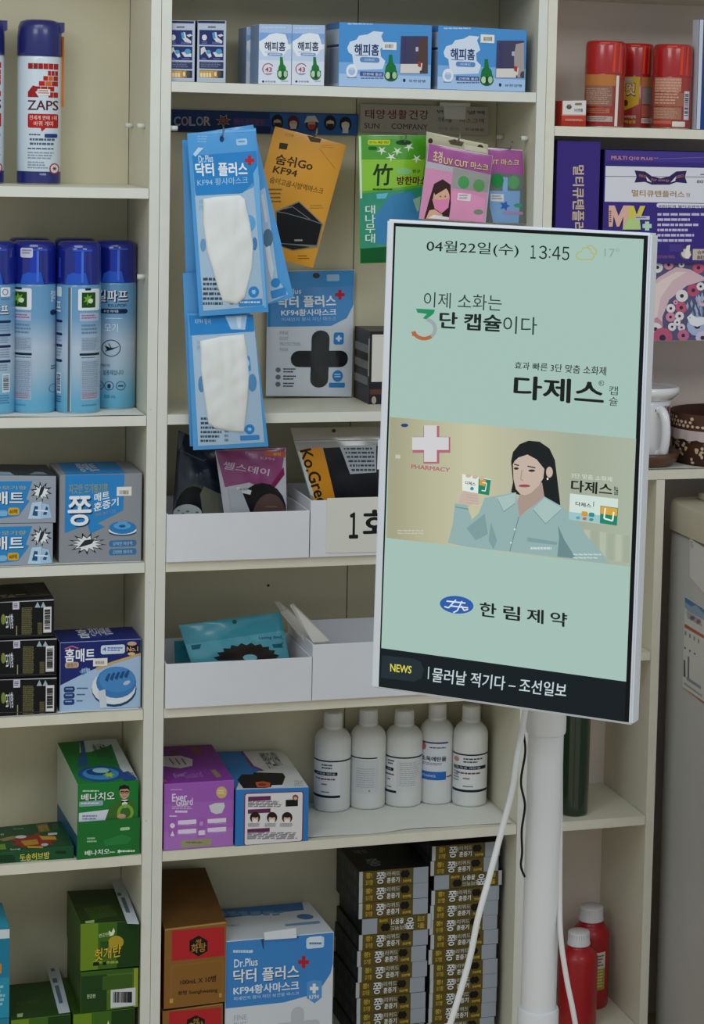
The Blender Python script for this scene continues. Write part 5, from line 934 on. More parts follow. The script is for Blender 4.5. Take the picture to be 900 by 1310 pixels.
# ================================================================== middle unit, fifth and bottom shelves
c = Carton(cq('K', (74, 425), (410, 404), (406, 713), (72, 742)), (0.4, 0.4), 17.5, Z('c5', 0.05), dict(front='#a866bc', top='#84379a', left='#7a3490', right='#6a2a80', back='#6a2a80'), 'K', back=((78, 243), (322, 233)))
p = c.front; p.frame('K', (74, 425), (410, 404), (406, 713), (72, 742)); W = '#e6d8ee'; LV = '#b888cc'
p.full('#a05cb6', 0, 0, 1, 0.3); p.full('#b074c4', 0, 0.72, 1, 1); p.text('Ever', 112, 470, 186, 504, W, 0.06); p.text('Guard', 132, 494, 212, 524, W, 0.06); p.lines(112, 528, 210, 546, 2, '#c8a4d8', 0.6, 0.1); p.lines(128, 550, 188, 562, 1, W, 0.8, 0); p.lines(106, 448, 160, 456, 1, '#c8a4d8', 0.6, 0)
p.ell(350, 463, 26, 28, '#d0b474'); p.lines(332, 452, 368, 474, 2, '#f0e0b8'); p.poly([(290, 526), (320, 514), (362, 512), (366, 530), (352, 560), (324, 566), (300, 556)], '#d4d4d4')
for x, y in ((142, 598), (142, 642), (284, 590), (284, 632)): p.rect(x, y, x+88, y+14, W); p.lines(x, y+18, x+90, y+26, 1, LV, 0.7, 0)
for x in (98, 236): p.rect(x, 584, x+34, 674, '#a462b8')
p.ell(115, 622, 12, 12, W); p.poly([(104, 672), (115, 646), (126, 672)], W); p.rrect(240, 644, 272, 664, W, 5); p.lines(100, 574, 136, 582, 1, W, 0.7, 0); p.rect(246, 602, 262, 620, '#c49ad4'); p.rect(158, 692, 302, 714, '#9c9a70'); p.lines(180, 698, 280, 708, 1, '#6c6a50')
t = c.top; t.frame('K', (80, 243), (320, 233), (410, 404), (75, 425)); t.poly([(100, 290), (120, 278), (200, 276), (240, 292), (232, 322), (180, 334), (112, 322)], '#cfcccf')
for k in range(3): t.line([(150+k*24, 288), (160+k*24, 316)], 6, '#6c4c7c')
t.textq('Ever', [(136, 364), (186, 354), (190, 376), (140, 386)], '#b088c0', 0.05); t.textq('Guard', [(180, 356), (262, 350), (268, 384), (186, 392)], '#9a68b0', 0.05); t.poly([(304, 346), (326, 342), (352, 384), (328, 388)], '#86805c'); t.rrect(160, 252, 200, 272, '#7c4460', 6); t.ell(262, 256, 24, 12, '#8e4e50'); t.rect(76, 342, 92, 360, '#c8a8cc'); t.rect(80, 396, 96, 412, '#a85878')
c.done('mask_box', 'purple box with a white mask picture, left on the fifth shelf', 'box')
c = Carton(cq('K', (414, 452), (768, 440), (765, 700), (418, 725)), (0.0, 0.0), 17.5, Z('c5', 0.05), dict(front='#2f7cc4', top='#cfd0ce', left='#1c4a80', right='#2a68a8', back='#2a68a8'), 'K', back=((342, 268), (634, 262)))
p = c.front; p.frame('K', (414, 455), (768, 440), (765, 700), (418, 725)); p.rrect(456, 470, 742, 706, '#7c3c6c', 12); p.rrect(462, 475, 736, 700, '#e4e1e2', 10)
p.rect(476, 488, 586, 504, '#6c2c5c'); p.lines(476, 508, 650, 540, 4, '#8a8088'); p.rect(658, 502, 716, 532, '#15151a'); p.ell(704, 490, 14, 14, '#8c4a3c'); p.ell(704, 494, 8, 8, '#e0b090'); p.rect(476, 550, 586, 564, '#6c2c5c'); p.rect(476, 644, 584, 656, '#6c2c5c')
for cx in (512, 594, 666): p.ell(cx, 588, 25, 27, '#2a1c18'); p.ell(cx, 596, 16, 18, '#e2bca4'); p.ell(cx, 606, 14, 10, '#efeae8'); p.ell(cx, 576, 20, 12, '#2a1c18'); p.lines(cx-34, 616, cx+30, 634, 3, '#a8a0a4')
p.lines(476, 660, 716, 694, 4, '#98909a', 0.5, 0.15)
t = c.top; t.frame('K', (342, 268), (636, 262), (768, 440), (414, 455)); t.poly([(342, 268), (458, 264), (500, 330), (540, 350), (440, 400), (414, 455)], '#2f78bc'); t.poly([(458, 264), (466, 264), (510, 330), (556, 352), (540, 356), (496, 336)], '#7c3c8c'); t.textq('방역마스크', [(530, 270), (566, 268), (622, 340), (580, 346)], '#46505a', 0.05); t.textq('KF94', [(578, 272), (600, 270), (640, 330), (612, 334)], '#6a7480', 0.04)
t.poly([(428, 400), (452, 372), (500, 372), (512, 362), (640, 366), (652, 384), (640, 428), (560, 444), (452, 446)], '#14141a'); t.poly([(512, 414), (548, 408), (584, 416), (580, 440), (520, 442)], '#c05c34'); t.ell(545, 426, 20, 8, '#8c3420'); t.poly([(590, 430), (650, 428), (652, 442), (586, 446)], '#dde4ea'); t.lines(696, 404, 744, 436, 4, '#68707c')
c.done('mask_box', 'blue and white box with faces printed on its front panel', 'box')
# white bottles
def bottle(o, r, h, body, capc, label, draw=None, name='bottle', group=None, neck=0.3, cr=0.5, cat='bottle', caph=0.13, tagl=None):
    t = thing(name, label, cat, o, group); hs = h*0.705
    mb = MB(); prof = [(r*0.86, 0), (r*0.96, 0.12), (r, 0.45), (r, hs), (r*0.98, hs+h*0.03), (r*0.91, hs+h*0.062), (r*0.79, hs+h*0.092), (r*0.66, hs+h*0.112), (r*(cr+0.06), hs+h*0.122), (r*cr*0.97, hs+h*0.13), (r*cr*0.97, h*(1-caph))]
    mb.lathe(prof, o, body)
    lab = None
    bo = mb.build('bottle_body', o, t)
    mb = MB(); z0 = h*(1-caph)+0.02; n = 72; rr = r*cr
    mb.lathe([(rr*1.06, z0), (rr*1.08, z0+0.25), (rr*1.0, z0+0.3), (rr*1.0, h-0.2), (rr*0.94, h-0.03), (rr*0.1, h)], o, capc)
    for k in range(30):
        a = 2*math.pi*k/30; d = V((math.cos(a), math.sin(a), 0)); mb.tube([o+d*rr*0.99+V((0, 0, z0+0.4)), o+d*rr*0.99+V((0, 0, h-0.3))], 0.05, capc, 5)
    mb.build('cap', o, t)
    if draw:
        mb = MB(); p = Print(mb, Cyl(o, r, o.z, o.z+h), step=0.015); draw(p); l = mb.build('label_print', o, bo)
        if tagl: l['label'] = tagl
    return t
PE = mat('#dfe0de', 0.38, sss=0.15); PC = mat('#e3e4e3', 0.42)
def lb(kind, x0, x1, yt, yb):
    def d(p):
        p.frame('L', (x0, yt), (x1, yt), (x1, yb), (x0, yb)); BK = '#1c2030'; H = yb-yt; Y = lambda f: yt+H*f; w = x1-x0; X = lambda f: x0+w*f
        if kind in (0, 2, 4):
            a, b = {0: (0.0, 0.72), 2: (0.0, 0.33), 4: (0.02, 0.98)}[kind]
            p.rect(X(0 if kind != 4 else 0.0), Y(0.46), X(1), Y(0.475), BK); p.rect(X(a), Y(0.475), X(b), Y(0.84), '#e2e3e6'); p.rect(X(a), Y(0.82), X(b), Y(0.845), BK)
            if kind == 2: p.rect(X(0.36), Y(0.5), X(0.98), Y(0.82), '#d8d9da'); p.lines(X(0.4), Y(0.52), X(0.94), Y(0.78), 12, '#b4b8bc', 0.4)
            p.rrect(X(a+0.02), Y(0.58), X(b-0.08 if kind != 4 else 0.94), Y(0.615), BK, 4); p.text('소독용 에탄올', X(a+0.08), Y(0.588), X(b-0.14 if kind != 4 else 0.8), Y(0.608), '#c8d0e0', 0.03)
            p.lines(X(a+0.3*(b-a)), Y(0.5), X(b-0.05), Y(0.56), 2, '#4a4e58', 0.5, 0.4); p.lines(X(a+0.1*(b-a)), Y(0.645), X(b-0.2*(b-a)), Y(0.665), 1, '#7a4a50', 0.8, 0); p.lines(X(a+0.3*(b-a)), Y(0.70), X(a+0.5*(b-a)), Y(0.715), 1, '#8a4048', 0.9, 0); p.lines(X(a+0.3*(b-a)), Y(0.78), X(a+0.6*(b-a)), Y(0.795), 1, '#6a6e78', 0.8, 0)
            if kind == 4: p.ell(X(0.12), Y(0.52), w*0.07, w*0.07, '#c48a84'); p.lines(X(0.05), Y(0.58), X(0.2), Y(0.75), 6, '#8c949c'); 
        elif kind == 1:
            p.rect(X(0), Y(0.46), X(0.76), Y(0.472), BK); p.rect(X(0.04), Y(0.49), X(0.8), Y(0.83), '#d2d4d6'); p.lines(X(0.2), Y(0.57), X(0.72), Y(0.78), 9, '#b4b9be', 0.4, 0.1); p.ell(X(0.56), Y(0.80), 4, 4, '#90969c')
        else:
            p.rect(X(0.0), Y(0.36), X(0.82), Y(0.375), '#23306c'); p.rect(X(0.0), Y(0.375), X(0.82), Y(0.70), '#dcdfe6'); p.ell(X(0.1), Y(0.41), w*0.1, w*0.12, '#b8746c'); p.lines(X(0.3), Y(0.41), X(0.76), Y(0.425), 1, '#50586a', 0.8, 0)
            p.text('소독에탄올', X(0.06), Y(0.505), X(0.78), Y(0.555), '#26305c', 0.08); p.lines(X(0.1), Y(0.57), X(0.7), Y(0.6), 2, '#8088a0'); p.ell(X(0.04), Y(0.6), w*0.06, w*0.1, '#b84030'); p.rect(X(0.0), Y(0.66), X(0.78), Y(0.745), '#2a6ec0'); p.text('ETHANOL', X(0.1), Y(0.69), X(0.5), Y(0.715), '#cfe0f4', 0.04); p.lines(X(0.8), Y(0.71), X(0.94), Y(0.725), 1, '#a0402c', 0.9, 0)
    return d
for kind, x0, x1, yt, yb, y, lab in ((0, 68, 214, 95, 490, 6.0, 'leftmost white bottle, black barred label at its left side'), (1, 214, 357, 82, 480, 6.6, 'second white bottle from the left, showing only faint grey print'), (2, 357, 507, 85, 480, 6.6, 'middle white bottle of the five, label turned to the left'),
        (3, 500, 636, 58, 461, 9.2, 'white bottle with the blue band on its label, fourth from left'), (4, 637, 776, 67, 448, 10.6, 'rightmost white bottle, beside the upright, red dot on its label')):
    o, r, hB = can('L', x0, x1, yt+3, yb, 'c5', 0.06, ymax=13.0 if kind == 4 else 15.5, k=0.955 if kind == 4 else 0.985)
    bottle(o, r, hB, PE, PC, lab, lb(kind, x0, x1, yt, yb), 'ethanol_bottle', 'white plastic bottles on the fifth shelf', caph=0.155)
# gold boxes
def gold(q, y, zs, label, k, back=None):
    c = Carton(q, y, 17, zs, dict(front='#8a5f2c', top='#5f4020', left='#6a1f1c', right='#5a3c1c', back='#5a3c1c'), 'M', back=back)
    p = c.front; fr = ((72, 355), (355, 320), (355, 690), (72, 725)) if k == 0 else ((62, 735), (340, 697), (340, 1070), (62, 1100)); p.frame('M', *fr); dx, dy = (0, 0) if k == 0 else (-14, 375)
    q_ = [(106+dx, 362+dy), (346+dx, 344+dy), (348+dx, 478+dy), (106+dx, 502+dy)]; p.poly(q_, '#b5262c'); hx, hy = 228+dx, 432+dy
    p.poly([(hx+48*math.cos(math.radians(30+60*i)), hy+48*math.sin(math.radians(30+60*i))) for i in range(6)], '#1d100c'); p.text('쌍', hx-14, hy-30, hx+14, hy-8, '#a8803c', 0.03); p.text('화탕', hx-34, hy-8, hx+34, hy+26, '#a8803c', 0.05); p.poly([(76+dx, 366+dy), (104+dx, 362+dy), (102+dx, 500+dy), (78+dx, 504+dy)], '#8a5f2c')
    p.rrect(102+dx, 524+dy, 344+dx, 690+dy, '#94692f', 8); p.rrect(106+dx, 528+dy, 340+dx, 686+dy, '#8a5f2c', 8); p.textq('100mL X 10병', [(146+dx, 588+dy), (310+dx, 566+dy), (310+dx, 596+dy), (146+dx, 612+dy)], '#24140a', 0.05); p.textq('원방 Ssanghwatang', [(136+dx, 640+dy), (318+dx, 622+dy), (318+dx, 648+dy), (136+dx, 662+dy)], '#24140a', 0.04); p.rect(98+dx, 676+dy, 114+dx, 694+dy, '#c4984c'); p.rect(326+dx, 650+dy, 338+dx, 668+dy, '#b8904c')
    p.poly([(72+dx, 352+dy), (355+dx, 318+dy), (355+dx, 328+dy), (72+dx, 362+dy)], '#b08848')
    ob = c.done('herbal_tonic_box', label, 'box', 'gold and red tonic boxes'); return c
g = gold(cq('M', (72, 355), (355, 320), (355, 690), (72, 725)), 0.2, None, 'upper gold box with a red panel and dark hexagon, on the bottom shelf', 0, ((66, 78), (242, 72)))
gold(cq('M', (62, 735), (340, 697), (340, 1070), (62, 1100)), 0.2, Z('c6', 0.05), 'lower gold box cut by the bottom edge of the photo', 1)
# blue and white mask carton
c = Carton(cq('M', (358, 412), (850, 368), (846, 900), (346, 940)), (0.6, 0.6), 16.5, Z('c6', 0.05), dict(front='#d6dae2', top='#d0d6dc', left='#a8b2c0', right='#b4bcc8', back='#b4bcc8'), 'M', back=((345, 262), (800, 222)))
p = c.front; p.frame('M', (358, 412), (850, 368), (846, 900), (346, 940)); BL = '#3f86cc'; W = '#eaf0f6'
p.poly([(358, 412), (850, 368), (848, 500), (836, 540), (800, 590), (740, 630), (620, 660), (354, 684)], BL); p.text('Dr.Plus', 394, 484, 500, 508, W, 0.04)
for d, col, b in ((3, '#1f5490', 0.08), (0, W, 0.06)): p.textq('닥터 플러스', [(390+d, 526+d), (690+d, 502+d), (690+d, 560+d), (390+d, 582+d)], col, b)
p.textq('KF94황사마스크', [(390, 594), (690, 568), (690, 608), (390, 630)], W, 0.06); p.textq('미세먼지 황사 차단 보건용 마스크', [(392, 636), (690, 614), (690, 628), (392, 652)], '#c4daf0', 0.02); p.cross(710, 493, 25, 8, '#b8242c'); p.lines(390, 446, 480, 460, 1, '#c4daf0', 0.7, 0)
p.poly([(726, 576), (760, 566), (796, 572), (796, 640), (762, 664), (726, 642)], '#5a9ad4'); p.cross(760, 602, 20, 7, W); p.text('KF94', 738, 630, 782, 644, W, 0.03); p.rrect(722, 394, 804, 432, '#cfe0f0', 8); p.rect(734, 390, 792, 410, '#dce8f4'); p.lines(736, 412, 796, 426, 1, '#4a80b8')
p.rrect(654, 680, 712, 900, '#c0c2c8', 28); p.rrect(574, 748, 792, 800, '#c0c2c8', 25)
for k, t_ in enumerate(('FINE', 'DUST', 'PROTECTION', 'MASK')): p.text(t_, 392, 712+k*30, 450+(112 if k == 2 else 0), 730+k*30, '#b2b6be', 0.03)
p.poly([(514, 400), (528, 398), (528, 440), (524, 440)], '#2c4a70'); p.poly([(672, 388), (690, 386), (680, 398)], '#2c4a70')
t = c.top; t.frame('M', (345, 262), (800, 222), (850, 368), (358, 412)); t.poly([(345, 262), (770, 226), (762, 262), (352, 304)], '#2f6ca8'); t.lines(370, 270, 680, 290, 2, '#6c94bc', 0.6); t.ell(754, 294, 36, 13, '#3f70a8'); t.poly([(648, 330), (806, 314), (808, 326), (650, 340)], '#6c94b8'); t.lines(372, 330, 460, 340, 2, '#9aa6b0')
c.done('mask_box', 'large blue and white mask carton beside the gold boxes', 'box')
f = [c.front.s.pos(*[c.front.uv(x, y) for c.front.c in ('M',)][0], 0.28) for x, y in ((526, 372), (672, 352), (676, 392), (530, 402))]; mb = MB(); mb.hexa(f+[q+V((0, 0.22, 0)) for q in f], ['#dfe4ea']*6); fl = mb.build('tuck_flap', c.o, c.ob); fl['label'] = 'white tuck flap'
# stacked dark boxes
def slim(q, label, n):
    c = Carton(q, 4.5, 14, None, dict(front='#5c4e22', top='#1a1b1e', left='#22252a', right='#1c1e22', back='#3a3a30', bottom='#16171a'), 'N', bev=0.04)
    p = c.front; p.frame('N', (145, 208), (478, 182), (478, 240), (145, 268)); GY = '#9aa0aa'; YL = '#c8aa3c'
    p.H = solve8([proj(v) for v in c.c[:4]], [(0, 0), (1, 0), (1, 1), (0, 1)]); u = lambda f, g: (f, g)
    def R(u0, v0, u1, v1, col): p.put([(u0, v0), (u1, v0), (u1, v1), (u0, v1)], [(0, 1, 2, 3)], col)
    def T(t_, u0, v0, u1, v1, col, b=0.04): uvt, fs = text_mesh(t_, b); p.put([(u0+(u1-u0)*a, v0+(v1-v0)*b_, z) for a, b_, z in uvt], fs, col)
    R(0, 0, 0.055, 1, '#b4b8be'); R(0.78, 0, 1, 1, GY); T('쫑!', 0.1, 0.12, 0.19, 0.45, YL, 0.06); T('모기향', 0.1, 0.56, 0.2, 0.88, YL, 0.05)
    T('쫑', 0.245, 0.1, 0.37, 0.9, '#17130a', 0.12); T('쫑', 0.25, 0.12, 0.365, 0.86, '#dfe2e4', 0.05); T('매트', 0.345, 0.14, 0.39, 0.5, '#dfe2e4', 0.05); T('리퀴드', 0.4, 0.12, 0.59, 0.42, '#b8bcb8', 0.04); T('훈증기', 0.4, 0.5, 0.58, 0.86, '#dfe2e4', 0.06)
    p.put([(0.62+0.07*math.cos(a*0.5236)+0.04, 0.36+0.3*math.sin(a*0.5236)*(0.7 if a % 2 else 1)) for a in range(12)], [tuple(range(12))], '#140f08'); T('50매', 0.63, 0.7, 0.75, 0.9, YL, 0.05)
    t = c.top; 
    def RT(u0, v0, u1, v1, col): t.put([(u0, v0), (u1, v0), (u1, v1), (u0, v1)], [(0, 1, 2, 3)], col)
    uvt, fs = text_mesh('쫑', 0.06); t.put([(0.2+0.2*a, 0.6+0.25*b_, z) for a, b_, z in uvt], fs, '#8c9094'); uvt, fs = text_mesh('매트', 0.05); t.put([(0.15+0.2*a, 0.25+0.15*b_, z) for a, b_, z in uvt], fs, '#7c8084'); RT(0.5, 0.35, 0.8, 0.6, '#0c0c0e')
    l = c.left; l.put([(0.05, 0.1), (0.95, 0.1), (0.95, 0.9), (0.05, 0.9)], [(0, 1, 2, 3)], '#2a2d32')
    for k in range(6): l.put([(0.1+k*0.14, 0.2), (0.18+k*0.14, 0.2), (0.2+k*0.14, 0.75), (0.12+k*0.14, 0.75)], [(0, 1, 2, 3)], '#43464c' if k % 2 else '#34373c')
    c.o = sum(c.c, V((0, 0, 0)))/8
    return c
ORD = ['top', 'second', 'third', 'fourth', 'fifth', 'sixth', 'seventh', 'eighth', 'ninth', 'tenth', 'eleventh', 'twelfth', 'thirteenth']
def stack(xpx, ytop, n, rev, side, proto=None):
    yf = 4.5; a = hit(*cp('N', xpx[0], ytop), yf); b = hit(*cp('N', xpx[1], ytop-12), yf); zb = -143.9+0.05; H = (max(a.z, b.z)-zb)/n; ztop = max(a.z, b.z); obs = []
    if not STK:
        q = [proj(V((a.x, yf, ztop))), proj(V((b.x, yf, ztop))), proj(V((b.x, yf, ztop-H+0.02))), proj(V((a.x, yf, ztop-H+0.02)))]
        c = slim(q, '', 0); proto = c.done('slim_repellent_box', 'x', 'box', 'slim dark boxes in two stacks'); proto['w'] = 0; del proto['w']; STK['o'] = c.o; STK['p'] = proto; STK['x'] = (a.x+b.x)/2; STK['h'] = H
    P_ = STK['p']; sc = H/STK['h']
    for k in range(n):
        first = (k == 0 and side == 'left'); ob = P_ if first else P_.copy()
        if not first: C.objects.link(ob)
        zc = ztop-H*(k+0.5); jx = random.uniform(-0.22, 0.22) if k else 0; dxx = (a.x+b.x)/2-STK['x']
        ob.location = V((STK['o'].x+dxx+jx, STK['o'].y+(random.uniform(-0.15, 0.15) if k else 0), zc+EYE))*S; ob.scale = (1, 1, sc)
        if k == rev: ob.rotation_euler = (0, math.pi, 0); ob.location.x += 0.5*S
        ob['label'] = f'slim dark box with yellow print, {ORD[k]} from the top of the {side} stack'+(', upside down' if k == rev else '')
        ob['category'] = 'box'; ob['group'] = 'slim dark boxes in two stacks'
STK = {}
stack((146, 480), 208, 11, 3, 'left'); stack((503, 816), 85, 13, 2, 'right')
# ================================================================== right unit
RC = mat('#a81a1c', 0.25, coat=0.5)
def redcan(o, r, h, label, draw):
    t = thing('insecticide_can', label, 'spray can', o, 'red spray cans'); hc = h*0.62
    mb = MB(); mb.lathe([(r*0.93, 0), (r*0.98, 0.1), (r, 0.35), (r, hc), (r*0.96, hc+0.15)], o, mat('#9a2a20', 0.3, coat=0.4)); p = Print(mb, Cyl(o, r, o.z, o.z+h)); draw(p); mb.build('can_body', o, t)
    mb = MB(); mb.lathe([(r*1.01, hc), (r*1.02, hc+0.2), (r*1.0, h*0.94), (r*0.95, h*0.985), (r*0.85, h), (0.02, h)], o, RC); p = Print(mb, Cyl(o, r*1.01, o.z, o.z+h)); p.put([(0.7, 0.03), (0.76, 0.03), (0.74, 0.36), (0.68, 0.36)], [(0, 1, 2, 3)], mat('#d8482c', 0.2)); p.put([(0.84, 0.03), (0.88, 0.03), (0.86, 0.36), (0.82, 0.36)], [(0, 1, 2, 3)], mat('#d8482c', 0.2)); p.put([(0.35, 0.02), (0.6, 0.02), (0.6, 0.04), (0.35, 0.04)], [(0, 1, 2, 3)], mat('#d0503c', 0.2)); mb.build('cap', o, t)
    mb = MB(); mb.lathe([(r*0.97, 0), (r*0.99, 0.1), (r*0.97, 0.22)], o, mat('#c4c2bc', 0.25, 0.8)); mb.build('rim', o, t); return t
TANS = ('#b87a58', '#a0604a', '#c08a6c')
def rA(p):
    p.frame('H', (245, 220), (455, 220), (455, 690), (245, 690)); p.rect(245, 404, 405, 465, '#b8743c'); p.rect(255, 466, 390, 575, '#8c6a58'); p.lines(258, 480, 388, 570, 8, '#b8907c', 0.5); p.rect(262, 588, 378, 614, '#b06a4c'); p.lines(268, 592, 370, 612, 2, '#8c3a28'); p.rect(262, 630, 395, 660, '#b8a498'); p.lines(270, 638, 380, 656, 2, '#7c6a60')
    p.rect(405, 420, 450, 670, '#8c3c2c'); p.put([(0.78, 0.4), (0.85, 0.4), (0.83, 0.985), (0.76, 0.985)], [(0, 1, 2, 3)], '#e4dcd4')
def rB(p):
    p.frame('H', (425, 233), (608, 233), (608, 690), (425, 690)); p.poly([(452, 414), (540, 414), (536, 560), (500, 580), (456, 600)], '#c8a42c'); p.rrect(462, 420, 505, 442, '#a8ac94', 4); p.text('컷', 464, 446, 520, 520, '#2c1210', 0.12); p.text('컷', 468, 450, 516, 514, '#e8c4b8', 0.05); p.rect(424, 414, 458, 676, '#a0705c'); p.lines(426, 420, 456, 670, 18, '#c89a84', 0.5); p.rect(548, 414, 606, 468, '#b87448'); p.rect(552, 470, 604, 560, '#90807c'); p.rect(552, 566, 604, 630, '#b0604c'); p.rect(552, 636, 604, 662, '#d8c8bc'); p.lines(556, 642, 600, 658, 2, '#8c7468'); p.text('바퀴벌레', 466, 622, 522, 638, '#d8c8a8', 0.04); p.text('강력살충', 448, 648, 524, 666, '#d4bc3c', 0.05); p.ell(470, 556, 12, 18, '#6c2c1c')
def rC(p):
    p.frame('H', (616, 240), (822, 240), (822, 690), (616, 690)); p.rect(630, 418, 765, 492, '#b8806c'); p.rect(630, 498, 780, 570, '#a06450'); p.lines(632, 425, 770, 565, 9, '#d0a08c', 0.45); p.rect(628, 576, 770, 640, '#a0705c'); p.lines(632, 580, 764, 638, 7, '#c09078', 0.5); p.rect(628, 646, 720, 664, '#c06048'); p.rrect(724, 650, 790, 678, '#ddd4c8', 4); p.bars(782, 488, 808, 640, 12, '#3a3440', '#cfc8d4', False)
for (x0, x1, yt, yb, y, dr, lab) in ((245, 455, 222, 690, 3.6, rA, 'left red spray can, beside the small red and white box'), (425, 610, 236, 690, 9.2, rB, 'middle red spray can with a yellow panel, set back between two'), (616, 822, 241, 692, 3.8, rC, 'right red spray can with a small white barcode')):
    r = (hit(*cp('H', x1, yb-8), y)-hit(*cp('H', x0, yb-8), y)).length/2*0.975; zz = Z('r1', 0.02)(0); o = V((hit(*cp('H', (x0+x1)/2, yb-8), y).x, y, zz)); redcan(o, r, hit(*cp('H', (x0+x1)/2, yt+4), y).z-zz, lab, dr)
c = Carton(cq('H', (122, 552), (256, 550), (254, 690), (118, 690)), 0.8, 4.5, Z('r1', 0.02), dict(front='#a8301e', top='#c8523c', left='#b8321c', right='#8c2414', back='#8c2414'), 'H')
p = c.front; p.frame('H', (122, 552), (256, 550), (254, 690), (118, 690)); p.rect(126, 552, 252, 626, '#dcd8d6'); p.ell(160, 586, 14, 12, '#4c4438'); p.burst(160, 582, 18, 16, '#6a6250', 6, 0.4); p.rrect(192, 564, 230, 576, '#8a7a50', 4); p.text('비멘톨', 190, 594, 236, 612, '#3c3a40', 0.03); p.rect(122, 632, 252, 660, '#c04430'); p.lines(140, 650, 240, 664, 2, '#d8a898'); p.line([(120, 630), (252, 629)], 3, '#e0a898')
c.done('small_medicine_box', 'small red and white box beside the left red can', 'box')
c = Carton(cq('H', (872, 104), (1300, 104), (1300, 704), (860, 702)), 0.8, 2.6, Z('r1', 0.02), dict(front='#1f3f86', top='#2a4a90', left='#c8ccd4', right='#1c3870', back='#1c3870'), 'H'); p = c.front; p.full('#c8ccd4', 0, 0, 0.05, 1)
c.done('blue_medicine_box', 'dark blue box with white edge at the right photo border', 'box')
# purple supplement boxes, floral carton below them and the carton they rest on
zF1 = hit(870, 336.5, 2.0).z; zF0 = hit(870, 436, 2.0).z
xa = hit(712, 400, 2).x
mb = None
def ycarton(x0, x1, y, z0, z1, depth, cols, crop='T'):
    q = [proj(V((x0, y, z1))), proj(V((x1, y, z1))), proj(V((x1, y, z0))), proj(V((x0, y, z0)))]; return Carton(q, y, depth, None, cols, crop)
c = ycarton(31.6, 43.0, 3.4, Z('r2', 0.06)(0), zF0-0.03, 13, dict(front='#b49a74', top='#a88e68', left='#9c845e', right='#8c7654')); c.front.put([(0.46, 0), (0.54, 0), (0.54, 1), (0.46, 1)], [(0, 1, 2, 3)], '#c4b08a'); c.done('cardboard_box', 'plain brown carton behind the screen under the floral carton', 'box')
c = ycarton(31.6, 92, 2.0, zF0, zF1-0.03, 15, dict(front='#d8c4d0', top='#c8b4c4', left='#c0a8bc', right='#b8a0b4')); p = c.front; p.c = 'T'
p.full('#5a5578', 0, 0, 1, 1)
rnd = random.Random(5)
p.poly([(590, 880), (640, 830), (740, 772), (820, 786), (900, 830), (900, 850), (800, 880), (700, 960), (660, 1060), (664, 1150), (590, 1180)], '#d8b8c0'); p.poly([(590, 900), (650, 850), (740, 800), (800, 800), (720, 850), (650, 950), (630, 1060), (590, 1080)], '#e6d0cc'); p.poly([(590, 1080), (630, 1060), (660, 1090), (662, 1150), (590, 1180)], '#c88a9c')
def flower(x, y, r, col, mid): p.ell(x, y, r, r, col, 12); p.ell(x, y, r*0.32, r*0.32, mid, 8)
for x, y, r, col in ((632, 774, 32, '#e0dcdc'), (696, 760, 28, '#d890a8'), (770, 758, 18, '#e4dcdc'), (868, 776, 34, '#c8607c'), (838, 906, 36, '#b85470'), (772, 938, 36, '#e2dada'), (768, 1006, 34, '#c05c78'), (708, 1010, 26, '#e2dcdc'), (706, 1060, 28, '#d08aa4'), (758, 1054, 26, '#e0d8da'), (716, 1116, 24, '#dedadc'), (880, 884, 24, '#e0dcdc'), (620, 1130, 38, '#dedbe0'), (770, 1120, 22, '#d8c8d4'), (660, 1180, 60, '#b85878'), (780, 1166, 34, '#c06a8c'), (890, 970, 30, '#dcb0c4'), (735, 975, 14, '#d8a0b4'), (744, 1090, 20, '#e2dee2'), (860, 1110, 60, '#a8b4d4'), (890, 1180, 40, '#c8c0d8')): flower(x, y, r, col, '#3c3044')
for k in range(16): x, y = rnd.uniform(800, 890), rnd.uniform(940, 1060); p.poly([(x, y-24), (x+9, y), (x+3, y+26), (x-7, y)], rnd.choice(('#9ab0cc', '#7c94bc', '#b4c0d8')))
p.poly([(800, 1062), (824, 1040), (850, 1062), (900, 1060), (900, 1100), (860, 1116), (820, 1104)], '#e4e6ea'); p.ell(818, 1064, 3, 3, '#30303c')
for k in range(30): x, y = rnd.uniform(905, 1700), rnd.uniform(760, 1190); flower(x, y, rnd.uniform(18, 45), rnd.choice(('#c8607c', '#e2dcdc', '#d890a8', '#a8b4d4')), '#3c3044')
for i in range(12):
    for j in range(7): flower(70+i*43+rnd.uniform(-9, 9), 775+j*66+rnd.uniform(-12, 12), rnd.uniform(14, 24), rnd.choice(('#c8607c', '#e2dcdc', '#d890a8', '#a8b4d4')), '#3c3044')
c.done('floral_carton', 'carton printed with pink and white flowers under the purple box', 'box')
PU = '#3c2c80'
c = ycarton(hit(*cp('T', 44, 540), 1.0).x, hit(*cp('T', 292, 540), 1.0).x, 1.0, zF1, hit(*cp('T', 170, 46), 1.0).z, 14, dict(front='#3b2a7e', top='#4a3a90', left='#2c2064', right='#261c58', back='#2c2064'))
p = c.front; p.c = 'T'; p.textq('멀티큐텐플러스', [(210, 186), (212, 640), (140, 640), (146, 186)], '#cdb79a', 0.06)
c.done('supplement_box', 'narrow purple box standing on end beside the upright', 'box', 'purple supplement boxes')
yb_ = 1.2; zt = hit(*cp('T', 330, 97), yb_).z
c = ycarton(hit(*cp('T', 322, 400), yb_).x, hit(*cp('T', 322, 400), yb_).x+34, yb_, zF1, zt, 13.5, dict(front=PU, top='#4a3c8c', left='#241a54', right='#241a54', back='#2c2064'))
p = c.front; p.c = 'T'; L = lambda *a: p.rect(*a)
p.rect(318, 190, 1700, 416, '#dedce4'); p.line([(322, 250), (1700, 262)], 4, '#7c7894')
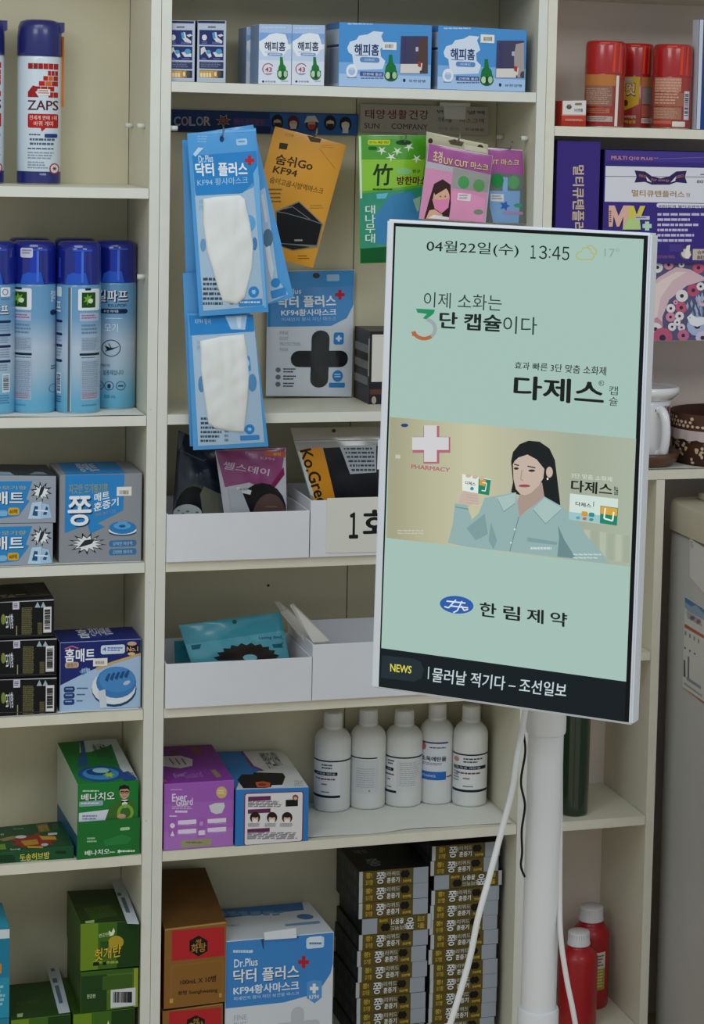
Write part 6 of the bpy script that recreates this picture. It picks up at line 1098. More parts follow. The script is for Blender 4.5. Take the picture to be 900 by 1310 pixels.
p.poly([(500, 216), (560, 222), (600, 250), (650, 262), (700, 250), (740, 222), (800, 218), (790, 252), (802, 290), (740, 284), (700, 298), (600, 298), (560, 282), (500, 286), (512, 252)], '#34205a'); p.poly([(566, 250), (600, 286), (572, 276)], '#e0dce4'); p.poly([(738, 250), (706, 286), (734, 276)], '#e0dce4'); p.textq('IMMUNE VITAL', [(526, 236), (570, 246), (568, 262), (524, 252)], '#b87a70', 0.04); p.text('For energy', 596, 262, 700, 284, '#b87a70', 0.04); p.textq('ENERGY', [(736, 248), (782, 236), (784, 254), (738, 264)], '#b87a70', 0.04)
p.textq('멀티큐텐플러스', [(484, 326), (788, 336), (788, 372), (484, 366)], '#a88a58', 0.05); p.text('정', 796, 346, 818, 370, '#a88a58', 0.02); p.text('80정', 858, 268, 930, 292, '#5a5668', 0.04); p.lines(880, 236, 960, 250, 1, '#6a6678')
for d, ca, cb_ in ((5, '#1c1440', '#1c1440'), (0, '#e2b4a4', '#d8c858')): p.poly([(352+d, 418+d), (386+d, 418+d), (408+d, 478+d), (436+d, 418+d), (470+d, 418+d), (462+d, 556+d), (432+d, 556+d), (436+d, 480+d), (412+d, 540+d), (398+d, 540+d), (380+d, 478+d), (374+d, 540+d), (352+d, 540+d)], ca); p.poly([(470+d, 418+d), (496+d, 420+d), (512+d, 470+d), (532+d, 420+d), (562+d, 420+d), (530+d, 500+d), (536+d, 556+d), (430+d, 556+d), (462+d, 490+d)], cb_); 
p.poly([(430, 556), (462, 490), (530, 500), (536, 556)], '#b8d488'); p.rect(502, 478, 586, 500, '#c8c4d8'); p.lines(508, 484, 580, 496, 1, '#70688c'); p.cross(572, 536, 26, 12, '#b8dcc8'); p.lines(356, 448, 366, 520, 6, '#6c3c4c', 0.5, 0)
p.rrect(628, 404, 1400, 440, '#e2dfe8', 14); p.textq('비타민과 멀티코엔자임 함유', [(640, 414), (960, 418), (960, 434), (640, 430)], '#4a4468', 0.04)
for k, e in enumerate((960, 818, 870, 806, 842, 830)): p.lines(632, 462+k*30, e, 480+k*30, 1, '#c8c0dc', 0.8, 0)
p.ell(796, 694, 36, 36, '#6a5048'); p.ell(796, 694, 27, 27, '#d8d0cc'); p.poly([(788, 700), (800, 650), (820, 644), (816, 690), (826, 700), (812, 724), (790, 722)], '#e8e0d8'); p.rect(836, 668, 1100, 734, '#c8b8ac'); p.text('슈퍼항산', 862, 676, 960, 700, '#5a4038', 0.05); p.text('BEST', 862, 706, 930, 728, '#5a4038', 0.05); p.rect(700, 640, 780, 686, '#4a3a88'); p.textq('MULTIVITAMIN MINERAL', [(616, 706), (734, 704), (734, 722), (616, 724)], '#8c6a70', 0.02)
t = p; p.rect(318, 90, 1700, 190, '#47398c'); p.line([(318, 186), (1700, 216)], 5, '#2c2064'); t.textq('MULTI Q10 PLUS', [(366, 130), (606, 142), (606, 160), (366, 158)], '#d08a8c', 0.07); t.line([(640, 150), (900, 140)], 4, '#6c60a8'); t.lines(612, 142, 636, 152, 1, '#8c6a9c', 0.8, 0)
c.done('supplement_box', 'large purple and white box with MY lettering behind the screen corner', 'box', 'purple supplement boxes')
# mug with lid on a wooden plate
ym = 6.0; zz = Z('r2', 0.1)(0); pc = hit(827, 588, ym); ro = (hit(869.7, 580, ym)-hit(827, 580, ym)).length; o = V((pc.x-0.6, ym, zz)); WD = mat('#5a3a26', 0.4, noise=0.2, scale=50, coat=0.2)
mb = MB(); ph = hit(827, 575, ym).z-zz; mb.lathe([(ro*0.75, 0), (ro*0.8, 0.15), (ro*0.93, ph*0.45), (ro*1.02, ph), (ro*0.97, ph), (ro*0.86, ph*0.5), (ro*0.7, ph*0.3), (0.02, ph*0.28)], o, WD, cap=False); mb.lathe([(0.02, 0), (ro*0.75, 0)], o, WD, cap=False); tag(mb.build('wooden_plate', o), 'brown wooden plate under the white lidded mug', 'plate')
om = o+V((-0.2, 0, ph*0.32)); rm = (hit(859, 540, ym)-hit(827, 540, ym)).length*0.97; hm = hit(840, 509, ym).z-om.z; CER = mat('#e0dfe2', 0.12, coat=0.6)
t = thing('lidded_mug', 'white lidded mug with flower print standing on a wooden plate', 'mug', om)
mb = MB(); mb.lathe([(rm*0.9, 0), (rm*0.97, 0.2), (rm, 0.6), (rm, hm*0.9), (rm*1.03, hm), (rm*0.97, hm), (rm*0.94, hm*0.9), (rm*0.94, 0.6), (0.02, 0.4)], om, CER, cap=False); mb.lathe([(0.02, 0), (rm*0.9, 0)], om, CER, cap=False)
p = Print(mb, Cyl(om, rm, om.z, om.z+hm)); p.put([(0.86, 0.1), (0.92, 0.08), (0.93, 0.62), (0.9, 0.7)], [(0, 1, 2, 3)], '#8c6a58'); p.put([(0.93, 0.1), (0.98, 0.1), (0.98, 0.85), (0.94, 0.8)], [(0, 1, 2, 3)], '#7c3a44'); p.put([(0.86, 0.7), (0.92, 0.68), (0.94, 0.95), (0.88, 0.95)], [(0, 1, 2, 3)], '#3c4a34'); p.put([(0.88, 0.92), (0.95, 0.92), (0.95, 0.99), (0.88, 0.99)], [(0, 1, 2, 3)], '#b8b890')
for k in range(7): p.put([(0.03+0.12, 0.1+k*0.12), (0.03+0.2, 0.12+k*0.12), (0.03+0.18, 0.17+k*0.12), (0.03+0.1, 0.16+k*0.12)], [(0, 1, 2, 3)], '#8c7a84')
for k, (u, v) in enumerate(((0.75, 0.08), (0.72, 0.13))): p.put([(u, v), (u+0.06, v-0.01), (u+0.05, v+0.03), (u-0.01, v+0.04)], [(0, 1, 2, 3)], '#4c4650')
p.put([(0.74, 0.94), (0.86, 0.93), (0.86, 0.985), (0.74, 0.985)], [(0, 1, 2, 3)], '#4c4a54'); mb.build('cup', om, t)
hd = hit(848, 540, ym-rm); dd = (V((CAM.x, CAM.y, 0))-V((om.x, om.y, 0))).normalized(); side = V((-dd.y, dd.x, 0)); dir_ = (dd*0.80+side*0.60).normalized(); mb = MB(); pts = []
for k in range(13): a = math.pi*k/12; pts.append(om+dir_*(rm*0.96+2.0*math.sin(a)**0.7)+V((0, 0, hm*0.5+hm*0.36*math.cos(a))))
mb.tube(pts, 0.72, CER, 14); mb.build('handle', om, t)
mb = MB(); rl = (hit(869, 500, ym)-hit(827, 500, ym)).length*0.98; ol = om+V((0, 0, hm+0.05)); hl = hit(840, 493, ym).z-ol.z; mb.lathe([(rm*0.9, -0.2), (rl*0.82, 0), (rl*0.97, hl*0.4), (rl, hl*0.55), (rl, hl), (rl*0.97, hl*1.04), (rl*0.9, hl*0.95), (rl*0.5, hl*0.98), (0.3, hl*1.0)], ol, CER, cap=False); mb.build('lid', om, t)
# polka dot basket
yk = 7.0; zz = Z('r2', 0.1)(0); pb = hit(862, 560, yk); rb = 9.5; ob_ = V((pb.x+rb*0.97, yk, zz)); hb = hit(880, 533, yk-rb*0.6).z-zz; BR = mat('#4a2a1a', 0.7, noise=0.2, scale=80)
t = thing('fabric_basket', 'round brown polka dot basket with white lace band at the right edge', 'basket', ob_)
mb = MB(); mb.lathe([(rb*0.84, 0), (rb*0.9, 0.4), (rb*0.95, hb*0.5), (rb, hb), (rb*0.97, hb+0.15), (rb*0.93, hb), (rb*0.88, hb*0.5), (rb*0.8, 0.5), (0.02, 0.4)], ob_, BR, cap=False); mb.lathe([(0.02, 0), (rb*0.84, 0)], ob_, BR, cap=False)
rnd = random.Random(3)
for k in range(460):
    a = rnd.uniform(0, 2*math.pi); z = rnd.uniform(0.4, hb-0.3); 
    if z > hb*0.5:                                 # upper band: regular rows of dots
        j = k % 3; z = hb*(0.78+0.075*j); a = 2*math.pi*((k//3) % 60+0.5*(j % 2))/60+rnd.uniform(-0.01, 0.01)
    rr = rb*(0.9+0.1*(z-0.4)/(hb*0.5-0.4)*0.5 if z < hb*0.5 else 0.95+0.05*(z-hb*0.5)/(hb*0.5))+0.05; n = V((math.cos(a), math.sin(a), 0)); tt = V((-n.y, n.x, 0)); c0 = ob_+n*rr+V((0, 0, z)); w_, h_ = rnd.uniform(0.24, 0.42), rnd.uniform(0.2, 0.32)
    mb.add([c0+tt*w_*math.cos(q*math.pi/4)+V((0, 0, h_*math.sin(q*math.pi/4))) for q in range(8)], [tuple(range(8))], '#d8bfa0')
mb.build('basket_wall', ob_, t)
mb = MB(); pr = []; n = 90; vs_ = []
for j, (z, e) in enumerate(((hb*0.7, 0.12), (hb*0.6, 0.28), (hb*0.53, 0.4))):
    for k in range(n): a = 2*math.pi*k/n; rr = rb*(0.905+0.1*z/hb)+e+(0.14*math.sin(k*2.1) if j else 0); zz_ = z-(0.3*abs(math.sin(k*0.7)) if j == 2 else 0); vs_.append(ob_+V((rr*math.cos(a), rr*math.sin(a), zz_)))
mb.add(vs_, [(j*n+k, j*n+(k+1) % n, (j+1)*n+(k+1) % n, (j+1)*n+k) for j in range(2) for k in range(n)], mat('#c8b8b4', 0.8, bump=0.6, scale=90), True); lace = mb.build('lace_trim', ob_, t); lace['label'] = 'white lace band'
for k, (dx, dy, hh, ang, col, lab) in enumerate(((-3.2, 1.5, 5.2, 0.28, '#6a6560', 'grey folded card standing in the brown basket'), (-1.0, -1.2, 4.2, -0.1, '#cfcac4', 'white printed card standing in the brown basket'))):
    b0 = ob_+V((dx, dy, 0.5)); mb = MB(); ht = hb+hh-0.5; q = [b0+V((ang*ht, 0, ht)), b0+V((ang*ht+3.4, 0.6, ht-0.4)), b0+V((3.4, 0.6, 0)), b0]; mb.hexa(q+[v+V((0, 0.12, 0)) for v in q], [col]*6); p = Print(mb, Quad(q)); 
    p.put([(0.1, 0.05), (0.3, 0.05), (0.3, 0.4), (0.1, 0.4)], [(0, 1, 2, 3)], '#3c3834'); p.put([(0.45, 0.08), (0.85, 0.08), (0.85, 0.2), (0.45, 0.2)], [(0, 1, 2, 3)], '#55504c')
    tag(mb.build('paper_card', (q[2]+q[3])/2), lab, 'card')
# green and red bottles
o, r, _h = can('O', 296, 407, 100, 484, 'r4', 0.02); GB = mat('#0e2a14', 0.12, coat=0.8)
bottle(o, r, 22.5, GB, mat('#0c2010', 0.3), 'dark green bottle behind the pole, under the screen', None, 'green_bottle', None, cr=0.45, caph=0.12)
RB = mat('#a8121c', 0.4, coat=0.2); WC = mat('#d6d2d4', 0.45)
def redlab(p):
    p.frame('O', (345, 835), (483, 835), (483, 1195), (345, 1195)); p.rect(415, 985, 468, 1045, '#d8d2c8'); p.rect(415, 1045, 468, 1122, '#a8963c'); p.lines(420, 995, 464, 1040, 4, '#6a6258'); p.lines(420, 1050, 464, 1116, 6, '#d8cc9c')
o2, r, h2 = can('O', 344, 484, 838, 1198, 'r5', 0.02, ymax=11.6)
bottle(o2, r, h2, RB, WC, 'rear red bottle with white cap and a yellow label', redlab, 'red_bottle', 'red bottles with white caps', cr=0.62, caph=0.14)
y = 4.2; a = hit(*cp('O', 294, 1200), y); b = hit(*cp('O', 440, 1200), y); r = (b-a).length/2; o1 = V(((a.x+b.x)/2, y, Z('r5', 0.02)(0))); h1 = hit(*cp('O', 370, 938), y).z-o1.z
bottle(o1, r, h1, RB, WC, 'front red bottle with white cap, nearest the pole', None, 'red_bottle', 'red bottles with white caps', cr=0.55, caph=0.14)
# ================================================================== display screen on a pole
d4 = [ray(*p) for p in ((494.5, 280), (833, 298), (808, 928), (474, 880))]
def det3(a, b, c): return a.dot(b.cross(c))
D0 = det3(-d4[1], d4[2], -d4[3]); s1 = det3(-d4[0], d4[2], -d4[3])/D0; s2 = det3(-d4[1], -d4[0], -d4[3])/D0; s3 = det3(-d4[1], d4[2], -d4[0])/D0
kk = 36.0/((d4[1]*s1-d4[0]).length); MQ = [CAM+d4[0]*kk, CAM+d4[1]*s1*kk, CAM+d4[2]*s2*kk, CAM+d4[3]*s3*kk]
mo = (MQ[2]+MQ[3])/2; qf = Quad(MQ); nn = qf.n; TH = 2.6
MW = mat('#dfe3ea', 0.3, coat=0.3)
# pole position: straight behind the panel, where the photo shows it
best = None
for i in range(60):
    t_ = 3.5+i*0.25; pc = (MQ[0]+MQ[1]+MQ[2]+MQ[3])/4-nn*t_; q = proj(V((pc.x, pc.y, -105))); e = abs(q[0]-691.5)
    if best is None or e < best[0]: best = (e, pc, t_)
pc = best[1]; po = V((pc.x, pc.y, -150)); print('POLE', best, MQ)
root = thing('digital_signage_display', 'white framed portrait screen on a white pole in front of the shelves', 'display', po)
mb = MB(); bk = [p-nn*TH for p in MQ]; BZ = mat('#070b0b', 0.4)
bm = bmesh.new(); vv = [bm.verts.new(p) for p in MQ+bk]
for f in ((3,2,1,0), (4,5,6,7), (7,3,0,4), (2,6,5,1), (0,1,5,4), (7,6,2,3)): bm.faces.new([vv[i] for i in f])
bmesh.ops.recalc_face_normals(bm, faces=bm.faces[:]); bmesh.ops.bevel(bm, geom=bm.edges[:], offset=0.25, segments=2, affect='EDGES'); mb.bm(bm, MW)
ce = (MQ[0]+MQ[3])/2-nn*1.3; ex = (MQ[0]-MQ[1]).normalized()
frame_ob = mb.build('frame', po, root)
mb = MB(); e0 = proj(MQ[0]); e1 = proj(MQ[3]); vfr = ((562-280)/(880-280), (600-280)/(880-280))
pa, pb_ = [MQ[0]+(MQ[3]-MQ[0])*v for v in vfr]; q = [pa+ex*0.55-nn*0.8, pa-nn*0.8, pb_-nn*0.8, pb_+ex*0.55-nn*0.8]; mb.hexa(q+[v-nn*1.0 for v in q], [MW]*6); mb.build('side_latch', po, frame_ob)
def E(col, k=1.0): return mat(col, 0.3, emit=k)
EM = 0.96
mb = MB(); p = Print(mb, qf, 'P', step=0.006)
p.poly([(105, 30), (868, 66), (868+0, 900), (105, 900)], BZ) if 0 else None
sv = p.c; p.c = 'X'
p.poly([(503.5, 285), (828.5, 301.5), (804, 926), (484, 879.5)], BZ)
p.poly([(506, 289.5), (823, 306), (800.5, 872), (487.5, 829)], E('#a5c2b8', EM)); p.poly([(487.3, 829), (800.5, 872), (798.5, 923.5), (485.5, 877.5)], E('#0c171b', EM))
# upper part of the screen: lettering on the even panel colour
p.c = 'P'; BK = E('#16241f', 0.8); DGR = E('#2c4038', 0.8)
p.textq('04월22일(수)', [(198, 84), (470, 97), (468, 138), (196, 126)], BK, 0.015); 
for ch, x0_, x1_ in (('\uff11', 504, 520), ('\uff13', 529, 553), ('\uff14', 568, 593), ('\uff15', 597, 619)): p.textq(ch, [(x0_, 100+(x0_-500)*0.05), (x1_, 100+(x1_-500)*0.05), (x1_-1, 140+(x1_-500)*0.05), (x0_-1, 140+(x0_-500)*0.05)], BK, 0.02)
p.ell(561, 114, 2.6, 2.6, BK, 8); p.ell(560, 136, 2.6, 2.6, BK, 8)
CL = E('#b4b03c', EM)
for cx, cy, r_ in ((660, 128, 15), (654, 134, 12), (680, 118, 17), (688, 126, 12)): pass
def ring(pts, w, col): p.line(pts+[pts[0]], w, col)
ring([(642, 140), (638, 131), (644, 122), (654, 120), (658, 110), (670, 107), (680, 112), (683, 122), (690, 126), (692, 136), (686, 143), (650, 143)], 2.6, CL); p.line([(672, 106), (676, 102), (686, 103), (692, 110), (698, 116), (699, 124), (693, 129)], 2.6, CL); p.textq('17°', [(722, 109), (766, 111), (766, 137), (722, 135)], E('#8aa29e', EM), 0.0)
p.textq('이제 소화는', [(190, 238), (420, 249), (418, 296), (188, 283)], DGR, 0.0)
p.textq('단', [(236, 296), (290, 299), (288, 348), (234, 345)], BK, 0.07); p.textq('캡슐', [(308, 301), (420, 307), (418, 357), (306, 351)], BK, 0.07); p.textq('이다', [(424, 309), (524, 314), (522, 366), (422, 361)], DGR, 0.005)
GR, OR_, GYS = E('#1f8c5c', EM), E('#b0683c', EM), E('#9aa4a6', EM)
p.poly([(166, 288), (222, 291), (218, 303), (196, 320), (186, 316), (198, 304), (170, 300)], GR); p.arc(190, 348, 38, 34, 11, GYS, -75, 50); p.arc(190, 348, 38, 34, 11, OR_, 50, 165); p.poly([(152, 356), (166, 356), (168, 366), (156, 370)], OR_)
p.textq('효과 빠른 3단 맞춤 소화제', [(458, 444), (728, 460), (726, 486), (456, 466)], BK, 0.03)
p.textq('다제스', [(456, 484), (722, 502), (720, 576), (452, 554)], E('#0f1814', EM), 0.06); p.arc(713, 508, 8, 8, 1.5, BK); p.text('R', 709, 504, 717, 512, BK); p.textq('캡', [(736, 516), (762, 518), (761, 544), (735, 542)], DGR, 0.0); p.textq('슐', [(736, 548), (762, 550), (761, 576), (735, 574)], DGR, 0.0)
# picture in the middle of the screen
p.c = 'Q'; e = lambda c: E(c, EM)
def grad_emit(stops, a, b):
    m = ramp_mat(stops, a, b, axis=0); bs = m.node_tree.nodes['Principled BSDF']; r_ = [n for n in m.node_tree.nodes if n.type == 'VALTORGB'][0]
    m.node_tree.links.new(r_.outputs[0], bs.inputs['Emission Color']); bs.inputs['Emission Strength'].default_value = EM
    for l in list(bs.inputs['Base Color'].links): m.node_tree.links.remove(l)
    bs.inputs['Base Color'].default_value = (0.01, 0.01, 0.01, 1); bs.inputs['Coat Weight'].default_value = 0; bs.inputs['Specular IOR Level'].default_value = 0.08; return m
PG = grad_emit([(0, '#a3a285'), (0.12, '#b3b294'), (0.32, '#c3c2a3'), (0.5, '#b6b79c'), (0.75, '#a3ab97'), (1, '#a9b4a2')], MQ[0].x-po.x+1, MQ[1].x-po.x-1)
p.poly([(47, 34), (857, 106), (838, 527), (36, 432)], PG)
for k in range(7): p.poly([(660+k*26, 400+k*4), (680+k*26, 402+k*4), (678+k*26, 486+k*5), (658+k*26, 482+k*5)], e('#b2bba6' if k % 2 else '#a0ab98'))
p.ell(96, 62, 12, 6, e('#23407c')); p.rrect(66, 158, 82, 172, e('#c0c2ac'), 3)
RDX, GX = e('#b06474'), e('#c8c8c8')
p.cross(188-4, 126, 62, 26, RDX); p.cross(181, 122, 60, 21, e('#cfcfd2')); p.textq('PHARMACY', [(118, 190), (246, 202), (244, 216), (118, 204)], e('#b06070'), 0.06)
HR, SKN, SKD, SH, SH2, SH3 = e('#141a1c'), e('#c4b2a4'), e('#a89488'), e('#92b0ae'), e('#7e9d9e'), e('#6a8a8e')
p.poly([(446, 180), (452, 150), (474, 124), (504, 112), (540, 116), (572, 138), (590, 176), (598, 240), (608, 324), (580, 322), (552, 300), (470, 290), (446, 282), (452, 250)], HR)
p.poly([(480, 282), (470, 300), (462, 330), (474, 364), (500, 340), (556, 300), (548, 250), (500, 262)], SKD); p.poly([(452, 190), (462, 172), (486, 156), (510, 158), (540, 178), (556, 200), (552, 236), (536, 262), (512, 284), (494, 292), (476, 288), (462, 272), (454, 240)], SKN); p.ell(572, 216, 11, 18, SKN); p.ell(566, 238, 3, 4, e('#e8e8e0'))
p.poly([(446, 190), (456, 158), (486, 138), (520, 146), (560, 196), (556, 206), (530, 174), (500, 158), (470, 168)], HR)
p.line([(456, 190), (472, 194)], 4, e('#3c3430')); p.line([(500, 196), (526, 202)], 4, e('#3c3430')); p.ell(463, 204, 8, 4, e('#2c2624')); p.ell(514, 211, 11, 4, e('#2c2624')); p.line([(482, 208), (478, 240), (486, 244)], 3, e('#a48c80')); p.ell(490, 261, 19, 5, e('#a8545c')); p.line([(474, 260), (508, 262)], 2, e('#6c3038'))
p.poly([(360, 300), (420, 290), (462, 282), (474, 364), (506, 338), (556, 296), (612, 328), (660, 372), (690, 420), (744, 480), (768, 516), (640, 500), (604, 460), (598, 494), (370, 470), (300, 462), (240, 448), (254, 400), (262, 320), (300, 322), (318, 372), (340, 350)], SH)
p.poly([(262, 318), (306, 326), (300, 400), (330, 430), (300, 462), (238, 448), (254, 390)], SH); p.poly([(300, 400), (360, 352), (370, 420), (330, 440)], SH2); p.poly([(598, 494), (604, 430), (600, 390), (622, 440), (660, 500)], SH3); p.poly([(396, 300), (462, 284), (460, 318), (420, 346)], e('#a6c0bc')); p.poly([(518, 338), (556, 300), (616, 336), (560, 388)], e('#a6c0bc')); p.line([(472, 362), (442, 476)], 3, SH3); p.line([(520, 340), (560, 386), (614, 336)], 2, SH3); p.line([(400, 302), (422, 346), (460, 318)], 2, SH3); p.poly([(500, 430), (600, 446), (596, 456), (500, 444)], SH2); p.poly([(380, 380), (400, 440), (388, 470), (372, 440)], SH2); p.line([(262, 330), (306, 338)], 3, SH3)
for y_ in (404, 448): p.ell(458-(y_-404)*0.28, y_, 3, 3, e('#d8e4e0'))
p.poly([(272, 318), (280, 288), (292, 276), (342, 296), (336, 312), (308, 326)], SKN)
for k in range(4): p.line([(292+k*4, 284+k*9), (340+k*1, 290+k*9)], 7, SKN); p.line([(300, 289+k*9), (338, 294+k*9)], 1.2, SKD)
p.poly([(286, 222), (380, 240), (374, 292), (286, 276)], e('#dfe6dc')); p.poly([(340, 236), (380, 242), (374, 292), (338, 286)], e('#1f8466')); p.poly([(344, 238), (364, 242), (360, 262), (342, 258)], e('#d09a34')); p.textq('다제스', [(296, 244), (330, 250), (330, 262), (296, 256)], BK, 0.05); p.ell(318, 270, 6, 6, e('#3c8ca8')); p.line([(352, 250), (366, 252), (362, 278), (350, 276)], 3, e('#e8eee8')); 
for k in range(3): p.ell(306+k*22, 228+k*4, 9, 6, SKN)
p.textq('3단 맞춤 소화제', [(644, 218), (778, 232), (778, 248), (644, 234)], e('#ccd2c8'), 0.04); p.textq('다제스', [(644, 240), (780, 254), (778, 294), (642, 280)], e('#0f1814'), 0.06); p.textq('캡슐', [(784, 262), (798, 264), (798, 292), (784, 290)], e('#0f1814'), 0.05); p.poly([(640, 286), (798, 304), (794, 392), (636, 372)], e('#cfe0d6')); p.poly([(636, 346), (740, 358), (740, 384), (636, 372)], e('#9cc4c8')); p.poly([(740, 326), (798, 334), (794, 392), (738, 384)], e('#1f8466')); p.poly([(742, 328), (796, 336), (794, 360), (740, 352)], e('#d8a43c')); p.line([(756, 334), (752, 368), (780, 376), (784, 346)], 5, e('#e8f0ea')); p.textq('다제스', [(658, 312), (710, 320), (710, 334), (658, 326)], BK, 0.05); p.line([(718, 312), (717, 330)], 3, e('#3c8ca8')); p.rrect(678, 344, 698, 362, e('#d09a34'), 5); p.rrect(702, 348, 720, 364, e('#2c8c8c'), 5)
for k in range(3): p.ell(666+k*22, 366+k*3, 7, 5, (e('#5aa0b8'), e('#b8684c'), e('#3c9080'))[k])
p.lines(72, 406, 180, 424, 2, e('#c8c8b4'), 0.5); p.lines(510, 462, 590, 476, 1, e('#c4d4d0'), 0.6); p.lines(650, 484, 746, 506, 2, e('#c4d4d0'), 0.5)
# lower part of the screen
p.c = 'R'; p.ell(286, 147, 50, 26, e('#2a5ca8'), 28, rot=6); W2 = e('#d8e4ec'); p.line([(256, 136), (312, 142)], 4, W2); p.line([(284, 132), (262, 156), (250, 152)], 4, W2); p.line([(302, 136), (288, 164), (276, 170)], 4, W2); p.line([(266, 150), (320, 156)], 4, W2); p.line([(300, 150), (308, 164), (320, 160)], 4, W2)
for k, ch in enumerate('한림제약'): x = 354+k*69.5; y_ = 138+k*9.2; p.textq(ch, [(x, y_), (x+50, y_+6), (x+49, y_+48), (x-1, y_+42)], E('#141c18', EM), 0.05)
p.poly([(66, 296), (160, 306), (180, 316), (190, 340), (182, 364), (160, 374), (62, 362)], e('#1d2c33')); p.textq('NEWS', [(90, 320), (154, 328), (152, 350), (90, 344)], e('#d8d048'), 0.05); WT = e('#c2d4d8')
p.line([(204, 330), (202, 366)], 3, WT); p.textq('물러날 적기다 – 조선일보', [(216, 332), (612, 380), (608, 422), (212, 374)], WT, 0.03)
p.c = sv; scr = mb.build('screen', po, root)
# pole
PW = mat('#dcdde0', 0.35, coat=0.3); mb = MB(); rp = (proj(V((po.x+0.5, po.y, -105)))[0]-proj(V((po.x-0.5, po.y, -105)))[0]); rp = 21.5/rp
ztop = (MQ[0].z+MQ[3].z)/2+12; zj = hit(691, 1288, po.y).z; zc = hit(691, 937, po.y).z
mb.lathe([(rp, zj-(-150)), (rp, zc+150)], po, PW, 40); mb.build('pole', po, root)
mb = MB(); mb.lathe([(rp*1.09, zc+150), (rp*1.12, zc+150.3), (rp*1.12, ztop+150), (rp*1.05, ztop+150.4)], po, PW, 40); 
bx_ = pc-nn*0; mb.build('upper_sleeve', po, root)
mb = MB(); mb.lathe([(rp*1.1, 2), (rp*1.16, zj+150-0.4), (rp*1.12, zj+150)], po, PW, 40); mb.build('lower_sleeve', po, root)
mb = MB(); u_ = (MQ[1]-MQ[0]).normalized(); cen = (MQ[0]+MQ[1]+MQ[2]+MQ[3])/4-nn*(TH+0.05); zv = V((0, 0, 1)); dpt = max(0.4, best[2]-TH-rp*0.6)
q = [cen-u_*5+zv*5, cen+u_*5+zv*5, cen+u_*5-zv*5, cen-u_*5-zv*5]; mb.hexa(q+[v-nn*dpt for v in q], [mat('#c8cbd0', 0.4)]*6); mb.build('mount_bracket', po, frame_ob)
mb = MB(); mb.lathe([(19, 0), (19.5, 0.3), (19.5, 1.2), (19, 1.6), (rp*1.6, 2.0), (rp*1.3, 3.2)], po, PW, 60); mb.build('base_plate', po, root)
# cables
def cable(pts, r, col, label, name='cable'):
    P_ = [hit(x, y, d) for x, y, d in pts]; sm = []
    for i in range(len(P_)-1):
        p0, p1, p2, p3 = P_[max(i-1, 0)], P_[i], P_[i+1], P_[min(i+2, len(P_)-1)]
        for k in range(8):
            t = k/8; sm.append(0.5*((2*p1)+(p2-p0)*t+(2*p0-5*p1+4*p2-p3)*t*t+(3*p1-p0-3*p2+p3)*t**3))
    sm.append(P_[-1]); mb = MB(); mb.tube(sm, r, mat(col, 0.4), 10); return tag(mb.build(name, sm[-1]), label, 'cable')
yp = po.y
cable([(672, 905, yp-rp*0.6), (667, 938, yp-rp*0.6), (661, 970, yp-3), (655, 1010, yp-4), (642, 1060, yp-4), (626, 1120, yp-4.5), (611, 1175, yp-5), (603, 1215, yp-5), (594, 1250, yp-5), (576, 1308, yp-5), (560, 1350, yp-5)], 0.42, '#dfe0e0', 'white cable hanging left of the pole over the slim boxes')
cable([(716.5, 930, yp+rp*0.5), (716, 1050, yp-rp*0.3), (715.5, 1150, yp-rp*0.6), (717, 1200, yp-rp*1.1), (724, 1250, yp-3.4), (732, 1290, yp-4), (739, 1330, yp-4)], 0.36, '#dcd8d8', 'thin white cable on the right side of the pole')
cable([(669, 936, yp-rp*0.5), (671.5, 962, yp-rp*0.5), (666, 1000, yp-rp*0.4), (671, 1030, yp-rp*0.4), (667, 1062, yp-rp*0.4), (667.5, 1090, yp-rp*0.4), (666, 1108, yp-rp*0.4), (671, 1122, yp-rp*0.5)], 0.16, '#16161a', 'thin wavy black cord along the left side of the pole')
# ================================================================== white appliance at the right edge
AW = mat('#b9b6b0', 0.35, noise=0.02); AL = mat('#c2b9a4', 0.35, noise=0.02); zl1 = hit(862, 641, -5).z
def hitx(px, py, x): d = ray(px, py); return CAM+d*((x-CAM.x)/d.x)
ax = 54.2
b1, b2 = hitx(862, 641, ax), hitx(862, 678, ax); yb0 = b1.y; f1 = hitx(900, 669, ax)
print('APP', b1, b2, f1)
ab = V((88, -20, -150)); t = thing('chest_freezer', 'white chest freezer with beige lid at the right edge, posters on its side', 'freezer', ab)
def rbox(x0, x1, y0, y1, z0, z1, r, m, name, tilt=0):
    pts = []
    for cx, cy, a in ((x1-r, y0+r, -90), (x1-r, y1-r, 0), (x0+r, y1-r, 90), (x0+r, y0+r, 180)):
        for k in range(9): th = math.radians(a+k*11.25); pts.append((cx+r*math.cos(th), cy+r*math.sin(th)))
    n = len(pts); mb = MB(); vs_ = [V((x, y, z0)) for x, y in pts]+[V((x, y, z1-0.3)) for x, y in pts]+[V((x+(0.3 if x < (x0+x1)/2 else -0.3), y+(0.3 if y < (y0+y1)/2 else -0.3), z1)) for x, y in pts]
    mb.add(vs_, [(j*n+k, j*n+(k+1) % n, (j+1)*n+(k+1) % n, (j+1)*n+k) for j in range(2) for k in range(n)], m, True); mb.add(vs_[2*n:], [tuple(range(n))], m); mb.add(vs_[:n], [tuple(reversed(range(n)))], m)
    return mb.build(name, ab, t)
yB = yb0+4.0
rbox(ax, 122, yB-62, yB, -147, b2.z-0.35, 4.0, AW, 'body'); rbox(ax-0.35, 122.3, yB-62.3, yB+0.2, b2.z, b1.z, 4.2, AL, 'lid'); mb = MB(); mb.box((ax+1, yB-60, -150), (121, yB-1.5, -146.8), mat('#3a3836', 0.6)); mb.build('plinth', ab, t)
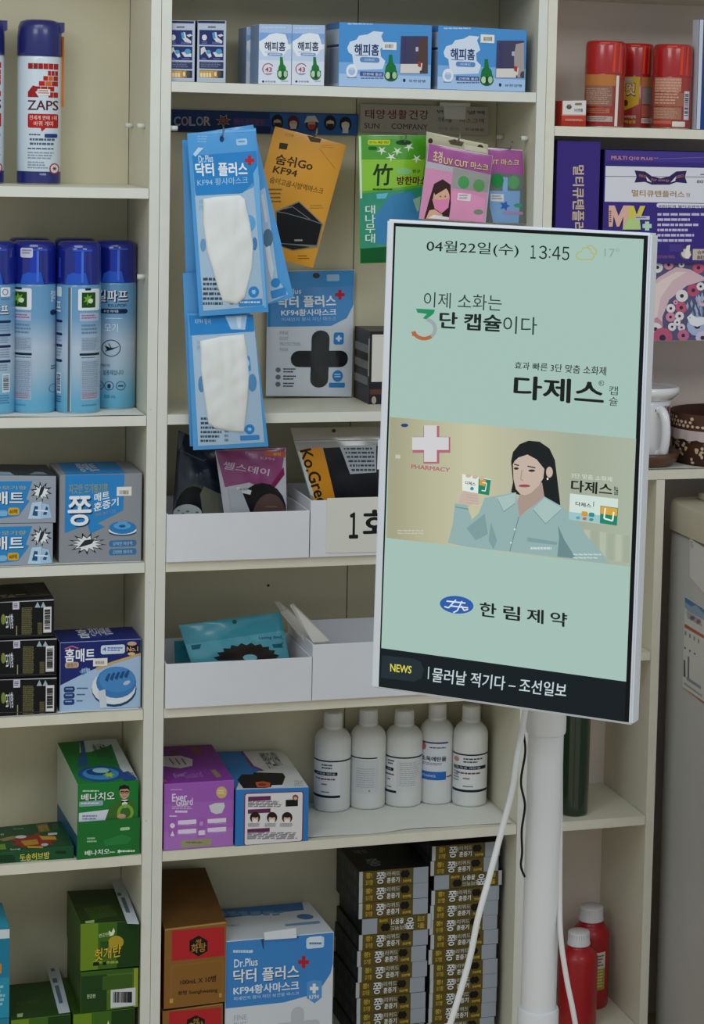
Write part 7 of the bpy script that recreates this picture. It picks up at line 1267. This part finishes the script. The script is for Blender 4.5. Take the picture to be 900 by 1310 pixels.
q = [hitx(870, 632, ax+6)]; mb = MB(); mb.box((ax+4.5, yB-50, b1.z-0.05), (118, yB-3.0, b1.z+1.1), AL, 0.35); l2 = mb.build('lid_handle_panel', ab, t)
def poster(px4, label, name, draw, off=0.1):
    f = [hitx(*p, ax-off) for p in px4]; mb = MB(); mb.hexa(f+[v+V((0.06, 0, 0)) for v in f], ['#cfcdc8']*6); qd = Quad(f); p = Print(mb, qd, 'X', step=0.01); draw(p); return tag(mb.build(name, (f[2]+f[3])/2), label, 'poster')
def dp1(p):
    p.full('#d2cfca', 0, 0, 1, 1); p.c = 'W'; p.lines(672, 870, 690, 920, 3, '#4a4844', 0.5); p.poly([(672, 880), (696, 890), (694, 926), (672, 916)], '#b8b4ae')
poster([(882, 688), (905, 704), (905, 765), (882, 738)], 'small white sheet on the side of the white freezer, above the poster', 'notice_sheet', dp1)
def dp2(p):
    p.c = 'Y'; p.poly([(626, 22), (786, 120), (786, 210), (640, 118), (626, 100)], '#4a78a8'); p.poly([(626, 60), (680, 100), (720, 90), (786, 160), (786, 210), (660, 140), (626, 100)], '#8ca0b4'); p.poly([(640, 130), (760, 206), (770, 260), (650, 190)], '#a8a4a8'); p.burst(690, 190, 30, 24, '#6c5c70', 6); p.burst(740, 220, 24, 24, '#8c6470', 6); p.poly([(624, 232), (786, 330), (786, 356), (624, 262)], '#a8603c')
    for k in range(4): p.poly([(626+k*36, 290+k*22), (640+k*36, 298+k*22), (638+k*36, 330+k*22), (626+k*36, 322+k*22)], '#8a8884')
    for k in range(3): p.poly([(622+k*40, 420+k*24), (634+k*40, 428+k*24), (634+k*40, 444+k*24), (622+k*40, 436+k*24)], '#4c4a4c')
    p.poly([(616, 530), (630, 540), (632, 690), (614, 680)], '#5a5c64'); p.poly([(650, 500), (664, 508), (662, 700), (648, 690)], '#6c7078'); p.poly([(640, 680), (760, 760), (760, 790), (640, 710)], '#8c9098'); p.poly([(620, 730), (770, 840), (770, 860), (618, 750)], '#9a9ca0'); p.poly([(606, 776), (786, 900), (786, 924), (606, 794)], '#a0582e')
poster([(875.5, 763), (905, 782), (905, 905), (872.5, 879.5)], 'calendar poster with a blue mountain picture and orange bands on the freezer', 'calendar_poster', dp2)
